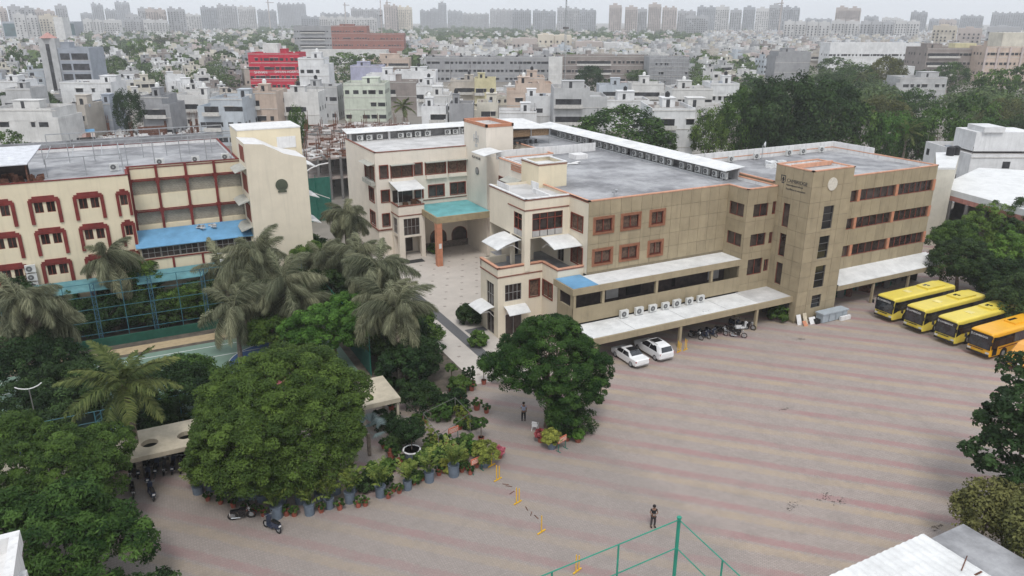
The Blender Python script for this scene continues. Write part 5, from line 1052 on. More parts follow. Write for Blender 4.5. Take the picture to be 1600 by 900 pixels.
b = MB(); b.box(-.1, -.08, -.28, .28, .4, .55); add('number_plate', b.mesh('number_plate', mat('yellow_plate', (.7, .5, .05))), t)
for s in (-1, 1):
    b = MB(); b.disc((-.0, s*.72, .82), (-1, 0, 0), .12, 12, 0, .05); add('headlight', b.mesh('headlight', LAMP), t)
    b = MB(); b.box(2.2, 5.6, s*.98-.01, s*.98+.01, 1.35, 2.05); add('side_glass', b.mesh('side_glass', BGL), t)
    for x in (1.1, 4.6): wheel(t, x, s*.86, .36, .22, s)
# cars
def car(label, x, y, W, L, H, suv):
    """rear towards -Y; local x = across, y = along (0 = rear bumper)"""
    t = thing('parked_car', label, 'car', (x, y, 0)); hw = W/2
    def R(yy, w0, zb, zs, zt, wt):   # half ring: sill, belt, roof
        return [(w0*.93, yy, zb), (w0, yy, zb+.12), (w0, yy, zs-.06), (w0*.97, yy, zs), (wt, yy, zt-.05), (wt*.86, yy, zt), (-wt*.86, yy, zt), (-wt, yy, zt-.05), (-w0*.97, yy, zs), (-w0, yy, zs-.06), (-w0, yy, zb+.12), (-w0*.93, yy, zb)]
    if suv: S = [(0, .86, .45, .95, .96, .8), (.08, .97, .34, 1.02, 1.04, .86), (.3, 1, .28, 1.08, 1.58, .72), (.75, 1, .26, 1.06, H, .72), (1.6, 1, .26, 1.04, H+.02, .74), (2.6, 1, .26, 1.0, H-.03, .72), (3.45, 1, .26, .98, 1.12, .76), (3.7, 1, .28, .98, 1.02, .84), (4.3, .97, .3, .9, .92, .84), (L, .8, .42, .74, .76, .7)]
    else: S = [(0, .84, .42, .9, .92, .8), (.1, .96, .32, .96, 1.0, .86), (.75, 1, .24, .95, 1.03, .84), (1.0, 1, .22, .94, 1.1, .78), (1.6, 1, .22, .93, H-.04, .68), (2.3, 1, .22, .92, H, .70), (2.9, 1, .22, .9, H-.06, .68), (3.6, 1, .22, .88, 1.0, .78), (3.8, 1, .24, .86, .93, .84), (4.3, .95, .28, .78, .82, .8), (L, .78, .4, .66, .68, .66)]
    loft([[(p[0]*hw, p[1], p[2]) for p in R(*s)][::-1] for s in S], WPAINT, 'body', t)
    if suv: g = ((.3, 1.6, .34, 1.12, 1.58, .7), ); ys = (.75, 3.3, 1.1, 1.58, 1.1); rear = [(.07, 1.1, .3, 1.56)]
    # side glass (between belt and roof)
    zs, zt = (1.06, H-.12) if suv else (.97, H-.12); y0, y1, y2, y3 = (.55, .95, 2.55, 3.3) if suv else (1.15, 1.6, 2.9, 3.5)
    for s in (-1, 1):
        a, c_ = s*hw*.985, s*hw*.76
        for (u0, u1, v0, v1) in ((y0, (y0+y3)/2-.05, y1, (y1+y2)/2+.02), ((y0+y3)/2+.02, y3, (y1+y2)/2+.08, y2)):
            b = MB(); b.face([(a+s*.01, u0, zs), (a+s*.01, u1, zs), (c_+s*.01, v1, zt), (c_+s*.01, v0, zt)] if s > 0 else [(a+s*.01, u0, zs), (c_+s*.01, v0, zt), (c_+s*.01, v1, zt), (a+s*.01, u1, zs)]); add('side_glass', b.mesh('side_glass', BGL), t)
        for yy in (.85, L-.9): wheel(t, 0, 0, .33, .2, 1).delete if False else None
        for yy in (.85, L-.95):
            o = bpy.data.objects.new('wheel', None); COL.objects.link(o); o.parent = t; o.location = (s*(hw-.11), yy, .34); o.rotation_euler = (0, 0, math.pi/2 if s < 0 else -math.pi/2)
            b = MB(); b.tube([(0, -.11, 0), (0, -.09, 0), (0, .09, 0), (0, .11, 0)], [.3, .34, .34, .3], 18); add('tyre', b.mesh('tyre', BLACK), o); b = MB(); b.tube([(0, .1, 0), (0, .125, 0)], [.22, .2], 10); add('rim', b.mesh('rim', STEEL), o)
        b = MB(); yy = .02
        b.box(min(s*hw*.55, s*hw*.95), max(s*hw*.55, s*hw*.95), -.02+(.05 if suv else .03), .14, .80 if suv else .74, .98 if suv else .88); add('tail_light', b.mesh('tail_light', REDL), t)
        b = MB(); b.box(s*hw-.08 if s > 0 else -hw-.14, s*hw+.14 if s > 0 else -hw+.08, y3-.25, y3-.08, zs-.02, zs+.12); add('mirror', b.mesh('mirror', WPAINT), t)
    if suv: q = [(-.68, .075, 1.08), (.68, .075, 1.08), (.62, .29, 1.56), (-.62, .29, 1.56)]
    else: q = [(-.66, .98, 1.095), (.66, .98, 1.095), (.58, 1.56, H-.07), (-.58, 1.56, H-.07)]
    off = .012; b = MB(); b.face([(p[0], p[1]-off*1.5, p[2]+off*1.5) for p in q]); add('rear_window', b.mesh('rear_window', WSH), t)
    q = ([(-.7, 3.42, 1.14), (.7, 3.42, 1.14), (.6, 2.62, H-.04), (-.6, 2.62, H-.04)] if suv else [(-.7, 3.58, 1.02), (.7, 3.58, 1.02), (.6, 2.92, H-.07), (-.6, 2.92, H-.07)]); b = MB(); b.face([(p[0], p[1]+.02, p[2]+.02) for p in q][::-1]); add('windscreen', b.mesh('windscreen', WSH), t)
    b = MB(); b.box(-.5, .5, 1.5, 2.35, H+.0, H+.03); add('sunroof', b.mesh('sunroof', BGL), t)
    b = MB(); b.box(-.26, .26, -.02, .03, .55, .68); add('number_plate', b.mesh('number_plate', WALLW), t); b = MB(); b.box(-hw*.8, hw*.8, -.02, .06, .34, .46); add('bumper', b.mesh('bumper', GFRAME), t)
    if suv:
        for s in (-1, 1): b = MB(); b.tube([(s*.62, .9, H+.04), (s*.62, 2.7, H+.04)], .025, 5); add('roof_rail', b.mesh('roof_rail', CHROME), t)
    return t
car('low white sedan with a dark sunroof parked half under the car port', 43.35, 55.2, 1.78, 4.5, 1.42, False)
car('taller white SUV with roof rails parked right of the white sedan', 46.5, 55.35, 1.86, 4.7, 1.66, True)
# motorcycles and scooters
def make_bike(scooter, bodym):
    t = thing('scooter' if scooter else 'motorcycle', 'x', 'scooter' if scooter else 'motorcycle')
    r = .24 if scooter else .3; wb = .62
    for x in (-wb, wb):
        b = MB(); k = 16; ring = [(x+r*math.cos(a), 0, r+r*math.sin(a)) for a in np.linspace(0, 2*math.pi, k+1)]; b.tube(ring, .05, 6, cap=False); o = add('wheel', b.mesh('wheel', BLACK), t)
        b = MB(); b.disc((x, -.02, r), (0, 1, 0), r*.55, 8, 0, .04); h = add('hub', b.mesh('hub', STEEL), t)
    b = MB()
    if scooter:
        b.prism([(-.75, -.14), (-.1, -.17), (-.1, .17), (-.75, .14)], .35, .68); b.prism([(-.15, -.15), (.3, -.15), (.3, .15), (-.15, .15)], .22, .3)
        b.face([(.28, -.18, .25), (.28, .18, .25), (.48, .14, .95), (.48, -.14, .95)]); b.prism([(.3, -.17), (.45, -.12), (.45, .12), (.3, .17)], .25, .95); b.prism([(.4, -.14), (.62, -.08), (.62, .08), (.4, .14)], .85, 1.0)
    else:
        b.prism([(-.15, -.12), (.3, -.15), (.3, .15), (-.15, .12)], .68, .9); b.prism([(-.2, -.13), (.2, -.13), (.2, .13), (-.2, .13)], .28, .62); b.prism([(-.75, -.08), (-.5, -.1), (-.5, .1), (-.75, .08)], .6, .78)
    add('body', b.mesh('body', bodym), t)
    b = MB(); b.prism([(-.72, -.11), (-.02, -.14), (-.02, .14), (-.72, .11)], .7, .8); add('seat', b.mesh('seat', BLACKP), t)
    b = MB(); b.tube([(wb, 0, r), (.42, 0, .95)], .035, 6); b.tube([(.4, -.33, 1.0), (.44, 0, .98), (.4, .33, 1.0)], .02, 5); add('handlebar', b.mesh('handlebar', STEEL), t); b = MB(); b.box(-wb-.05, -wb+.1, -.1, .1, .5, .54); add('mudguard', b.mesh('mudguard', STEEL), t)
    b = MB(); b.disc((.52, 0, .88), (1, 0, .2), .09, 10, 0, .05); add('headlight', b.mesh('headlight', LAMP), t)
    for s in (-1, 1): b = MB(); b.tube([(.42, s*.25, 1.0), (.4, s*.3, 1.18)], .012, 4); b.disc((.4, s*.3, 1.2), (1, 0, 0), .06, 8, 0, .02); add('mirror', b.mesh('mirror', BLACKP), t)
    b = MB(); b.box(-.8, -.74, -.09, .09, .5, .6); add('tail_light', b.mesh('tail_light', WALLW), t)
    b = MB(); b.tube([(-.1, -.16, .25), (-.7, -.18, .32)], [.035, .06], 6); add('exhaust', b.mesh('exhaust', CHROME), t); return t
DB = mat('dark_blue_gloss', (.03, .04, .07), rough=.25, spec=.5); MK = make_bike(False, BLACKP); SK = make_bike(True, DB); SW = make_bike(True, WPAINT)
u1 = u2 = u3 = False
def bk(proto, used, px, py, a, lab, grp=None):
    x, y = at(px, py); o = place(proto, used, (x, y, 0), math.radians(a), lab)
    if grp: o['group'] = grp
    o.rotation_euler.x = math.radians(8)
bk(MK, False, 379, 810, -15, 'black motorcycle parked sideways in front of the potted plants'); bk(SK, False, 425, 828, 120, 'dark blue scooter seen from behind, nearest the camera at lower left'); bk(SK, True, 236, 776, 100, 'dark scooter with a pale tail parked alone below the flat shelter')
bk(MK, True, 206, 772, 95, 'dark motorcycle half hidden at the edge of the lower left tree'); bk(SK, True, 231, 752, 85, 'dark scooter in the shade just under the flat shelter')
g_ = 'motorcycles under the car port'
for i, (px, py, a, k) in enumerate(((1087, 529, -70, 0), (1100, 527, -75, 1), (1111, 524, -80, 1), (1126, 522, -75, 0), (1142, 520, -60, 0), (1153, 527, -45, 0), (1158, 515, -20, 2), (1168, 514, -60, 0), (1148, 510, -80, 1))):
    pr = (MK, SK, SW)[k]; us = True if k < 2 else u3
    bk(pr, us, px, py, a, '%stwo wheeler from the left in the shade under the car port' % ORD[i], g_); u3 = u3 or k == 2
for i in range(8): bk((MK, SK)[i % 2], True, 205+i*13, 742-i*1.6, 80, '%stwo wheeler from the left deep in the dark under the flat shelter' % ORD[i], 'two wheelers in the dark under the flat shelter')
# ================================================================== people
SKIN = mat('skin', (.22, .12, .08), rough=.6, var=.05); HAIR = mat('black_hair', (.012, .01, .01), rough=.6)
def skinned(name, joints, edges, m, parent, sub=2):
    me = bpy.data.meshes.new(name); me.from_pydata([j[:3] for j in joints], edges, []); me.materials.append(m); o = bpy.data.objects.new(name, me); COL.objects.link(o)
    md = o.modifiers.new('skin', 'SKIN'); me.skin_vertices.new() if not me.skin_vertices else None
    for i, j in enumerate(joints): me.skin_vertices[0].data[i].radius = (j[3], j[4] if len(j) > 4 else j[3]); me.skin_vertices[0].data[i].use_root = (i == 0)
    md.use_smooth_shade = True; s = o.modifiers.new('sub', 'SUBSURF'); s.levels = sub; s.render_levels = sub
    dg = bpy.context.evaluated_depsgraph_get(); dg.update(); m2 = bpy.data.meshes.new_from_object(o.evaluated_get(dg)); m2.name = name; bpy.data.objects.remove(o); m2.polygons.foreach_set('use_smooth', [True]*len(m2.polygons)); return add(name, m2, parent)
def person(x, y, rz, label, shirt, trouser, arms, stance=.12, bend=0):
    """faces local -Y; arms = list of (elbow, wrist) for left(+x), right(-x)"""
    t = thing('person', label, 'person', (x, y, 0), rz)
    J = [(0, 0, .95, .15, .11), (0, 0, 1.1, .135, .1), (0, .01, 1.28, .15, .105), (0, .01, 1.42, .13, .09), (0, 0, 1.49, .055), (0, -bend*.5, 1.56, .06), (0, -.01-bend, 1.62, .085, .095), (0, -.02-bend, 1.7, .075, .085)]
    E = [(0, 1), (1, 2), (2, 3), (3, 4), (4, 5), (5, 6), (6, 7)]
    for s, (el, wr) in zip((1, -1), arms):
        n = len(J); J += [(s*.17, .01, 1.41, .055), (el[0], el[1], el[2], .042), (wr[0], wr[1], wr[2], .028)]; E += [(3, n), (n, n+1), (n+1, n+2)]
        d = (Vector(wr)-Vector(el)).normalized(); p = Vector(wr)+d*.08; J.append((p.x, p.y, p.z, .035, .018)); E.append((n+2, n+3))
        side = d.cross(Vector((0, 0, 1))).normalized()
        for k in range(4):
            q = p+d*.025+side*(.026*(k-1.5)); L_ = (.06, .075, .07, .052)[k]; e1 = q+d*L_*.55; e2 = e1+(d*.7+Vector((0, 0, -.7))).normalized()*L_*.45; m_ = len(J); J += [(q.x, q.y, q.z, .009), (e1.x, e1.y, e1.z, .008), (e2.x, e2.y, e2.z, .007)]; E += [(n+3, m_), (m_, m_+1), (m_+1, m_+2)]
        q = Vector(wr)+d*.03+side*.045; m_ = len(J); J += [(q.x, q.y, q.z, .011), (q.x+d.x*.04+side.x*.02, q.y+d.y*.04+side.y*.02, q.z-.02, .009)]; E += [(n+2, m_), (m_, m_+1)]
    for s in (1, -1):
        n = len(J); J += [(s*.09, 0, .88, .09), (s*stance, -.01, .48, .062), (s*stance*1.05, .02, .09, .042), (s*stance*1.15, -.13, .04, .04, .03)]; E += [(0, n), (n, n+1), (n+1, n+2), (n+2, n+3)]
    skinned('body', J, E, SKIN, t, 1)
    S = [(0, 0, .93, .165, .125), (0, 0, 1.1, .155, .12), (0, .01, 1.28, .17, .125), (0, .01, 1.42, .14, .1)]; ES = [(0, 1), (1, 2), (2, 3)]
    for s, (el, wr) in zip((1, -1), arms):
        n = len(S); md = (Vector((s*.17, .01, 1.41))+Vector(el))/2; S += [(s*.18, .01, 1.41, .075), (md.x, md.y, md.z, .066)]; ES += [(3, n), (n, n+1)]
    skinned('shirt', S, ES, shirt, t, 1)
    T = [(0, 0, .93, .165, .125)]; ET = []
    for s in (1, -1): n = len(T); T += [(s*.09, 0, .84, .11), (s*stance, -.01, .48, .082), (s*stance*1.05, .02, .1, .066)]; ET += [(0, n), (n, n+1), (n+1, n+2)]
    skinned('trousers', T, ET, trouser, t, 1)
    for s in (1, -1): b = MB(); b.prism([(s*stance*1.05-.05, .09), (s*stance*1.05+.05, .09), (s*stance*1.15+.05, -.17), (s*stance*1.15-.05, -.17)][::-1], 0, .09); add('shoe', b.mesh('shoe', BLACKP), t)
    b = MB(); k = 10
    for i in range(6): pass
    prof = [(.112, 1.66), (.118, 1.72), (.105, 1.77), (.07, 1.805), (.0, 1.815)]; b.lathe(0, .012-bend, prof, 12); add('hair', b.mesh('hair', HAIR, smooth=True), t)
    b = MB(); b.tube([(0, -.1-bend, 1.66), (0, -.125-bend, 1.635)], [.012, .018], 6); add('nose', b.mesh('nose', SKIN), t)
    b = MB()
    for s in (-1, 1): b.box(s*.035-.014, s*.035+.014, -.107-bend, -.098-bend, 1.665, 1.68)
    b.box(-.025, .025, -.107-bend, -.1-bend, 1.595, 1.603); add('face_features', b.mesh('face_features', HAIR), t)
    for s in (-1, 1): b = MB(); b.tube([(s*.09, -.0-bend, 1.62), (s*.1, .01-bend, 1.67)], .016, 5); add('ear', b.mesh('ear', SKIN), t)
    return t
x, y = at(1020, 823); person(x, y, -.45, 'man in black shirt and dark trousers looking down at a remote in both hands', mat('black_cloth', (.018, .018, .02), rough=.9), mat('charcoal_cloth', (.06, .055, .055), rough=.9), [((.27, -.05, 1.16), (.08, -.27, 1.2)), ((-.27, -.05, 1.16), (-.08, -.27, 1.2))], bend=.05)
t = thing('remote_control', 'dark remote control held by the man in black', 'remote control', (x-.15, y-.27, 1.19), -.45); b = MB(); b.box(-.1, .1, -.07, .05, -.02, .03); add('case', b.mesh('case', GFRAME), t)
for s in (-1, 1): b = MB(); b.tube([(s*.05, -.02, .03), (s*.05, -.02, .06)], .012, 6); add('stick', b.mesh('stick', BLACKP), t)
x, y = at(818, 657); person(x, y, math.pi-.5, 'man in a pale blue shirt and black trousers standing by the yard tree', mat('pale_blue_cloth', (.34, .38, .50), rough=.9), mat('black_cloth', (.018, .018, .02)), [((.24, -.02, 1.15), (.18, -.22, 1.3)), ((-.25, .0, 1.15), (-.24, -.08, .9))])
# white plastic chair
x, y = at(836, 672); t = thing('plastic_chair', 'white plastic chair standing by the yard tree', 'chair', (x, y, 0), 2.4); b = MB(); b.box(-.23, .23, -.22, .22, .42, .46); add('seat', b.mesh('seat', WPAINT), t)
for sx in (-1, 1):
    for sy in (-1, 1): b = MB(); b.tube([(sx*.25, sy*.24, 0), (sx*.2, sy*.19, .43)], .025, 5); add('leg', b.mesh('leg', WPAINT), t)
    b = MB(); b.tube([(sx*.22, -.2, .44), (sx*.25, -.2, .65), (sx*.25, .2, .68)], .022, 5); add('armrest', b.mesh('armrest', WPAINT), t)
b = MB()
for k in range(5): b.box(-.2+k*.09, -.14+k*.09, .2, .23, .46, .85)
b.box(-.23, .23, .19, .24, .82, .9); add('backrest', b.mesh('backrest', WPAINT), t)
# yellow barrier posts
def barrier(px, py, n, label, rz=0.0):
    x, y = at(px, py); t = thing('barrier_post', label, 'barrier post', (x, y, 0), rz); b = MB(); b.box(-.38, .38, -.04, .04, .02, .09); add('foot', b.mesh('foot', YPAINT), t)
    for k in range(n): b = MB(); b.tube([((k-(n-1)/2)*.28, 0, .1), ((k-(n-1)/2)*.28, 0, 1.35-.2*k)], .04, 6); add('upright', b.mesh('upright', YPAINT), t)
    return t
for px, py, n, lab in ((778, 750, 2, 'double yellow barrier post nearest the lime yellow shrub'), (768, 728, 1, 'yellow barrier post half hidden behind the sign board and grey drum'), (809, 786, 2, 'double yellow barrier post, middle of the lower left line'), (846, 832, 1, 'single yellow barrier post left of the man in black'), (902, 893, 2, 'yellow barrier post behind the green fence rail'), (1061, 550, 3, 'yellow barrier posts at the car port column, left set'), (1071, 547, 2, 'yellow barrier post right of the car port column')): barrier(px, py, n, lab, .3)
b = MB()
for (px, py) in ((790, 757), (795, 760), (823, 795), (830, 803), (838, 808), (800, 770)):
    x, y = at(px, py); b.obox(x, y, random.uniform(0, 3), .5, .05, .01, .04)
tag(b.build('fallen_chain', RUST), 'thin rusty chain pieces lying between the yellow barrier posts', 'chain')
# ================================================================== fences and shelters
ft = thing('court_fence', 'tall blue green lattice fence along the back of the sports court', 'fence', (-3, 86, 0))
for k, x in enumerate([-21, -15.3, -9.8, -4.4, 1.0, 6.3, 11.6, 16.9]):
    b = MB()
    for s in (-.18, .18): b.box(x+s-.04, x+s+.04, 85.95, 86.03, 0, 7.0)
    for j in range(14): z = .3+j*.48; b.tube([(x-.18, 86, z), (x+.18, 86, z+.44)], .02, 4); b.tube([(x-.18, 86, z+.44), (x+.18, 86, z+.44)], .02, 4)
    b.build('lattice_post', mat('blue_fence_steel', (.04, .11, .16)), ft)
    if k < 7: b = MB(); b.tube([(x+2.7, 86, 0), (x+2.7, 86, 7)], .04, 5); b.build('post', BLUEG, ft)
for z in (1.4, 2.8, 4.2, 5.6, 7.0): MB().box(-22, 17.2, 85.97, 86.02, z-.025, z+.025).build('rail', BLUEG, ft)
tag(MB().box(-22, 17.4, 85.55, 85.7, 0, 1.0).build('low_wall', mat('dark_green_wall', (.02, .10, .07), dirt=.3)), 'low dark green wall along the back of the court', 'wall')
sf = thing('court_side_fence', 'dark green post fence along the forecourt side of the court', 'fence', (18.6, 80, 0))
for k in range(7): y = 66+k*3.4; b = MB(); b.tube([(18.8, y, 0), (18.8, y, 4.5)], .05, 5); b.build('post', GREENP, sf)
for z in (1.5, 3.0, 4.5): b = MB(); b.tube([(18.8, 66, z), (18.8, 86.4, z)], .03, 5); b.build('rail', GREENP, sf)
b = MB(); b.box(18.75, 18.8, 66, 86.4, .1, 2.4); b.build('screen', mat('green_shade_net', (.02, .09, .07)), sf)
nf = thing('court_front_fence', 'dark green pipe fence with lattice posts on the near side of the court', 'fence', (0, 63, 0))
for k in range(10): x = -14+k*3.1; b = MB(); b.tube([(x, 62.6, 0), (x, 62.6, 3.6)], .05, 5); (b.tube([(x+.45, 62.6, 0), (x+.45, 62.6, 3.6)], .05, 5), [b.tube([(x, 62.6, .3+j*.4), (x+.45, 62.6, .6+j*.4)], .02, 4) for j in range(8)]) if k % 3 == 0 else None; b.build('post', BLUEG, nf)
for z in (.9, 1.8, 2.7, 3.6): b = MB(); b.tube([(-14, 62.6, z), (14.4, 62.6, z)], .03, 5); b.build('rail', BLUEG, nf)
cf = thing('corner_fence', 'bright green pipe fence corner rising into the bottom of the photo', 'fence', (23.46, 25.97, 0))
GN = mat('bright_green_pipe', (.03, .26, .18), rough=.4); cx, cyy = 23.46, 25.97
b = MB(); b.tube([(cx, cyy, 0), (cx, cyy, 8.15)], .1, 10); b.lathe(cx, cyy, [(.13, 8.1), (.13, 8.18), (.02, 8.22)], 10); b.build('corner_post', GN, cf)
for z in (2.2, 4.2, 6.2, 8.0):
    b = MB(); b.tube([(cx, cyy, z), (cx-16, cyy-.8, z)], .035, 6); b.build('rail', GN, cf); b = MB(); b.tube([(cx, cyy, z), (cx-.6, cyy-14, z)], .035, 6); b.build('rail', GN, cf)
for k in (1, 2, 3, 4): b = MB(); b.tube([(cx-4*k, cyy-.2*k, 0), (cx-4*k, cyy-.2*k, 8)], .05, 6); b.build('post', GN, cf); b = MB(); b.tube([(cx-.15*k, cyy-3.5*k, 0), (cx-.15*k, cyy-3.5*k, 8)], .05, 6); b.build('post', GN, cf)
# flat shelters (one slab each, with round openings for trees)
def slab(t, x0, x1, y0, y1, z, th, holes, m, name='roof_slab'):
    b = MB(); xs = [x0]
    for (hx, hy, r) in sorted(holes): xs += [hx-r-.1, hx+r+.1]
    xs.append(x1)
    for i in range(0, len(xs), 2): b.box(xs[i], xs[i+1], y0, y1, z-th, z)
    for (hx, hy, r) in sorted(holes):
        a, c_ = hx-r-.1, hx+r+.1; b.box(a, c_, y0, hy-r-.1, z-th, z); b.box(a, c_, hy+r+.1, y1, z-th, z); s = r+.1; k = 24
        O = []; I = []
        for j in range(k): w = 2*math.pi*j/k; cx_, sy_ = math.cos(w), math.sin(w); mm = max(abs(cx_), abs(sy_)); O.append((hx+s*cx_/mm, hy+s*sy_/mm)); I.append((hx+r*cx_, hy+r*sy_))
        for j in range(k):
            q = (j+1) % k; b.face([(*O[j], z), (*O[q], z), (*I[q], z), (*I[j], z)]); b.face([(*I[j], z), (*I[q], z), (*I[q], z-th), (*I[j], z-th)])
    b.build(name, m, t)
SL = mat('cream_slab', (.48, .42, .32), var=.1, dirt=.3)
fs = thing('flat_shelter', 'long flat cream concrete shelter roof with round openings, left of the biggest tree', 'shelter', (0, 57, 0)); slab(fs, -14, 8.5, 54.8, 59, 3, .35, [(-6.6, 56.3, .55), (-3.9, 56.6, .5), (-1.1, 56.6, .6), (1.4, 56.6, .6), (5.0, 56.6, .6)], SL)
for x in (-10, -5, 0, 5): MB().box(x, x+.25, 58.2, 58.45, 0, 2.65).build('post', SL, fs)
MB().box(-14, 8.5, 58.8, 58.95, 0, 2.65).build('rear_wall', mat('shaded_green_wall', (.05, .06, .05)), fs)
f2 = thing('flat_shelter', 'small flat cream shelter roof between the biggest tree and the garden', 'shelter', (17, 57, 0)); slab(f2, 14.6, 18.0, 54.9, 59.6, 3, .4, [(15.6, 58.9, .3)], SL)
for q in ((17.7, 55.1), (17.7, 59.2), (14.8, 55.1)): MB().box(q[0], q[0]+.2, q[1], q[1]+.2, 0, 2.6).build('post', SL, f2)
# roofs cut off at the bottom of the frame
CR_ = bpy.data.materials.new('corrugated_white'); CR_.use_nodes = True
nr = thing('near_shed', 'big white corrugated sheet roof corner at the lower right edge', 'shed', (32, 18, 0)); W2 = mat('bright_white_sheet', (.72, .72, .71), rough=.5, var=.05, dirt=.25)
for k in range(12):
    y1 = 21.6-k*.78; b = MB(); n = 54
    for i in range(n):
        x0, x1 = 24+14*i/n, 24+14*(i+1)/n; z0, z1 = 5+.06*(i % 2), 5+.06*((i+1) % 2); b.face([(x0, y1-.8, z0-.02), (x1, y1-.8, z1-.02), (x1, y1, z1), (x0, y1, z0)])
    b.build('roof_sheet', W2, nr)
MB().box(24.1, 37.9, 12.3, 21.5, 0, 4.9).build('wall', WALLW, nr)
b = MB(); b.tube([(38.9-.6, 19.2, 5.06), (36.9, 18.6, 5.06)], .03, 4); b.box(37.2, 37.8, 18, 18.1, 5.04, 5.07); tag(b.build('rusty_strip', RUST), 'thin rusty metal strip lying on the white corrugated roof', 'metal strip')
ng = thing('near_shed', 'small weathered grey slab roof beside the white corrugated roof', 'shed', (41, 19.5, 0)); MB().box(38.05, 42.4, 15.5, 21.9, 3.75, 3.98).build('roof_slab', CONC, ng); MB().box(38.2, 42.2, 15.7, 21.7, 0, 3.75).build('wall', CONCD, ng)
pl = thing('pole', 'thin bent pipe pole at the lower right corner', 'pole', (46.2, 20.4, 0)); b = MB(); b.tube([(46.2, 20.2, 0), (46.5, 20.9, 6.4), (46.4, 20.6, 6.9), (46.0, 20.3, 7.0)], .05, 6); b.build('pipe', STEEL, pl); b = MB(); b.lathe(46.5, 21, [(.1, 6.7), (.12, 6.9), (.02, 6.95)], 8); b.build('lamp', WPAINT, pl)
nb = thing('near_building', 'white parapet roof corner cut off at the lower left edge', 'building', (-12, 31, 0))
MB().box(-18, -6.9, 22, 37.2, 0, 9.4).build('wall', WALLW, nb); b = MB(); b.box(-18, -6.75, 36.9, 37.3, 9.4, 10.2); b.box(-7.15, -6.75, 22, 36.9, 9.4, 10.2); b.build('parapet', WALLW, nb); MB().box(-7.4, -6.5, 28, 35.3, 7.4, 9.3).build('ledge', WALLW, nb)
for y in (-7.9, -8.3): b = MB(); b.tube([(y, 22, 9.48), (y, 36.8, 9.48)], .05, 5); b.build('roof_pipe', STEEL, nb)
# curved lamp in the trees, lamp by blue roof
lp = thing('lamp_post', 'slender lamp post with a curved white arm in the dark trees at left', 'lamp', (*at(45, 607, 6.0), 0)); x, y = at(45, 607, 6.0); b = MB(); b.tube([(x, y, 0), (x, y, 6.0)], .045, 6); b.build('post', CONCD, lp); b = MB(); b.tube([(x-.9, y, 6.3), (x-.65, y, 6.12), (x-.3, y, 6.0), (x, y, 5.96), (x+.3, y, 6.0), (x+.65, y, 6.12), (x+.9, y, 6.3)], .045, 6); b.build('arm', WALLW, lp)
x, y = 9.2, 83.6; lp = thing('lamp_post', 'floodlight pole with a short cross arm before the blue sheet roof', 'lamp', (x, y, 0)); b = MB(); b.tube([(x, y, 0), (x, y, 9.2)], .08, 6); b.box(x-1.3, x+1.3, y-.05, y+.05, 9.15, 9.25); b.build('post', STEEL, lp)
for s in (-.9, .9): MB().box(x+s-.2, x+s+.2, y-.2, y+.05, 8.2, 8.5).build('floodlight', WALLW, lp)
# tank, junk by tower
tk = thing('storage_box', 'long pale grey plastic storage box lying at the tower foot', 'box', (70.8, 55.9, 0)); b = MB(); b.prism([(68.9, 55.5), (72.9, 55.5), (72.9, 56.5), (68.9, 56.5)], .05, 1.0); b.prism([(68.8, 55.4), (73.0, 55.4), (73.0, 56.6), (68.8, 56.6)], 1.0, 1.15); b.build('box', mat('grey_plastic', (.36, .40, .43), var=.08, scale=2), tk)
for x in (69.8, 70.9, 72.0): MB().box(x, x+.06, 55.36, 55.4, .1, 1.1).build('rib', mat('grey_plastic2', (.28, .31, .33)), tk)
tag(MB().box(71.4, 73, 55.0, 55.3, .02, .5).build('sheet', WALLW), 'white panel leaning on the grey storage box', 'panel')
tag(MB().box(68.1, 68.7, 55.6, 56.2, 0, .5).build('black_basket', BLACK), 'small black basket at the left end of the grey storage box', 'basket')
for i, (x, y, w_, h, m_) in enumerate(((66.0, 56.4, .6, 1.1, WALLW), (66.9, 56.3, .5, 1.2, mat('cream_board', (.55, .48, .36))), (67.5, 55.9, .9, .7, WALLW), (66.4, 55.8, .5, .5, TERRA))):
    b = MB(); b.face([(x, y, 0), (x+w_, y-.1, 0), (x+w_, y+.35, h), (x, y+.4, h)]); b.face([(x, y+.03, 0), (x, y+.43, h), (x+w_, y+.38, h), (x+w_, y-.07, 0)]); tag(b.build('leaning_board', m_), ('white board leaning by the tower foot, leftmost', 'tall cream board leaning at the tower foot', 'low white board leaning at the tower foot', 'short terracotta board before the leaning boards')[i], 'board')
b = MB()
for k in range(70): b.obox(random.uniform(74, 91), random.uniform(60.5, 63.5), random.uniform(0, 3), random.uniform(.2, 1.0), random.uniform(.2, .8), 0, random.uniform(.1, 1.1), random.randrange(3))
tag(b.build('stored_clutter', [CONCD, GREENP, RUST]), 'dark clutter stored in the shade under the wing canopy', 'clutter', kind='stuff')
tag(MB().box(77, 81, 62.0, 62.2, 0, 2.4).build('green_screen', mat('green_shade_net', (.02, .09, .07))), 'dull green screen in the shade under the wing canopy', 'screen')
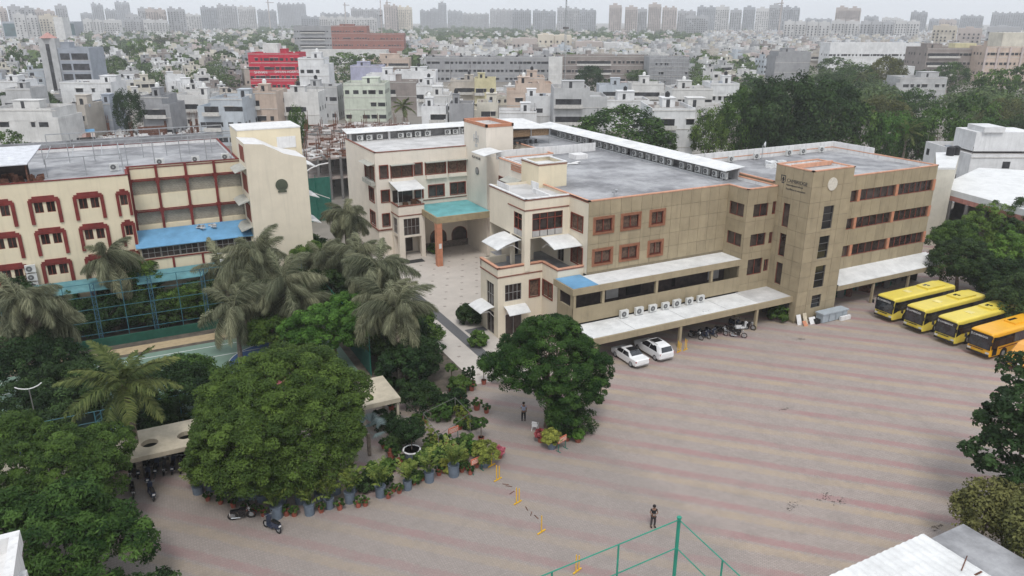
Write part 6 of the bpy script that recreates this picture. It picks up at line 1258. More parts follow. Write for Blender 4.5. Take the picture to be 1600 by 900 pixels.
# roof bits
b = MB(); b.tube([(46.8, 66.4, 14.75), (46.8, 66.4, 15.5)], .04, 5); b.box(46.5, 47.1, 66.3, 66.4, 15.3, 15.5); b.box(46.9, 47.2, 66.2, 66.5, 15.5, 15.65); tag(b.build('roof_lamp', STEEL), 'small floodlight on the near edge of the grey school roof', 'lamp')
t = thing('roof_pavilion', 'brown fronted white sheet roof pavilion behind the stair tower', 'pavilion', (56, 106, 14.75)); b = MB(); b.face([(50.5, 101.6, 17.6), (59.5, 101.6, 17.2), (59.5, 111, 17.6), (50.5, 111, 18)]); b.face([(50.5, 101.6, 17.5), (50.5, 111, 17.9), (59.5, 111, 17.5), (59.5, 101.6, 17.1)]); b.face([(50.5, 101.6, 17.5), (59.5, 101.6, 17.1), (59.5, 101.6, 17.2), (50.5, 101.6, 17.6)]); b.build('roof_sheet', WHITE, t)
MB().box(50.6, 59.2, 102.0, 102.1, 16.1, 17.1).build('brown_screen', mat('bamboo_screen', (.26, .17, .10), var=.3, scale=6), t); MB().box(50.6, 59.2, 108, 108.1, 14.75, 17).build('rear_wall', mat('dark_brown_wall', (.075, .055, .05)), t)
for x in (50.7, 56, 59.2): MB().box(x, x+.1, 101.8, 101.9, 14.75, 17.2).build('post', STEEL, t)
for i in range(5):
    tt = thing('roof_chair', '%sdark chair from the left under the roof pavilion' % ORD[i], 'chair', (53+i*.9, 101.2, 14.75), 0, 'dark chairs under the roof pavilion'); b = MB(); b.box(-.22, .22, -.22, .22, .42, .47); add('seat', b.mesh('seat', BLACK), tt); b = MB(); b.box(-.22, .22, .18, .22, .47, .95); add('backrest', b.mesh('backrest', BLACK), tt)
    for sx in (-.2, .2):
        for sy in (-.2, .2): b = MB(); b.tube([(sx, sy, 0), (sx, sy, .43)], .02, 4); add('leg', b.mesh('leg', BLACK), tt)
MB_ = MB()
t = thing('satellite_dish', 'small white dish antenna on a pole on the right wing roof', 'antenna', (77, 75, 15)); b = MB(); b.tube([(77, 75.5, 15), (77, 75.5, 17)], .05, 6); b.build('pole', STEEL, t); b = MB(); b.tube([(77.2, 75.3, 17.1), (77.05, 75.4, 17.1)], [.4, .1], 14); b.build('dish', WHITE, t)
b = MB(); 
for k in range(14): b.obox(75+random.uniform(-1.6, 1.6), 71.5+random.uniform(-1, 1), random.uniform(0, 3), random.uniform(.5, 1.4), random.uniform(.2, .6), 15.0, 15.05+random.uniform(.05, .7))
tag(b.build('junk_heap', WHITE), 'heap of white scrap on the right wing roof', 'junk', kind='stuff')
# rear arch and green screen between the two school buildings
t = thing('green_screen_fence', 'green mesh fence with a pale arch between the two school buildings', 'fence', (26, 128, 0)); MB().box(20, 31.5, 128, 128.1, 0, 7.5).build('screen', mat('green_mesh', (.03, .14, .11)), t)
for x in (20, 23, 26, 29): b = MB(); b.tube([(x, 127.9, 0), (x, 127.9, 8)], .06, 5); b.build('post', GREENP, t)
b = MB(); b.tube([(31.2+8*math.cos(a), 127, 1+9*math.sin(a)) for a in np.linspace(math.pi/2, math.pi, 10)][::-1], .12, 6); b.tube([(24-4, 127, 9), (31, 127, 4)], .06, 5); b.build('arch', WALLW, t)
# ================================================================== the city behind
PAL = {'off white': (.68, .67, .65), 'pale grey': (.50, .50, .50), 'cream': (.64, .60, .51), 'beige': (.52, .47, .41), 'pale pink': (.58, .49, .46), 'pale blue': (.50, .54, .58), 'pale green': (.60, .64, .54), 'grey': (.34, .34, .35), 'white': (.76, .76, .76), 'peach': (.58, .46, .38), 'yellow cream': (.64, .58, .36), 'brown grey': (.30, .26, .24), 'slate blue': (.36, .39, .44), 'brick red': (.32, .13, .10), 'crimson': (.52, .02, .05), 'lilac': (.45, .45, .58)}
CM = {k: mat('city_'+k.replace(' ', '_'), tuple(c*(.94 if k != 'crimson' else 1) for c in v), streak=.3, var=.1, scale=.25, dirt=.2) for k, v in PAL.items()}
CROOF = mat('city_roof', (.42, .40, .385), col2=(.22, .205, .195), scale=.12, dirt=.4); CWIN = mat('city_window', (.05, .05, .055), rough=.4, var=.5, scale=.5); CTRIM = mat('city_trim', (.55, .53, .50), streak=.3)
TANKB = mat('black_tank', (.02, .02, .022), rough=.5); TANKW = mat('white_tank', (.72, .72, .70), rough=.5)
def house(cx, cyy, rz, w, d, fl, col, rng, label, group, cat='house', name='house', fh=3.1, cabin=True, tank=None, balcony=None, mast=False, parts=True, wfrac=.8, h=None, big=False):
    """facade (window side) towards local -Y"""
    t = thing(name, label, cat, (cx, cyy, 0), rz, group); H = h or fl*fh+.3; par = .8; m = CM[col]
    b = MB(); hx, hy = w/2, d/2; pts = [(-hx, -hy), (hx, -hy), (hx, hy), (-hx, hy)]
    setb = rng.uniform(0, .35) if (not big and fl > 1 and rng.random() < .5) else 0   # top storey set back on one side
    if setb:
        sx = rng.choice((-1, 1)); z2 = H-fh; b.prism(pts, 0, z2, 0, top=False, bot=False); x0, x1 = (-hx, hx-w*setb) if sx < 0 else (-hx+w*setb, hx)
        for i in range(4): pass
        b.box(-hx, hx, -hy, hy, z2-.1, z2); b.box(x0, x1, -hy, hy, z2, H-par)
        b.box(-hx, hx, -hy, -hy+.15, z2, z2+.8) if False else None
        e0, e1 = (x1, hx) if sx < 0 else (-hx, x0); b.box(e0, e1, -hy, -hy+.15, z2, z2+.85); b.box(e0, e1, hy-.15, hy, z2, z2+.85); (b.box(hx-.15, hx, -hy+.15, hy-.15, z2, z2+.85) if sx < 0 else b.box(-hx, -hx+.15, -hy+.15, hy-.15, z2, z2+.85))
    else: x0, x1 = -hx, hx; b.prism(pts, 0, H-par, 0, top=True, bot=False)
    zt = H-par; b.box(x0, x1, -hy, -hy+.18, zt, H); b.box(x0, x1, hy-.18, hy, zt, H); b.box(x0, x0+.18, -hy+.18, hy-.18, zt, H); b.box(x1-.18, x1, -hy+.18, hy-.18, zt, H)
    o = b.build('walls', m, None); o.parent = t
    r = MB(); r.face([(x0+.18, -hy+.18, zt+.02), (x1-.18, -hy+.18, zt+.02), (x1-.18, hy-.18, zt+.02), (x0+.18, hy-.18, zt+.02)]); o = r.build('roof', CROOF, None); o.parent = t
    wn_ = MB(); tr = MB(); n = max(1, int(w/2.4)); nd = max(1, int(d/2.6))
    for f in range(fl):
        z = f*(H-.5)/fl+1.0; hz = 1.25
        for i in range(n):
            if rng.random() > wfrac: continue
            u = -hx+(i+.5)*w/n+rng.uniform(-.2, .2); ww = rng.choice((.5, .7, .9, 1.2))
            if setb and f == fl-1 and not (x0+.8 < u < x1-.8): continue
            wn_.box(u-ww, u+ww, -hy-.03, -hy+.02, z, z+hz)
            if rng.random() < .6: tr.box(u-ww-.2, u+ww+.2, -hy-.5, -hy, z+hz+.1, z+hz+.2)
        for s in (-1, 1):
            for i in range(nd):
                if rng.random() > wfrac*.8: continue
                if setb and f == fl-1: continue
                u = -hy+(i+.5)*d/nd; wn_.box(s*hx-.03, s*hx+.03, u-.5, u+.5, z, z+hz)
    bal = rng.random() < .45 if balcony is None else balcony
    if bal and fl > 1:
        bw = w*rng.uniform(.35, .8); bx_ = rng.uniform(-hx, hx-bw)
        for f in range(1, fl):
            z = f*(H-.5)/fl; tr.box(bx_, bx_+bw, -hy-1.2, -hy, z-.15, z); tr.box(bx_, bx_+bw, -hy-1.2, -hy-1.1, z, z+.9); wn_.box(bx_+.4, bx_+bw-.4, -hy-.04, -hy+.01, z+.05, z+2.3)
    cl_ = MB()
    for _ in range(rng.randint(2, 7)):
        u, v_ = rng.uniform(x0+.5, x1-.5), rng.uniform(-hy+.5, hy-.5); cl_.box(u, u+rng.uniform(.3, 1.6), v_, v_+rng.uniform(.2, .9), zt, zt+rng.uniform(.2, 1.1), rng.randrange(4))
    o = cl_.build('roof_clutter', [CTRIM, CWIN, CM['brown grey'], CM['slate blue']], None); o.parent = t; o['kind'] = 'stuff'
    for f in range(1, fl+1):
        if rng.random() < .7: z = f*(H-.5)/fl; tr.box(-hx-.06, hx+.06, -hy-.1, -hy, z-.12, z+.05)
    for nm, mb, mm in (('windows', wn_, CWIN), ('ledges', tr, CTRIM)):
        if mb.f: o = mb.build(nm, mm, None); o.parent = t; o['kind'] = 'stuff'
    if cabin and w > 5:
        c = MB(); cw, cd, ch = w*rng.uniform(.25, .42), d*rng.uniform(.25, .4), rng.uniform(2.0, 2.9); ax = rng.uniform(x0+.3, max(x0+.31, x1-.3-cw)); ay = rng.uniform(-hy*.2, hy-.3-cd)
        c.box(ax, ax+cw, ay, ay+cd, zt, zt+ch); c.box(ax-.2, ax+cw+.2, ay-.2, ay+cd+.2, zt+ch, zt+ch+.15); o = c.build('stair_cabin', m, None); o.parent = t
        wn2 = MB(); wn2.box(ax+cw*.3, ax+cw*.3+.9, ay-.03, ay+.02, zt+.05, zt+1.9); o = wn2.build('door', CWIN, None); o.parent = t
        tz, tx, ty = zt+ch+.15, ax+cw/2, ay+cd/2
    else: tz, tx, ty = zt, x0+1.2, 0
    tank = tank if tank is not None else rng.choice(('white', 'black', 'none', 'white'))
    if tank != 'none': c = MB(); c.lathe(tx, ty, [(.55, tz), (.6, tz+.3), (.58, tz+1.0), (.25, tz+1.25), (.2, tz+1.35)], 10); o = c.build('water_tank', TANKW if tank == 'white' else TANKB, None); o.parent = t
    if rng.random() < .3: c = MB(); [c.tube([(x_, y_, zt), (x_, y_, zt+2.2)], .05, 4) for x_ in (x0+.2, x1-.2) for y_ in (-hy+.2, hy-.2)]; o = c.build('rebar_columns', CONCD, None); o.parent = t; o['kind'] = 'stuff'
    return t
def facing(px0, px1, pyb):
    (a, b_), (c, d) = at(px0, pyb), at(px1, pyb); return (a+c)/2, (b_+d)/2, math.hypot(c-a, d-b_), math.atan2(d-b_, c-a)
rngc = random.Random(99); OCC = []; VIS = []
def lm(px0, px1, pyb, pyt, depth, fl, col, label, cat='house', name='house', turn=0, **kw):
    """surveyed building: facade foot from px0 to px1 on row pyb, top at row pyt"""
    x, y, w, a = facing(px0, px1, pyb); h = height(x, y, pyt); nx, ny = -math.sin(a), math.cos(a); cx, cyy = x+nx*depth/2, y+ny*depth/2
    OCC.append((cx, cyy, max(w, depth)*.55)); VIS.append((px0, px1, pyb, pyt)); return house(cx, cyy, a+turn, w, depth, fl, col, rngc, label, None, cat, name, h=h+.4, **kw), (cx, cyy, a, w, h)
G_ = 'houses of the first rows behind the school'
NEAR = [
 (-8, 100, 236, 172, 12, 2, 'off white', 'long off white two storey house, wide parapet, at the left edge behind the roof shed', dict(tank='none', balcony=False)),
 (100, 142, 222, 166, 10, 2, 'beige', 'beige two storey house with open balcony above the rusty tin shed'), (141, 180, 212, 162, 9, 2, 'slate blue', 'blue grey stained house wall right of the tin shed', dict(wfrac=.15)),
 (0, 48, 180, 128, 12, 2, 'white', 'white house with a flat terrace at the far left, behind the arch fronted house'), (12, 60, 205, 140, 9, 2, 'pale grey', 'pale grey house with an arched opening near the left edge'),
 (103, 182, 185, 130, 11, 3, 'white', 'white three storey house stepped down right of the slate grey glass block'), (228, 272, 215, 152, 11, 2, 'grey', 'grey house with one small window behind the demolition rubble'),
 (278, 330, 198, 150, 11, 2, 'off white', 'off white house with a deep roof slab behind the rubble', dict(tank='white')), (316, 386, 228, 155, 12, 3, 'pale blue', 'pale blue grey house with wide open ground bays above the left building roof', dict(tank='none')),
 (388, 438, 218, 145, 12, 3, 'peach', 'peach coloured house with a white tank below the crimson hospital', dict(tank='white')), (430, 502, 212, 146, 10, 2, 'off white', 'off white house with a yellow lower band right of the peach house'),
 (472, 518, 170, 92, 10, 3, 'white', 'white house with a long outside stair right of the crimson hospital', dict(tank='white')), (480, 530, 188, 136, 10, 2, 'pale grey', 'pale grey low house left of the pale green house'),
 (575, 620, 170, 118, 12, 2, 'white', 'bright white house wall behind the pale green house', dict(wfrac=.2)), (618, 682, 152, 112, 12, 2, 'white', 'white house with a tall white stair turret'), (600, 652, 172, 128, 9, 2, 'brown grey', 'brown grey blank wall house right of the pale green house', dict(wfrac=.05, tank='none')),
 (652, 700, 182, 134, 10, 2, 'white', 'white low house beside the brown grey wall'), (664, 722, 205, 150, 11, 2, 'off white', 'off white house with a broad sloped terrace behind the rear wing roof'), (700, 745, 168, 126, 10, 2, 'beige', 'beige house with round wall ornaments below the dark terrace'),
 (742, 775, 172, 124, 9, 2, 'yellow cream', 'pale yellow cube house in front of the dark terrace'), (660, 700, 214, 168, 9, 2, 'white', 'small white house left of the grey cube, near the rear wing roof'), (703, 740, 216, 164, 9, 2, 'grey', 'plain grey cube house behind the stair tower', dict(wfrac=.1)),
 (738, 778, 210, 162, 10, 2, 'cream', 'cream house with a brown roof band behind the stair tower'), (792, 842, 196, 132, 11, 2, 'peach', 'peach house with a broken open ground floor'), (812, 862, 175, 122, 12, 2, 'peach', 'blank peach wall house right of the white low houses', dict(wfrac=.1)),
 (822, 862, 210, 152, 9, 2, 'white', 'white house with a sky blue roof edge'), (780, 838, 218, 176, 9, 2, 'white', 'long white low house with a sky blue awning behind the stair tower', dict(wfrac=.2, tank='none')),
 (864, 946, 222, 140, 14, 3, 'pale grey', 'large pale grey blank walled block behind the roof pavilion', dict(wfrac=.06, tank='none')), (945, 1012, 205, 158, 12, 2, 'white', 'white low house behind the big bright green tree'),
 (1014, 1080, 258, 172, 16, 3, 'white', 'white three storey house with stacked balconies and a black roof tank', dict(tank='black', balcony=True, wfrac=.5)), (1062, 1135, 240, 170, 12, 3, 'off white', 'off white house adjoining the stacked balconies, partly behind trees', dict(tank='none')),
 (1042, 1110, 192, 140, 12, 2, 'off white', 'off white low house with a long parapet behind the black tank'), (1105, 1150, 190, 132, 12, 2, 'white', 'white house with a rooftop white turret left of the darkest trees'),
 (935, 985, 172, 134, 9, 2, 'pale blue', 'pale blue small house before the grey terraces'), (985, 1035, 176, 132, 10, 2, 'off white', 'off white low house before the scaffolded terrace end'), (550, 600, 150, 104, 9, 1, 'lilac', 'lilac small house behind the pale green house'),
 (560, 640, 118, 92, 14, 2, 'peach', 'long pale peach house with a stepped roof between trees', dict(cabin=True)), (1208, 1262, 128, 82, 14, 3, 'grey', 'plain grey box house at the edge of the dark trees', dict(wfrac=.03)), (1262, 1308, 108, 80, 10, 2, 'beige', 'beige house with a framed roof terrace right of the plain grey box'),
 (1396, 1474, 158, 122, 12, 2, 'pale grey', 'pale grey two storey villa with red roof clothes among the trees', dict(tank='none')), (1402, 1422, 150, 105, 6, 2, 'white', 'white stair turret rising at the left of the grey villa', dict(cabin=False)), (1278, 1325, 152, 132, 9, 1, 'white', 'white low house with a red edged roof among the dark trees', dict(cabin=False)),
]
for e in NEAR:
    kw = e[8] if len(e) > 8 else {}; o, _ = lm(*e[:7], e[7], **kw); o['group'] = G_
# landmarks
o, q = lm(77, 150, 145, 76, 14, 4, 'slate blue', 'slate grey four storey block with wide dark glass bays and a hip roofed tower', 'building', 'office_block', tank='none', wfrac=0, balcony=False, big=True)
x, y, a, w, h = q; t = o; fl = h/4.3
for f in range(4):
    for (u0, u1) in ((-.12*w, .08*w), (.12*w, .46*w)):
        b = MB(); b.box(u0, u1, -7.05, -6.9, f*fl+1, f*fl+fl*.85); z_ = b.build('window', CWIN, None); z_.parent = t
b = MB(); b.box(-.5*w, -.15*w, -8, -4, 0, h+4.5); z_ = b.build('tower', CM['pale grey'], None); z_.parent = t
b = MB(); b.box(-.36*w, -.28*w, -8.06, -7.9, 1, h+2); z_ = b.build('window', CWIN, None); z_.parent = t
b = MB(); b.tube([(-.325*w, -6, h+4.5), (-.325*w, -6, h+7)], [4.2, .1], 4); z_ = b.build('tower_roof', mat('pink_tile_roof', (.45, .25, .22)), None); z_.parent = t
o, q = lm(393, 472, 140, 84, 14, 4, 'crimson', 'bright crimson four storey hospital block with white lettering across the front', 'hospital', 'hospital', tank='none', wfrac=.95, balcony=False, big=True)
x, y, a, w, h = q
for txt, u, zz, s in (('SHIVAN HOSPITAL', w*.02, h*.47, w*.105), ('HOSPITAL', -w*.48, h*.45, w*.12)):
    z_ = add('lettering', text_mesh(txt if u > 0 else 'SHIVAN', s*.62), o, (u+(w*.24 if u > 0 else w*.2), -7.1, zz)); z_.rotation_euler = (math.pi/2, 0, 0)
b = MB(); b.box(-.24*w, .05*w, -3, 4, h, h+4.5); b.box(-.22*w, -.2*w, -2.9, -2.8, h, h+2); z_ = b.build('stair_cabin', CM['off white'], None); z_.parent = o
for zz in (.3, .74): b = MB(); b.box(-w*.45, w*.45, -7.1, -7, h*zz, h*zz+.25); z_ = b.build('stripe', TANKW, None); z_.parent = o
lm(540, 604, 190, 132, 13, 3, 'pale green', 'pale green three storey house with a stepped flat top before the construction site', tank='none', wfrac=.7, balcony=False, big=True)
o, q = lm(667, 866, 128, 90, 14, 3, 'grey', 'long dark grey concrete terrace with paired dark openings, left half', 'building', 'terrace_block', tank='none', wfrac=.95, balcony=False, cabin=False, big=True)
for k in range(9):
    c = MB(); xx = -q[3]*.45+k*q[3]*.11; c.lathe(xx, 0, [(.7, q[4]), (.75, q[4]+.6), (.2, q[4]+1.1)], 10); z_ = c.build('water_tank', TANKW if k % 2 else TANKB, None); z_.parent = o
o, q = lm(870, 1012, 130, 88, 14, 3, 'brown grey', 'long brown grey concrete terrace right of the billboard, stained', 'building', 'terrace_block', tank='none', wfrac=.8, balcony=True, cabin=False, big=True)
o, q = lm(1012, 1074, 134, 90, 14, 3, 'grey', 'scaffold wrapped grey end of the concrete terrace', 'building', 'terrace_block', tank='none', wfrac=.3, balcony=False, cabin=False, big=True)
b = MB(); x, y, a, w, h = q
for k in range(8): u = -w/2+k*w/7; b.tube([(u, -8.4, 0), (u, -8.4, h+1)], .12, 4)
for k in range(7): b.tube([(-w/2, -8.4, 1.5+k*h/7), (w/2, -8.4, 1.5+k*h/7)], .1, 4)
z_ = b.build('scaffold', STEEL, None); z_.parent = o
o, q = lm(857, 878, 132, 90, 3, 3, 'off white', 'upright white billboard with dark side between the two grey terraces', 'billboard', 'billboard', tank='none', wfrac=0, balcony=False, cabin=False, big=True)
o, q = lm(1292, 1434, 112, 68, 16, 2, 'white', 'long white block with one row of small square windows behind the trees', 'building', 'long_block', tank='none', wfrac=1, balcony=False, big=True, cabin=False)
o, q = lm(1440, 1532, 132, 76, 22, 4, 'brown grey', 'tired brown grey apartment block with a yellow top room', 'building', 'apartment_block', tank='white', wfrac=.9, balcony=True, big=True)
x, y, a, w, h = q; b = MB(); b.box(w*.0, w*.36, -8, -2, h, h+2.6); z_ = b.build('top_room', CM['yellow cream'], None); z_.parent = o
o, q = lm(1530, 1640, 135, 74, 22, 4, 'peach', 'tall pink and cream apartment block at the right edge', 'building', 'apartment_block', tank='none', wfrac=1, balcony=False, big=True)
x, y, a, w, h = q; b = MB(); b.box(-w*.22, w*.25, -6, 6, h, h+7); z_ = b.build('stair_cabin', CM['cream'], None); z_.parent = o
for k in range(7): b = MB(); u = -w/2+w*k/6.0; b.box(u-.5, u+.5, -11.6, -11, 0, h); z_ = b.build('pilaster', CM['pale pink'], None); z_.parent = o
o, q = lm(462, 520, 84, 41, 22, 4, 'grey', 'grey fronted left half of the brick red institute in front of the skyline', 'building', 'institute_block', tank='none', wfrac=.9, balcony=True, cabin=False, big=True)
o, q = lm(520, 575, 84, 41, 22, 4, 'brick red', 'brick red middle part of the institute in front of the skyline', 'building', 'institute_block', tank='none', wfrac=.8, balcony=False, big=True)
o, q = lm(575, 632, 84, 53, 22, 3, 'brick red', 'lower brick red right wing of the institute in front of the skyline', 'building', 'institute_block', tank='none', wfrac=.7, balcony=False, cabin=False, big=True)
o, q = lm(472, 605, 104, 79, 14, 1, 'off white', 'long low off white building with a bright roof line right of the hospital', 'building', 'long_block', tank='none', wfrac=.6, balcony=False, cabin=False, big=True)
o, q = lm(8, 90, 62, 34, 30, 3, 'slate blue', 'wide teal glass fronted block at the upper left', 'building', 'glass_block', tank='none', wfrac=0, balcony=False, cabin=False, big=True)
x, y, a, w, h = q; TG = mat('teal_glass', (.03, .09, .10), rough=.15, spec=.6, var=.4, scale=.1)
for (u0, u1) in ((-.48, -.12), (-.1, .48)): b = MB(); b.box(u0*w, u1*w, -15.3, -15, h*.2, h*.9); z_ = b.build('glass_wall', TG, None); z_.parent = o
o, q = lm(90, 104, 66, 27, 20, 3, 'off white', 'tall off white slab tower between the two teal glass fronts', 'building', 'glass_block', tank='none', wfrac=0, balcony=False, cabin=False, big=True)
o, q = lm(104, 120, 60, 34, 30, 3, 'slate blue', 'narrow teal glass front right of the off white slab tower', 'building', 'glass_block', tank='none', wfrac=0, balcony=False, cabin=False, big=True)
x, y, a, w, h = q; b = MB(); b.box(-.46*w, .46*w, -15.3, -15, h*.2, h*.9); z_ = b.build('glass_wall', TG, None); z_.parent = o
# right side neighbours
o, q = lm(1502, 1660, 322, 245, 16, 3, 'white', 'white neighbouring building with small dark windows and a big stair block at the right edge', 'building', 'white_building', tank='none', wfrac=.5, balcony=False, cabin=False, big=True)
x, y, a, w, h = q; b = MB(); b.box(-w*.30, w*.3, -2, 5, h, h+3.6); b.box(-w*.30+1, -w*.30+5, -2.5, 3, h+3.6, h+4.6); z_ = b.build('stair_cabin', CM['white'], None); z_.parent = o
t = thing('white_roof_building', 'low building with broad white terrace roof and pink edge right of the tan wing', 'building', (110, 66, 0)); P = [at(1466, 291, 8.5), at(1640, 338, 8.5), at(1640, 268, 8.5), at(1530, 262, 8.5)]
b = MB(); b.prism(P, 7.6, 8.5); b.build('roof_slab', W2, t); b = MB(); b.prism(P, 6.9, 7.6, top=False); b.build('roof_band', mat('faded_pink_band', (.48, .22, .18), streak=.5), t)
b = MB(); cxm, cym = sum(p[0] for p in P)/4, sum(p[1] for p in P)/4; b.prism([(p[0]*.93+cxm*.07, p[1]*.93+cym*.07) for p in P], 0, 3.6); b.prism([(p[0]*.7+cxm*.3, p[1]*.7+cym*.3) for p in P], 3.6, 6.9); b.build('walls', CONCD, t)
for k in range(7): f_ = k/6; xx, yy = P[0][0]*(1-f_)+P[1][0]*f_, P[0][1]*(1-f_)+P[1][1]*f_; MB().box(xx-.2, xx+.2, yy+.1, yy+.5, 3.6, 6.9).build('column', CONCD, t)
t = thing('cream_building', 'small cream annex with a white roof behind the end of the tan wing', 'building', (104, 78, 0)); P = [at(1463, 262, 12), at(1493, 262, 12), at(1500, 238, 12), at(1462, 238, 12)]; b = MB(); b.prism(P, 0, 11.7); b.build('walls', CM['cream'], t); b = MB(); b.prism(P, 11.71, 12.0); b.build('roof', W2, t)
c = MB(); 
for k in range(2): pass
x, y = at(1484, 243, 12); 
for k in range(2): c = MB(); c.lathe(x+k*1.4, y, [(.6, 12), (.6, 13.3), (.2, 13.5)], 10); c.build('water_tank', TANKB, t)
# construction site: floor slabs on props with rusty columns
t = thing('construction_site', 'unfinished concrete building with rusty column bars and bare slabs left of the stair tower', 'construction site', (32, 150, 0)); SLB = mat('raw_concrete', (.40, .35, .32), col2=(.22, .17, .15), scale=.5, dirt=.4)
P = [at(478, 250, 8), at(650, 228, 8), at(610, 188, 8), at(470, 192, 8)]
for z in (4.2, 8.0):
    Q = [at(478, 250, 8), at(600, 240, 8), at(640, 192, 8), at(480, 194, 8)]; b = MB(); b.prism(Q, z-.3, z); b.build('floor_slab', SLB, t)
def inq(i, j, n, m_): 
    u, v = i/n, j/m_; a_ = [Q[0][k]*(1-u)+Q[1][k]*u for k in (0, 1)]; c_ = [Q[3][k]*(1-u)+Q[2][k]*u for k in (0, 1)]; return a_[0]*(1-v)+c_[0]*v, a_[1]*(1-v)+c_[1]*v
for i in range(8):
    for j in range(9):
        x, y = inq(i, j, 7, 8); MB().box(x-.2, x+.2, y-.2, y+.2, 0, 8).build('column', CONCD, t); b = MB()
        for sx in (-.18, .18):
            for sy in (-.18, .18): b.tube([(x+sx, y+sy, 8), (x+sx*1.3, y+sy*1.3, 9.3+random.random()*2.2)], .05, 3)
        if (i+j) % 2 == 0: b.build('rebar', RUST, t)
b = MB()
for k in range(420): x, y = inq(random.random()*7, random.random()*8, 7, 8); b.obox(x, y, random.uniform(0, 3), random.uniform(.3, 3.2), random.uniform(.1, .5), 8.02, 8.05+random.uniform(.02, .4), random.randrange(4))
tag(b.build('building_rubble', [RUST, SLB, WALLW, CONCD]), 'planks, bars and rubble strewn over the raw concrete slabs', 'rubble', kind='stuff')
# demolition ground at left
b = MB()
for k in range(900):
    px, py = random.uniform(140, 345), random.uniform(192, 224); x, y = at(px, py, 2); b.obox(x, y, random.uniform(0, 3), random.uniform(.2, 1.6), random.uniform(.15, .8), 0, 1.0+random.random()*1.2*random.random(), random.choice((0, 1, 2, 2, 2)))
tag(b.build('demolition_rubble', [RUST, SLB, WALLW]), 'white and brown demolition rubble on the plot behind the left building', 'rubble', kind='stuff')
for i, (px, py, hh) in enumerate(((172, 215, 7), (180, 210, 8), (208, 222, 6), (256, 205, 9), (262, 215, 8), (302, 220, 9), (310, 212, 8), (318, 222, 9), (150, 205, 6), (275, 190, 7), (165, 195, 6), (325, 205, 8))):
    x, y = at(px, py); t = thing('broken_column', '%sbroken rust brown column stub from the left in the demolition plot' % ORD[sorted((172, 180, 208, 256, 262, 302, 310, 318, 150, 275, 165, 325)).index(px)], 'column', (x, y, 0), random.random(), 'broken columns in the demolition plot'); b = MB(); b.box(-.3, .3, -.25, .25, 0, hh*.6); add('shaft', b.mesh('shaft', RUST), t); b = MB(); [b.tube([(s, q_, hh*.6), (s*1.5, q_*1.4, hh*.9)], .04, 3) for s in (-.2, .2) for q_ in (-.2, .2)]; add('rebar', b.mesh('rebar', RUST), t)
o = thing('rusty_screen', 'rust brown corrugated screen standing in the demolition plot', 'screen', (*at(240, 218), 0)); b = MB(); x, y = at(240, 218)
for k in range(6): b.box(x-3.4, x+3.4, y, y+.1+.05*(k % 2), .2+k*.6, .75+k*.6)
b.build('sheet', RUST, o)
t = thing('tin_shed', 'patched tin shed with a blue sheet on top behind the left building', 'shed', (*at(124, 228), 0)); x, y = at(124, 228); b = MB(); b.box(x-4, x+4, y, y+5, 0, 2.4); b.build('wall', CONCD, t)
for k in range(8): b = MB(); b.face([(x-4.3+k*1.07, y-.8, 2.3), (x-3.3+k*1.07, y-.8, 2.3), (x-3.3+k*1.07, y+2.4, 3.0), (x-4.3+k*1.07, y+2.4, 3.0)]); b.build('tin_sheet', (RUST, mat('pale_tin', (.42, .36, .33)), mat('pink_tin', (.40, .27, .24)))[k % 3], t)
b = MB(); b.face([(x-3.6, y+2.4, 3.05), (x+4.2, y+2.4, 3.05), (x+4.2, y+5.4, 3.7), (x-3.6, y+5.4, 3.7)]); b.build('blue_sheet', BLUE, t)
# ---- trees of the back ground
CT = {}
def ctree(kind, seed, r, n=60, per=45, leaf=.5):
    k = (kind, seed)
    if k not in CT:
        rr = random.Random(seed); lobes = [(0, 0, 1.0, .95, .95, .7)]+[(rr.uniform(-.6, .6), rr.uniform(-.6, .6), rr.uniform(.6, 1.3), .6, .6, .5) for _ in range(3)]
        CT[k] = (crown_mesh('crown', lobes, LF[kind], n, per, .24, leaf*.1, seed, spread=.5), trunk_mesh(.6, .06, lobes[:1], seed))
    return CT[k]
def backtree(px, pyb, pyt, wpx, kind, label, seed, group):
    x, y = at(px, pyb); hgt = max(3, height(x, y, pyt)); wd = wpx*proj(x, y, hgt/2)[2]/FOC/2; c, tr_ = ctree(kind, seed % 4+100*(len(kind)), 1, *((150, 60, .42) if wpx > 60 else (70, 45, .6)))
    t = thing('tree', label, 'tree', (x, y, 0), seed*1.7, group); sz = hgt/1.75
    o = add('crown', c, t); o.scale = (wd/1.25, wd/1.25, sz); o = add('trunk', tr_, t); o.scale = (wd/1.4, wd/1.4, sz); return t
GB = 'trees behind the school'
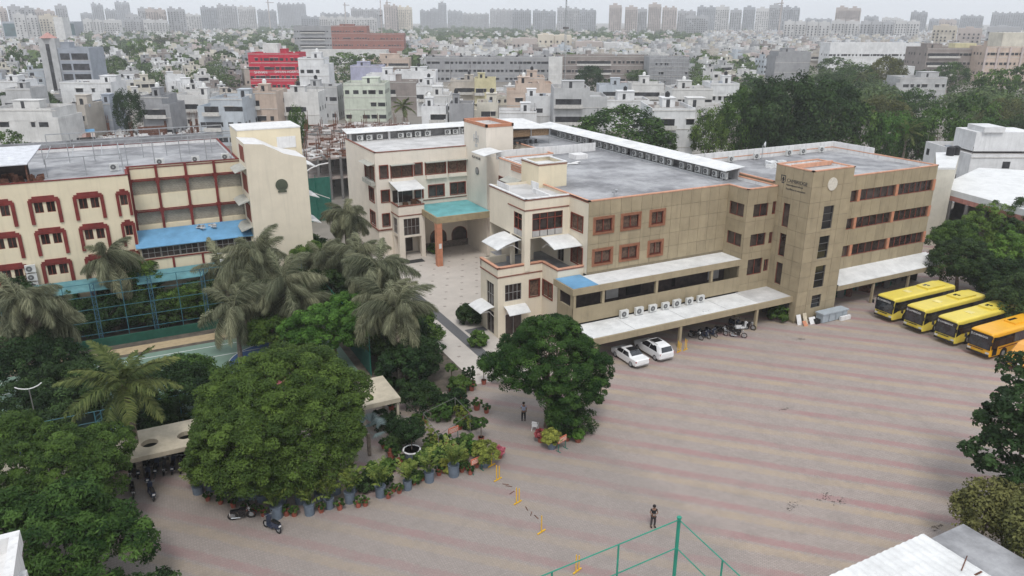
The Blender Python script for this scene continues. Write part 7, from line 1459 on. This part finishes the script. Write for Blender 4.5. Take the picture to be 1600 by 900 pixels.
BT = [(970, 258, 168, 150, 'mid', 'big bright tree with spreading crown right behind the long white roof shelter'), (905, 238, 195, 60, 'mid', 'left shoulder tree beside the big bright tree behind the long shelter'), (1035, 262, 205, 55, 'mid', 'smaller tree right of the big bright tree behind the long shelter'),
 (1105, 262, 172, 75, 'mid', 'mid green tree before the white house with stacked balconies'), (1155, 262, 140, 90, 'mid', 'green tree left of the tallest dark mass behind the tan wing'), (1165, 165, 115, 60, 'mid', 'green tree crown beside the white turret house'), (1215, 265, 118, 130, 'dark', 'tallest near black tree behind the tan wing'), (1285, 262, 128, 120, 'dark', 'second near black tree, right of the tallest one'), (1190, 262, 185, 90, 'dark', 'low dark tree under the tallest near black tree'), (1250, 268, 185, 100, 'dark', 'low dark tree between the two near black trees'),
 (1330, 262, 165, 90, 'mid', 'green tree right of the near black pair'), (1385, 262, 175, 80, 'bright', 'bright tree above the far end of the right wing roof'), (1420, 262, 185, 80, 'mid', 'mid green tree above the right wing roof end'), (1455, 265, 170, 95, 'mid', 'mid green tree left of the white stair block'), (1505, 240, 150, 90, 'mid', 'broad green tree above the white stair block'), (1560, 225, 155, 85, 'olive', 'yellowish olive tree above the white stair block at the right'), (1600, 240, 180, 80, 'dark', 'dark tree behind the white stair block at the right edge'), (1535, 262, 185, 80, 'mid', 'green tree just behind the white stair block'),
 (1300, 130, 90, 60, 'mid', 'green tree right of the plain grey box house'), (1335, 150, 100, 70, 'mid', 'green tree before the long white block'), (1290, 165, 115, 60, 'dark', 'dark tree by the red edged low roof'), (1380, 150, 92, 70, 'olive', 'olive tree before the long white block'), (1400, 118, 92, 30, 'dark', 'small dark tree before the right end of the long white block'), (1440, 150, 110, 40, 'dark', 'dark tree behind the grey villa'), (1480, 150, 98, 60, 'mid', 'green tree in front of the brown grey apartments'), (1550, 178, 108, 80, 'mid', 'green tree in front of the pink apartments'), (1595, 165, 100, 60, 'mid', 'green tree before the pink apartments at the right edge'), (1425, 200, 140, 80, 'mid', 'green tree beside the grey villa, right behind the wing'), (1370, 215, 150, 90, 'olive', 'olive tree below the grey villa'), (1300, 215, 150, 70, 'dark', 'dark tree by the parked blue vehicle'),
 (208, 215, 142, 52, 'dark', 'dark green tree in the gap above the demolition plot'), (165, 100, 72, 30, 'dark', 'dark tree behind the slate grey block'), (185, 128, 88, 40, 'mid', 'green tree right of the slate grey block'), (225, 105, 62, 45, 'mid', 'broad green tree left of the white stepped houses'), (260, 82, 55, 45, 'olive', 'pale olive tree beyond the white stepped houses'), (70, 188, 142, 50, 'dark', 'round dark tree before the arch fronted house'), (15, 188, 145, 36, 'dark', 'small tree at the left edge by the arch fronted house'), (30, 120, 72, 30, 'mid', 'green tree at the left edge behind the slate grey block'), (20, 260, 205, 60, 'mid', 'bushy tree at the left edge behind the roof shed'), (470, 255, 168, 36, 'mid', 'small tree behind the blank stair block'), (465, 210, 168, 26, 'mid', 'slender tree right of the yellow banded house'),
 (540, 118, 82, 60, 'mid', 'tree left in the row behind the pale green house'), (575, 122, 84, 50, 'mid', 'second tree in the row behind the pale green house'), (620, 112, 88, 60, 'olive', 'broad dull green tree before the long peach house'), (655, 112, 95, 40, 'mid', 'dull green palmlike tree left of the dark terrace'), (920, 150, 104, 50, 'dark', 'dark tree in front of the brown grey terrace'), (950, 160, 125, 35, 'mid', 'small tree below the dark one at the brown grey terrace'), (1000, 132, 110, 60, 'mid', 'bushy tree in front of the terrace near the scaffold'), (995, 158, 135, 26, 'mid', 'small tree among the pale blue low houses'), (1115, 118, 88, 40, 'mid', 'tree right of the scaffolded terrace'), (1160, 118, 92, 30, 'mid', 'tree farther right of the scaffolded terrace'), (760, 196, 178, 34, 'mid', 'low tree just behind the stair tower')]
for i, e in enumerate(BT): backtree(e[0], e[1], e[2], e[3], e[4], e[5], i, GB)
for (px, py, z, s, lab) in ((630, 165, 9, 1.0, 'coconut palm behind the construction site'), (1348, 118, 11, 1.5, 'pale coconut palm among the trees before the long white block'), (1418, 205, 9, 1.2, 'coconut palm behind the right wing roof')):
    x, y = at(px, py, z); t = palm(x, y, z, COCO, 16, lab, .25, seed=int(px)); 
# ---- individual houses of the nearer city, drawn from a street grid
LMK = [('crimson hospital', 432, 110), ('slate grey block', 113, 105), ('dark grey terrace', 765, 110), ('brown grey terrace', 940, 110), ('long white block', 1362, 90), ('pink apartments', 1570, 95), ('brick red institute', 545, 62), ('teal glass block', 60, 50), ('pale green house', 572, 160), ('pale grey blank block', 905, 180), ('stacked balcony house', 1047, 215), ('scaffolded terrace end', 1043, 110)]
LMK += [('tall lattice mast', 882, 60), ('white lattice mast', 597, 40), ('brown grey apartments', 1486, 105), ('plain grey box house', 1235, 105)]
cands = []; SX = 11.6
for i in range(-38, 150):
    for j in range(-12, 150):
        gx = i*SX+(i//2)*5; gy = 60+j*11+(j//2)*6; rr = random.Random(i*997+j*31)
        x, y = gx+rr.uniform(-1.5, 1.5), gy+rr.uniform(-1.5, 1.5); px, py, dpt = proj(x, y, 0)
        if dpt < 100 or dpt > 1500 or px < -60 or px > 1660: continue
        if (x < 98 and y < 133) or (x < 155 and y < 112): continue
        if 130 < px < 350 and 185 < py < 235: continue
        if (455 < px < 665 and py > 182) or (px < 900 and py > 236): continue
        if px > 1080 and py > 205: continue
        if px > 1140 and py > 172: continue
        if 1170 < px < 1340 and py > 118: continue
        if px > 1270 and py > 108: continue
        if 560 < px < 1100 and 50 < py < 74 and rr.random() < .9: continue
        if 130 < px < 460 and 52 < py < 86 and rr.random() < .72: continue
        if any(math.hypot(x-a, y-b_) < r+7 for a, b_, r in OCC): continue
        if rr.random() < .15: cands.append((dpt, x, y, px, py, None, rr)); continue
        cands.append((dpt, x, y, px, py, 'h', rr))
cands.sort(key=lambda c: c[0]); nh = 0; groups = {}; tn = 0
cols = ['off white', 'white', 'pale grey', 'cream', 'beige', 'pale pink', 'off white', 'white', 'off white', 'grey', 'pale grey', 'beige', 'off white', 'white', 'pale grey', 'pale blue', 'brown grey', 'grey', 'beige', 'brown grey', 'pale pink', 'cream']
FAR = MB(); FW = MB(); FR = MB(); fart = []
for (dpt, x, y, px, py, kind, rr) in cands:
    if kind is None:
        if any(q[0]-4 < px < q[1]+4 and py > q[2]-2 and proj(x, y, 10)[1] < q[2]-4 for q in VIS): continue
        fart.append((x, y, rr.uniform(3.5, 6.5), rr.uniform(5, 9))); continue
    w, d = rr.uniform(6.5, 11), rr.uniform(7, 10.5); fl = rr.choice((1, 2, 2, 2, 3, 3)) if dpt < 700 else rr.choice((1, 2, 2, 3, 3)); hp = 14
    def hides(f):   # keep the surveyed landmarks in view
        tp_ = proj(x, y, f*3.1+3)[1]; hw_ = 8*FOC/dpt; return any(a-hw_ < px < b_+hw_ and py > pyb_-2 and tp_ < pyb_-(pyb_-pyt_)*.12 for a, b_, pyb_, pyt_ in VIS)
    while fl > 0 and hides(fl): fl -= 1
    if fl == 0: continue
    a = rr.choice((0, 0, 0, math.pi/2))*1.0 + rr.uniform(-.05, .05); c = rr.choice(cols)
    if nh < 250:
        n_ = sorted(LMK, key=lambda q: abs(q[1]-px)/90+abs(q[2]-py)/35)[0]; rel = ('left of' if px < n_[1]-45 else 'right of' if px > n_[1]+45 else 'behind' if py < n_[2] else 'in front of')
        st = ('one', 'one', 'two', 'three', 'four')[fl]; tk = rr.choice(('white', 'black', 'none'))
        feat = {'white': 'white tank', 'black': 'black tank', 'none': 'no tank'}[tk]
        key = (c, st, tk, rel, n_[0]); k = groups.get(key, 0); groups[key] = k+1
        lab = '%s%s %s storey house, %s, %s the %s' % (('' if k == 0 else ORD[min(k, 24)]+'nearest '), c, st, feat, rel, n_[0])
        house(x, y, a, w, d, fl, c, rr, lab, 'houses of the town behind the school', tank=tk); nh += 1
    else:
        H = fl*3.1+.8; m_ = cols.index(c); hx, hy = w/2, d/2; FAR.obox(x, y, a, w, d, 0, H, m_); FAR.obox(x+rr.uniform(-2, 2), y+rr.uniform(-2, 2), a, w*.35, d*.35, H, H+2.4, m_)
        FR.obox(x, y, a, w*.9, d*.9, H+.01, H+.06)
        ca, sa = math.cos(a), math.sin(a)
        for f in range(fl):
            for k in range(3):
                if rr.random() < .15: continue
                u = -hx+(k+.5)*w/3; FW.obox(x+u*ca+hy*sa, y+u*sa-hy*ca, a, 1.5, .15, f*3.1+1, f*3.1+2.3)
                u = -hy+(k+.5)*d/3; FW.obox(x-hx*ca-u*sa, y-hx*sa+u*ca, a, .15, 1.2, f*3.1+1, f*3.1+2.3)
fh = FAR.build('distant_houses', [CM[c] for c in cols]); tag(fh, 'mass of small pale flat roofed houses stretching to the skyline', 'houses', kind='stuff')
tag(FW.build('distant_house_windows', CWIN, fh), kind='stuff'); tag(FR.build('distant_house_roofs', CROOF, fh), kind='stuff')
# far trees: one mass
def mass(name, pts, label, kind='haze', seed=1):
    V = []; T = []; rng = np.random.default_rng(seed)
    for (x, y, r, h) in pts:
        near = math.hypot(x, y) < 480; n = 260 if near else int(34+r*4); d = unit(rng.normal(size=(n, 3))+[0, 0, .4]); P = np.array([x, y, h*.6])+d*np.array([r, r, h*.42])*rng.uniform(.7, 1.05, (n, 1)); N = unit(d+rng.normal(size=d.shape)*.4)
        V.append(leaf_quads(P, N, r*(.085 if near else .26), .8, rng)); T.append(rng.beta(2, 3, n)*.5+.5*rng.random())
    return tag(add(name, quads_mesh(name, np.concatenate(V), np.concatenate(T), LF[kind])), label, 'trees', kind='stuff')
zones = [(560, 1100, 48, 76, 1100), (130, 460, 50, 92, 850), (380, 470, 45, 90, 160), (0, 130, 60, 130, 70), (130, 700, 90, 150, 110), (860, 1290, 84, 140, 130), (0, 1100, 90, 145, 120), (0, 1600, 42, 56, 500), (900, 1100, 60, 84, 200), (1270, 1600, 100, 200, 260), (1080, 1290, 150, 250, 60), (480, 700, 76, 100, 90), (1240, 1600, 50, 62, 60), (700, 830, 64, 80, 40)]
rz_ = random.Random(5)
for (a, b_, c, d, n) in zones:
    for _ in range(n):
        px = rz_.uniform(a, b_); py = rz_.uniform(c, d); x, y = at(px, py)
        if any(math.hypot(x-q[0], y-q[1]) < q[2] for q in OCC): continue
        if x < 100 and y < 135: continue
        if any(q[0]-4 < px < q[1]+4 and py > q[2]-2 and proj(x, y, 10)[1] < q[2]-4 for q in VIS): continue
        fart.append((x, y, rz_.uniform(3.5, 7.5), rz_.uniform(6, 11)))
mass('distant_trees', fart, 'scattered green tree crowns among the houses towards the skyline')
# ---- skyline towers
SKM = [mat('tower_'+n, c, streak=.2, var=.08, scale=.03) for n, c in (('grey', (.40, .40, .41)), ('pinkish', (.46, .40, .37)), ('pale', (.55, .54, .53)), ('dim', (.33, .34, .36)), ('cream', (.58, .52, .43)))]
TW = [(0, 14, 14, 1300, 1), (14, 56, 8, 1300, 0), (55, 88, 10, 1500, 1), (88, 106, 9, 1500, 0), (126, 145, 18, 2000, 3), (145, 165, 0, 2100, 3), (165, 184, 14, 2000, 3), (182, 206, 0, 2200, 3), (196, 215, 16, 1500, 0), (216, 250, 12, 1500, 0), (228, 262, 10, 1300, 1), (262, 290, 14, 1300, 0), (290, 315, 20, 1500, 2), (314, 340, 6, 1700, 3), (340, 372, 8, 1700, 0), (372, 402, 8, 1800, 2), (402, 432, 10, 2000, 3), (434, 480, 5, 2300, 3), (470, 500, 22, 1400, 3), (500, 548, 14, 1900, 3), (548, 600, 12, 1700, 0), (600, 622, 3, 1500, 1), (620, 645, 12, 1500, 4), (656, 672, 14, 2200, 3), (672, 686, 9, 2200, 3), (685, 699, 5, 2200, 3), (699, 722, 14, 2200, 3), (722, 765, 15, 2100, 0), (765, 800, 14, 2000, 0), (800, 830, 12, 1600, 3), (832, 870, 10, 1600, 3), (870, 905, 11, 1500, 0), (905, 932, 11, 1500, 3), (951, 970, 9, 1400, 1), (976, 996, 9, 1400, 1), (996, 1012, 9, 1450, 0), (1012, 1032, 7, 1450, 1), (1034, 1058, 9, 1450, 1), (1058, 1086, 11, 1500, 0), (1088, 1118, 10, 1600, 3), (1117, 1140, 7, 1400, 2), (1140, 1158, 9, 1400, 0), (1160, 1180, 10, 1700, 3), (1180, 1200, 9, 1400, 2), (1200, 1222, 9, 1500, 0), (1222, 1250, 9, 1500, 3), (1258, 1300, 22, 2000, 3), (1304, 1345, 10, 1300, 1), (1350, 1372, 21, 1800, 3), (1378, 1408, 20, 1800, 2), (1422, 1450, 16, 1700, 3), (1452, 1500, 24, 1900, 3), (1500, 1538, 16, 1900, 3), (1548, 1605, 16, 1900, 3), (1468, 1496, 25, 1500, 1),
      (128, 160, 30, 1450, 2), (160, 190, 31, 1450, 2), (192, 222, 30, 1500, 0), (222, 262, 31, 1450, 2), (498, 540, 26, 1500, 2), (540, 590, 27, 1500, 2), (1070, 1108, 24, 1400, 0), (1226, 1262, 33, 1150, 2), (1262, 1300, 34, 1150, 2), (1300, 1345, 32, 1250, 2), (1345, 1400, 33, 1250, 0), (1400, 1440, 32, 1250, 2), (20, 60, 22, 1300, 2), (60, 92, 24, 1300, 4), (1460, 1500, 40, 950, 4), (1500, 1540, 44, 900, 1), (1545, 1600, 42, 900, 0), (840, 895, 54, 720, 4), (800, 842, 60, 720, 1), (900, 945, 65, 700, 1), (945, 985, 67, 700, 2)]
cn = ['grey', 'pinkish grey', 'pale', 'hazy grey', 'cream']
tmax = 0
for i, (p0, p1, pt, D, m_) in enumerate(TW):
    if i < 55: D *= 1.15; pt += (i*37 % 11)*.75-1.2+(2 if p0 > 1250 else 0); p1 += (i*53 % 5)*.6-.8
    a0, a1 = ray(p0, 28), ray(p1, 28); ua, ub = a0[:2]/np.hypot(*a0[:2])*D, a1[:2]/np.hypot(*a1[:2])*D; cx, cyy = (ua+ub)/2; w = float(np.hypot(*(ub-ua)))*.97; ang = math.atan2(ub[1]-ua[1], ub[0]-ua[0]); h = height(cx, cyy, pt); tmax = max(tmax, h)
    far = D > 1100; nfl = max(3, int(h/3.2))
    side = ('at the left edge' if p0 < 30 else 'at the right edge' if p1 > 1590 else ''); tall = 'high rise' if far else 'apartment block'
    t = thing('tower_block' if D > 600 else 'apartment_block', '%s %s %s on the skyline, %s from the left' % (cn[m_], tall, side, ORD[min(24, i)].strip() or 'first') if i < 55 else '%s flat roofed apartment block below the skyline, %s from the left' % (cn[m_], ORD[sorted(e[0] for e in TW[55:]).index(p0)].strip() or 'first'), 'tower block' if far else 'apartment block', (cx, cyy, 0), ang, 'tower blocks on the skyline' if i < 55 else 'mid distance apartment blocks')
    if i < 55:
        k_ = sorted(e[0] for e in TW[:55]).index(p0); words = ['first', 'second', 'third', 'fourth', 'fifth', 'sixth', 'seventh', 'eighth', 'ninth', 'tenth', 'eleventh', 'twelfth', 'thirteenth', 'fourteenth', 'fifteenth', 'sixteenth', 'seventeenth', 'eighteenth', 'nineteenth']
        t['label'] = '%s %s on the skyline, %s in from the %s' % (cn[m_], tall, (words+['twentieth']*9)[k_ % 19] if k_ < 19 else words[k_-19] if k_ < 37 else words[54-k_], 'left edge of the photo' if k_ < 19 else 'long hospital chimney side' if False else ('twentieth one, counted rightwards' if k_ < 37 else 'right edge of the photo'))
    b = MB(); dd = w*.8 if w < 60 else 25; n = max(1, int(w/14)); rr = random.Random(i)
    for k in range(n):   # bays stepping in plan and height
        u0, u1 = -w/2+k*w/n, -w/2+(k+1)*w/n-.8; hh = h*(1-.05*rr.random()) if k else h; b.box(u0, u1, rr.uniform(-2, 0), dd, 0, hh); b.box(u0+(u1-u0)*.3, u0+(u1-u0)*.65, 4, 10, hh, hh+min(4, h*.06))
    b.box(-w/2, w/2, 2, dd-1, 0, h*.93); o = b.build('walls', SKM[m_], None); o.parent = t
    b = MB()
    for k in range(n):
        u0, u1 = -w/2+k*w/n, -w/2+(k+1)*w/n-.8; nc = max(2, int((u1-u0)/3.6))
        for f in range(nfl-1):
            for c in range(nc):
                if rr.random() < .1: continue
                u = u0+(c+.5)*(u1-u0)/nc; b.box(u-.75, u+.75, -2.15, -1.7, 1.2+f*h*.95/nfl, 1.2+f*h*.95/nfl+1.7)
    o = b.build('windows', CWIN, None); o.parent = t; o['kind'] = 'stuff'
# masts
def mast(px, pyb, pyt, r, label, m_=None, lattice=True):
    x, y = at(px, pyb); h = height(x, y, pyt); t = thing('lattice_mast', label, 'mast', (x, y, 0)); m_ = m_ or STEEL; b = MB()
    if lattice:
        for k in range(3): a = k*2.094; b.tube([(r*math.cos(a), r*math.sin(a), 0), (r*.25*math.cos(a), r*.25*math.sin(a), h)], .12, 4)
        n = int(h/1.6)
        for j in range(n):
            for k in range(3):
                a, c = k*2.094, (k+1)*2.094; f0, f1 = 1-.75*j/n, 1-.75*(j+1)/n; b.tube([(r*f0*math.cos(a), r*f0*math.sin(a), h*j/n), (r*f1*math.cos(c), r*f1*math.sin(c), h*(j+1)/n)], .06, 3)
    else: b.tube([(0, 0, 0), (0, 0, h)], [r, r*.5], 6)
    o = b.build('mast', m_, None); o.parent = t; b = MB(); b.box(-r*1.2, r*1.2, -r, r, h*.62, h*.62+1.2); o = b.build('antenna', CONCD, None); o.parent = t
mast(598, 78, -8, 1.0, 'tall red and white lattice mast before the brick red institute', CM['pale pink']); mast(550, 78, 20, .35, 'slender pale pole left of the lattice mast', TANKW, False); mast(882, 130, -8, 1.0, 'tall grey lattice mast by the white billboard'); mast(812, 128, 95, .2, 'thin pole before the dark grey terrace', CONCD, False)
for (px, pyb, pyt) in ((735, 128, 92), (705, 140, 100), (1042, 250, 180), (1100, 158, 118)): mast(px, pyb, pyt, .14, 'thin utility pole %s' % {735: 'before the dark terrace centre', 705: 'before the dark terrace left end', 1042: 'in front of the stacked balconies', 1100: 'right of the scaffolded terrace'}[px], CONCD, False)
# cranes
for i, (px, pt, D) in enumerate(((421, 0, 2000), (540, 4, 1900), (606, 0, 1900), (1219, 0, 1500))):
    a0 = ray(px, 28); u = a0[:2]/np.hypot(*a0[:2])*D; h = height(u[0], u[1], pt); t = thing('tower_crane', '%stower crane from the left on the skyline' % ORD[i], 'crane', (u[0], u[1], 0), 1.0, 'tower cranes on the skyline'); b = MB(); b.box(-1, 1, -1, 1, 0, h); o = b.build('mast', SKM[1], None); o.parent = t; b = MB(); b.box(-12, 34, -.8, .8, h-6, h-4.5); o = b.build('jib', SKM[1], None); o.parent = t
# ---- air
hz = MB(); hz.box(-2450, 4650, -650, 4350, -1.2, max(140, tmax+5)); hzo = hz.build('haze', None or mat('haze_tmp', (.5, .5, .5)))
hm = bpy.data.materials.new('air'); hm.use_nodes = True; hm.node_tree.nodes.clear(); ou = hm.node_tree.nodes.new('ShaderNodeOutputMaterial'); pv = hm.node_tree.nodes.new('ShaderNodeVolumePrincipled')
pv.inputs['Color'].default_value = (.95, .97, 1, 1); pv.inputs['Density'].default_value = .00024; pv.inputs['Anisotropy'].default_value = .2; hm.node_tree.links.new(pv.outputs[0], ou.inputs['Volume'])
hzo.data.materials.clear(); hzo.data.materials.append(hm); tag(hzo, 'thin pale haze over the whole town', 'haze', kind='stuff')

for o in bpy.data.objects:
    if 'label' in o and o.parent is None:
        n_ = len(str(o['label']).replace(',', '').split())
        if n_ > 16 or n_ < 4: print('LABELLEN', n_, o['label'])
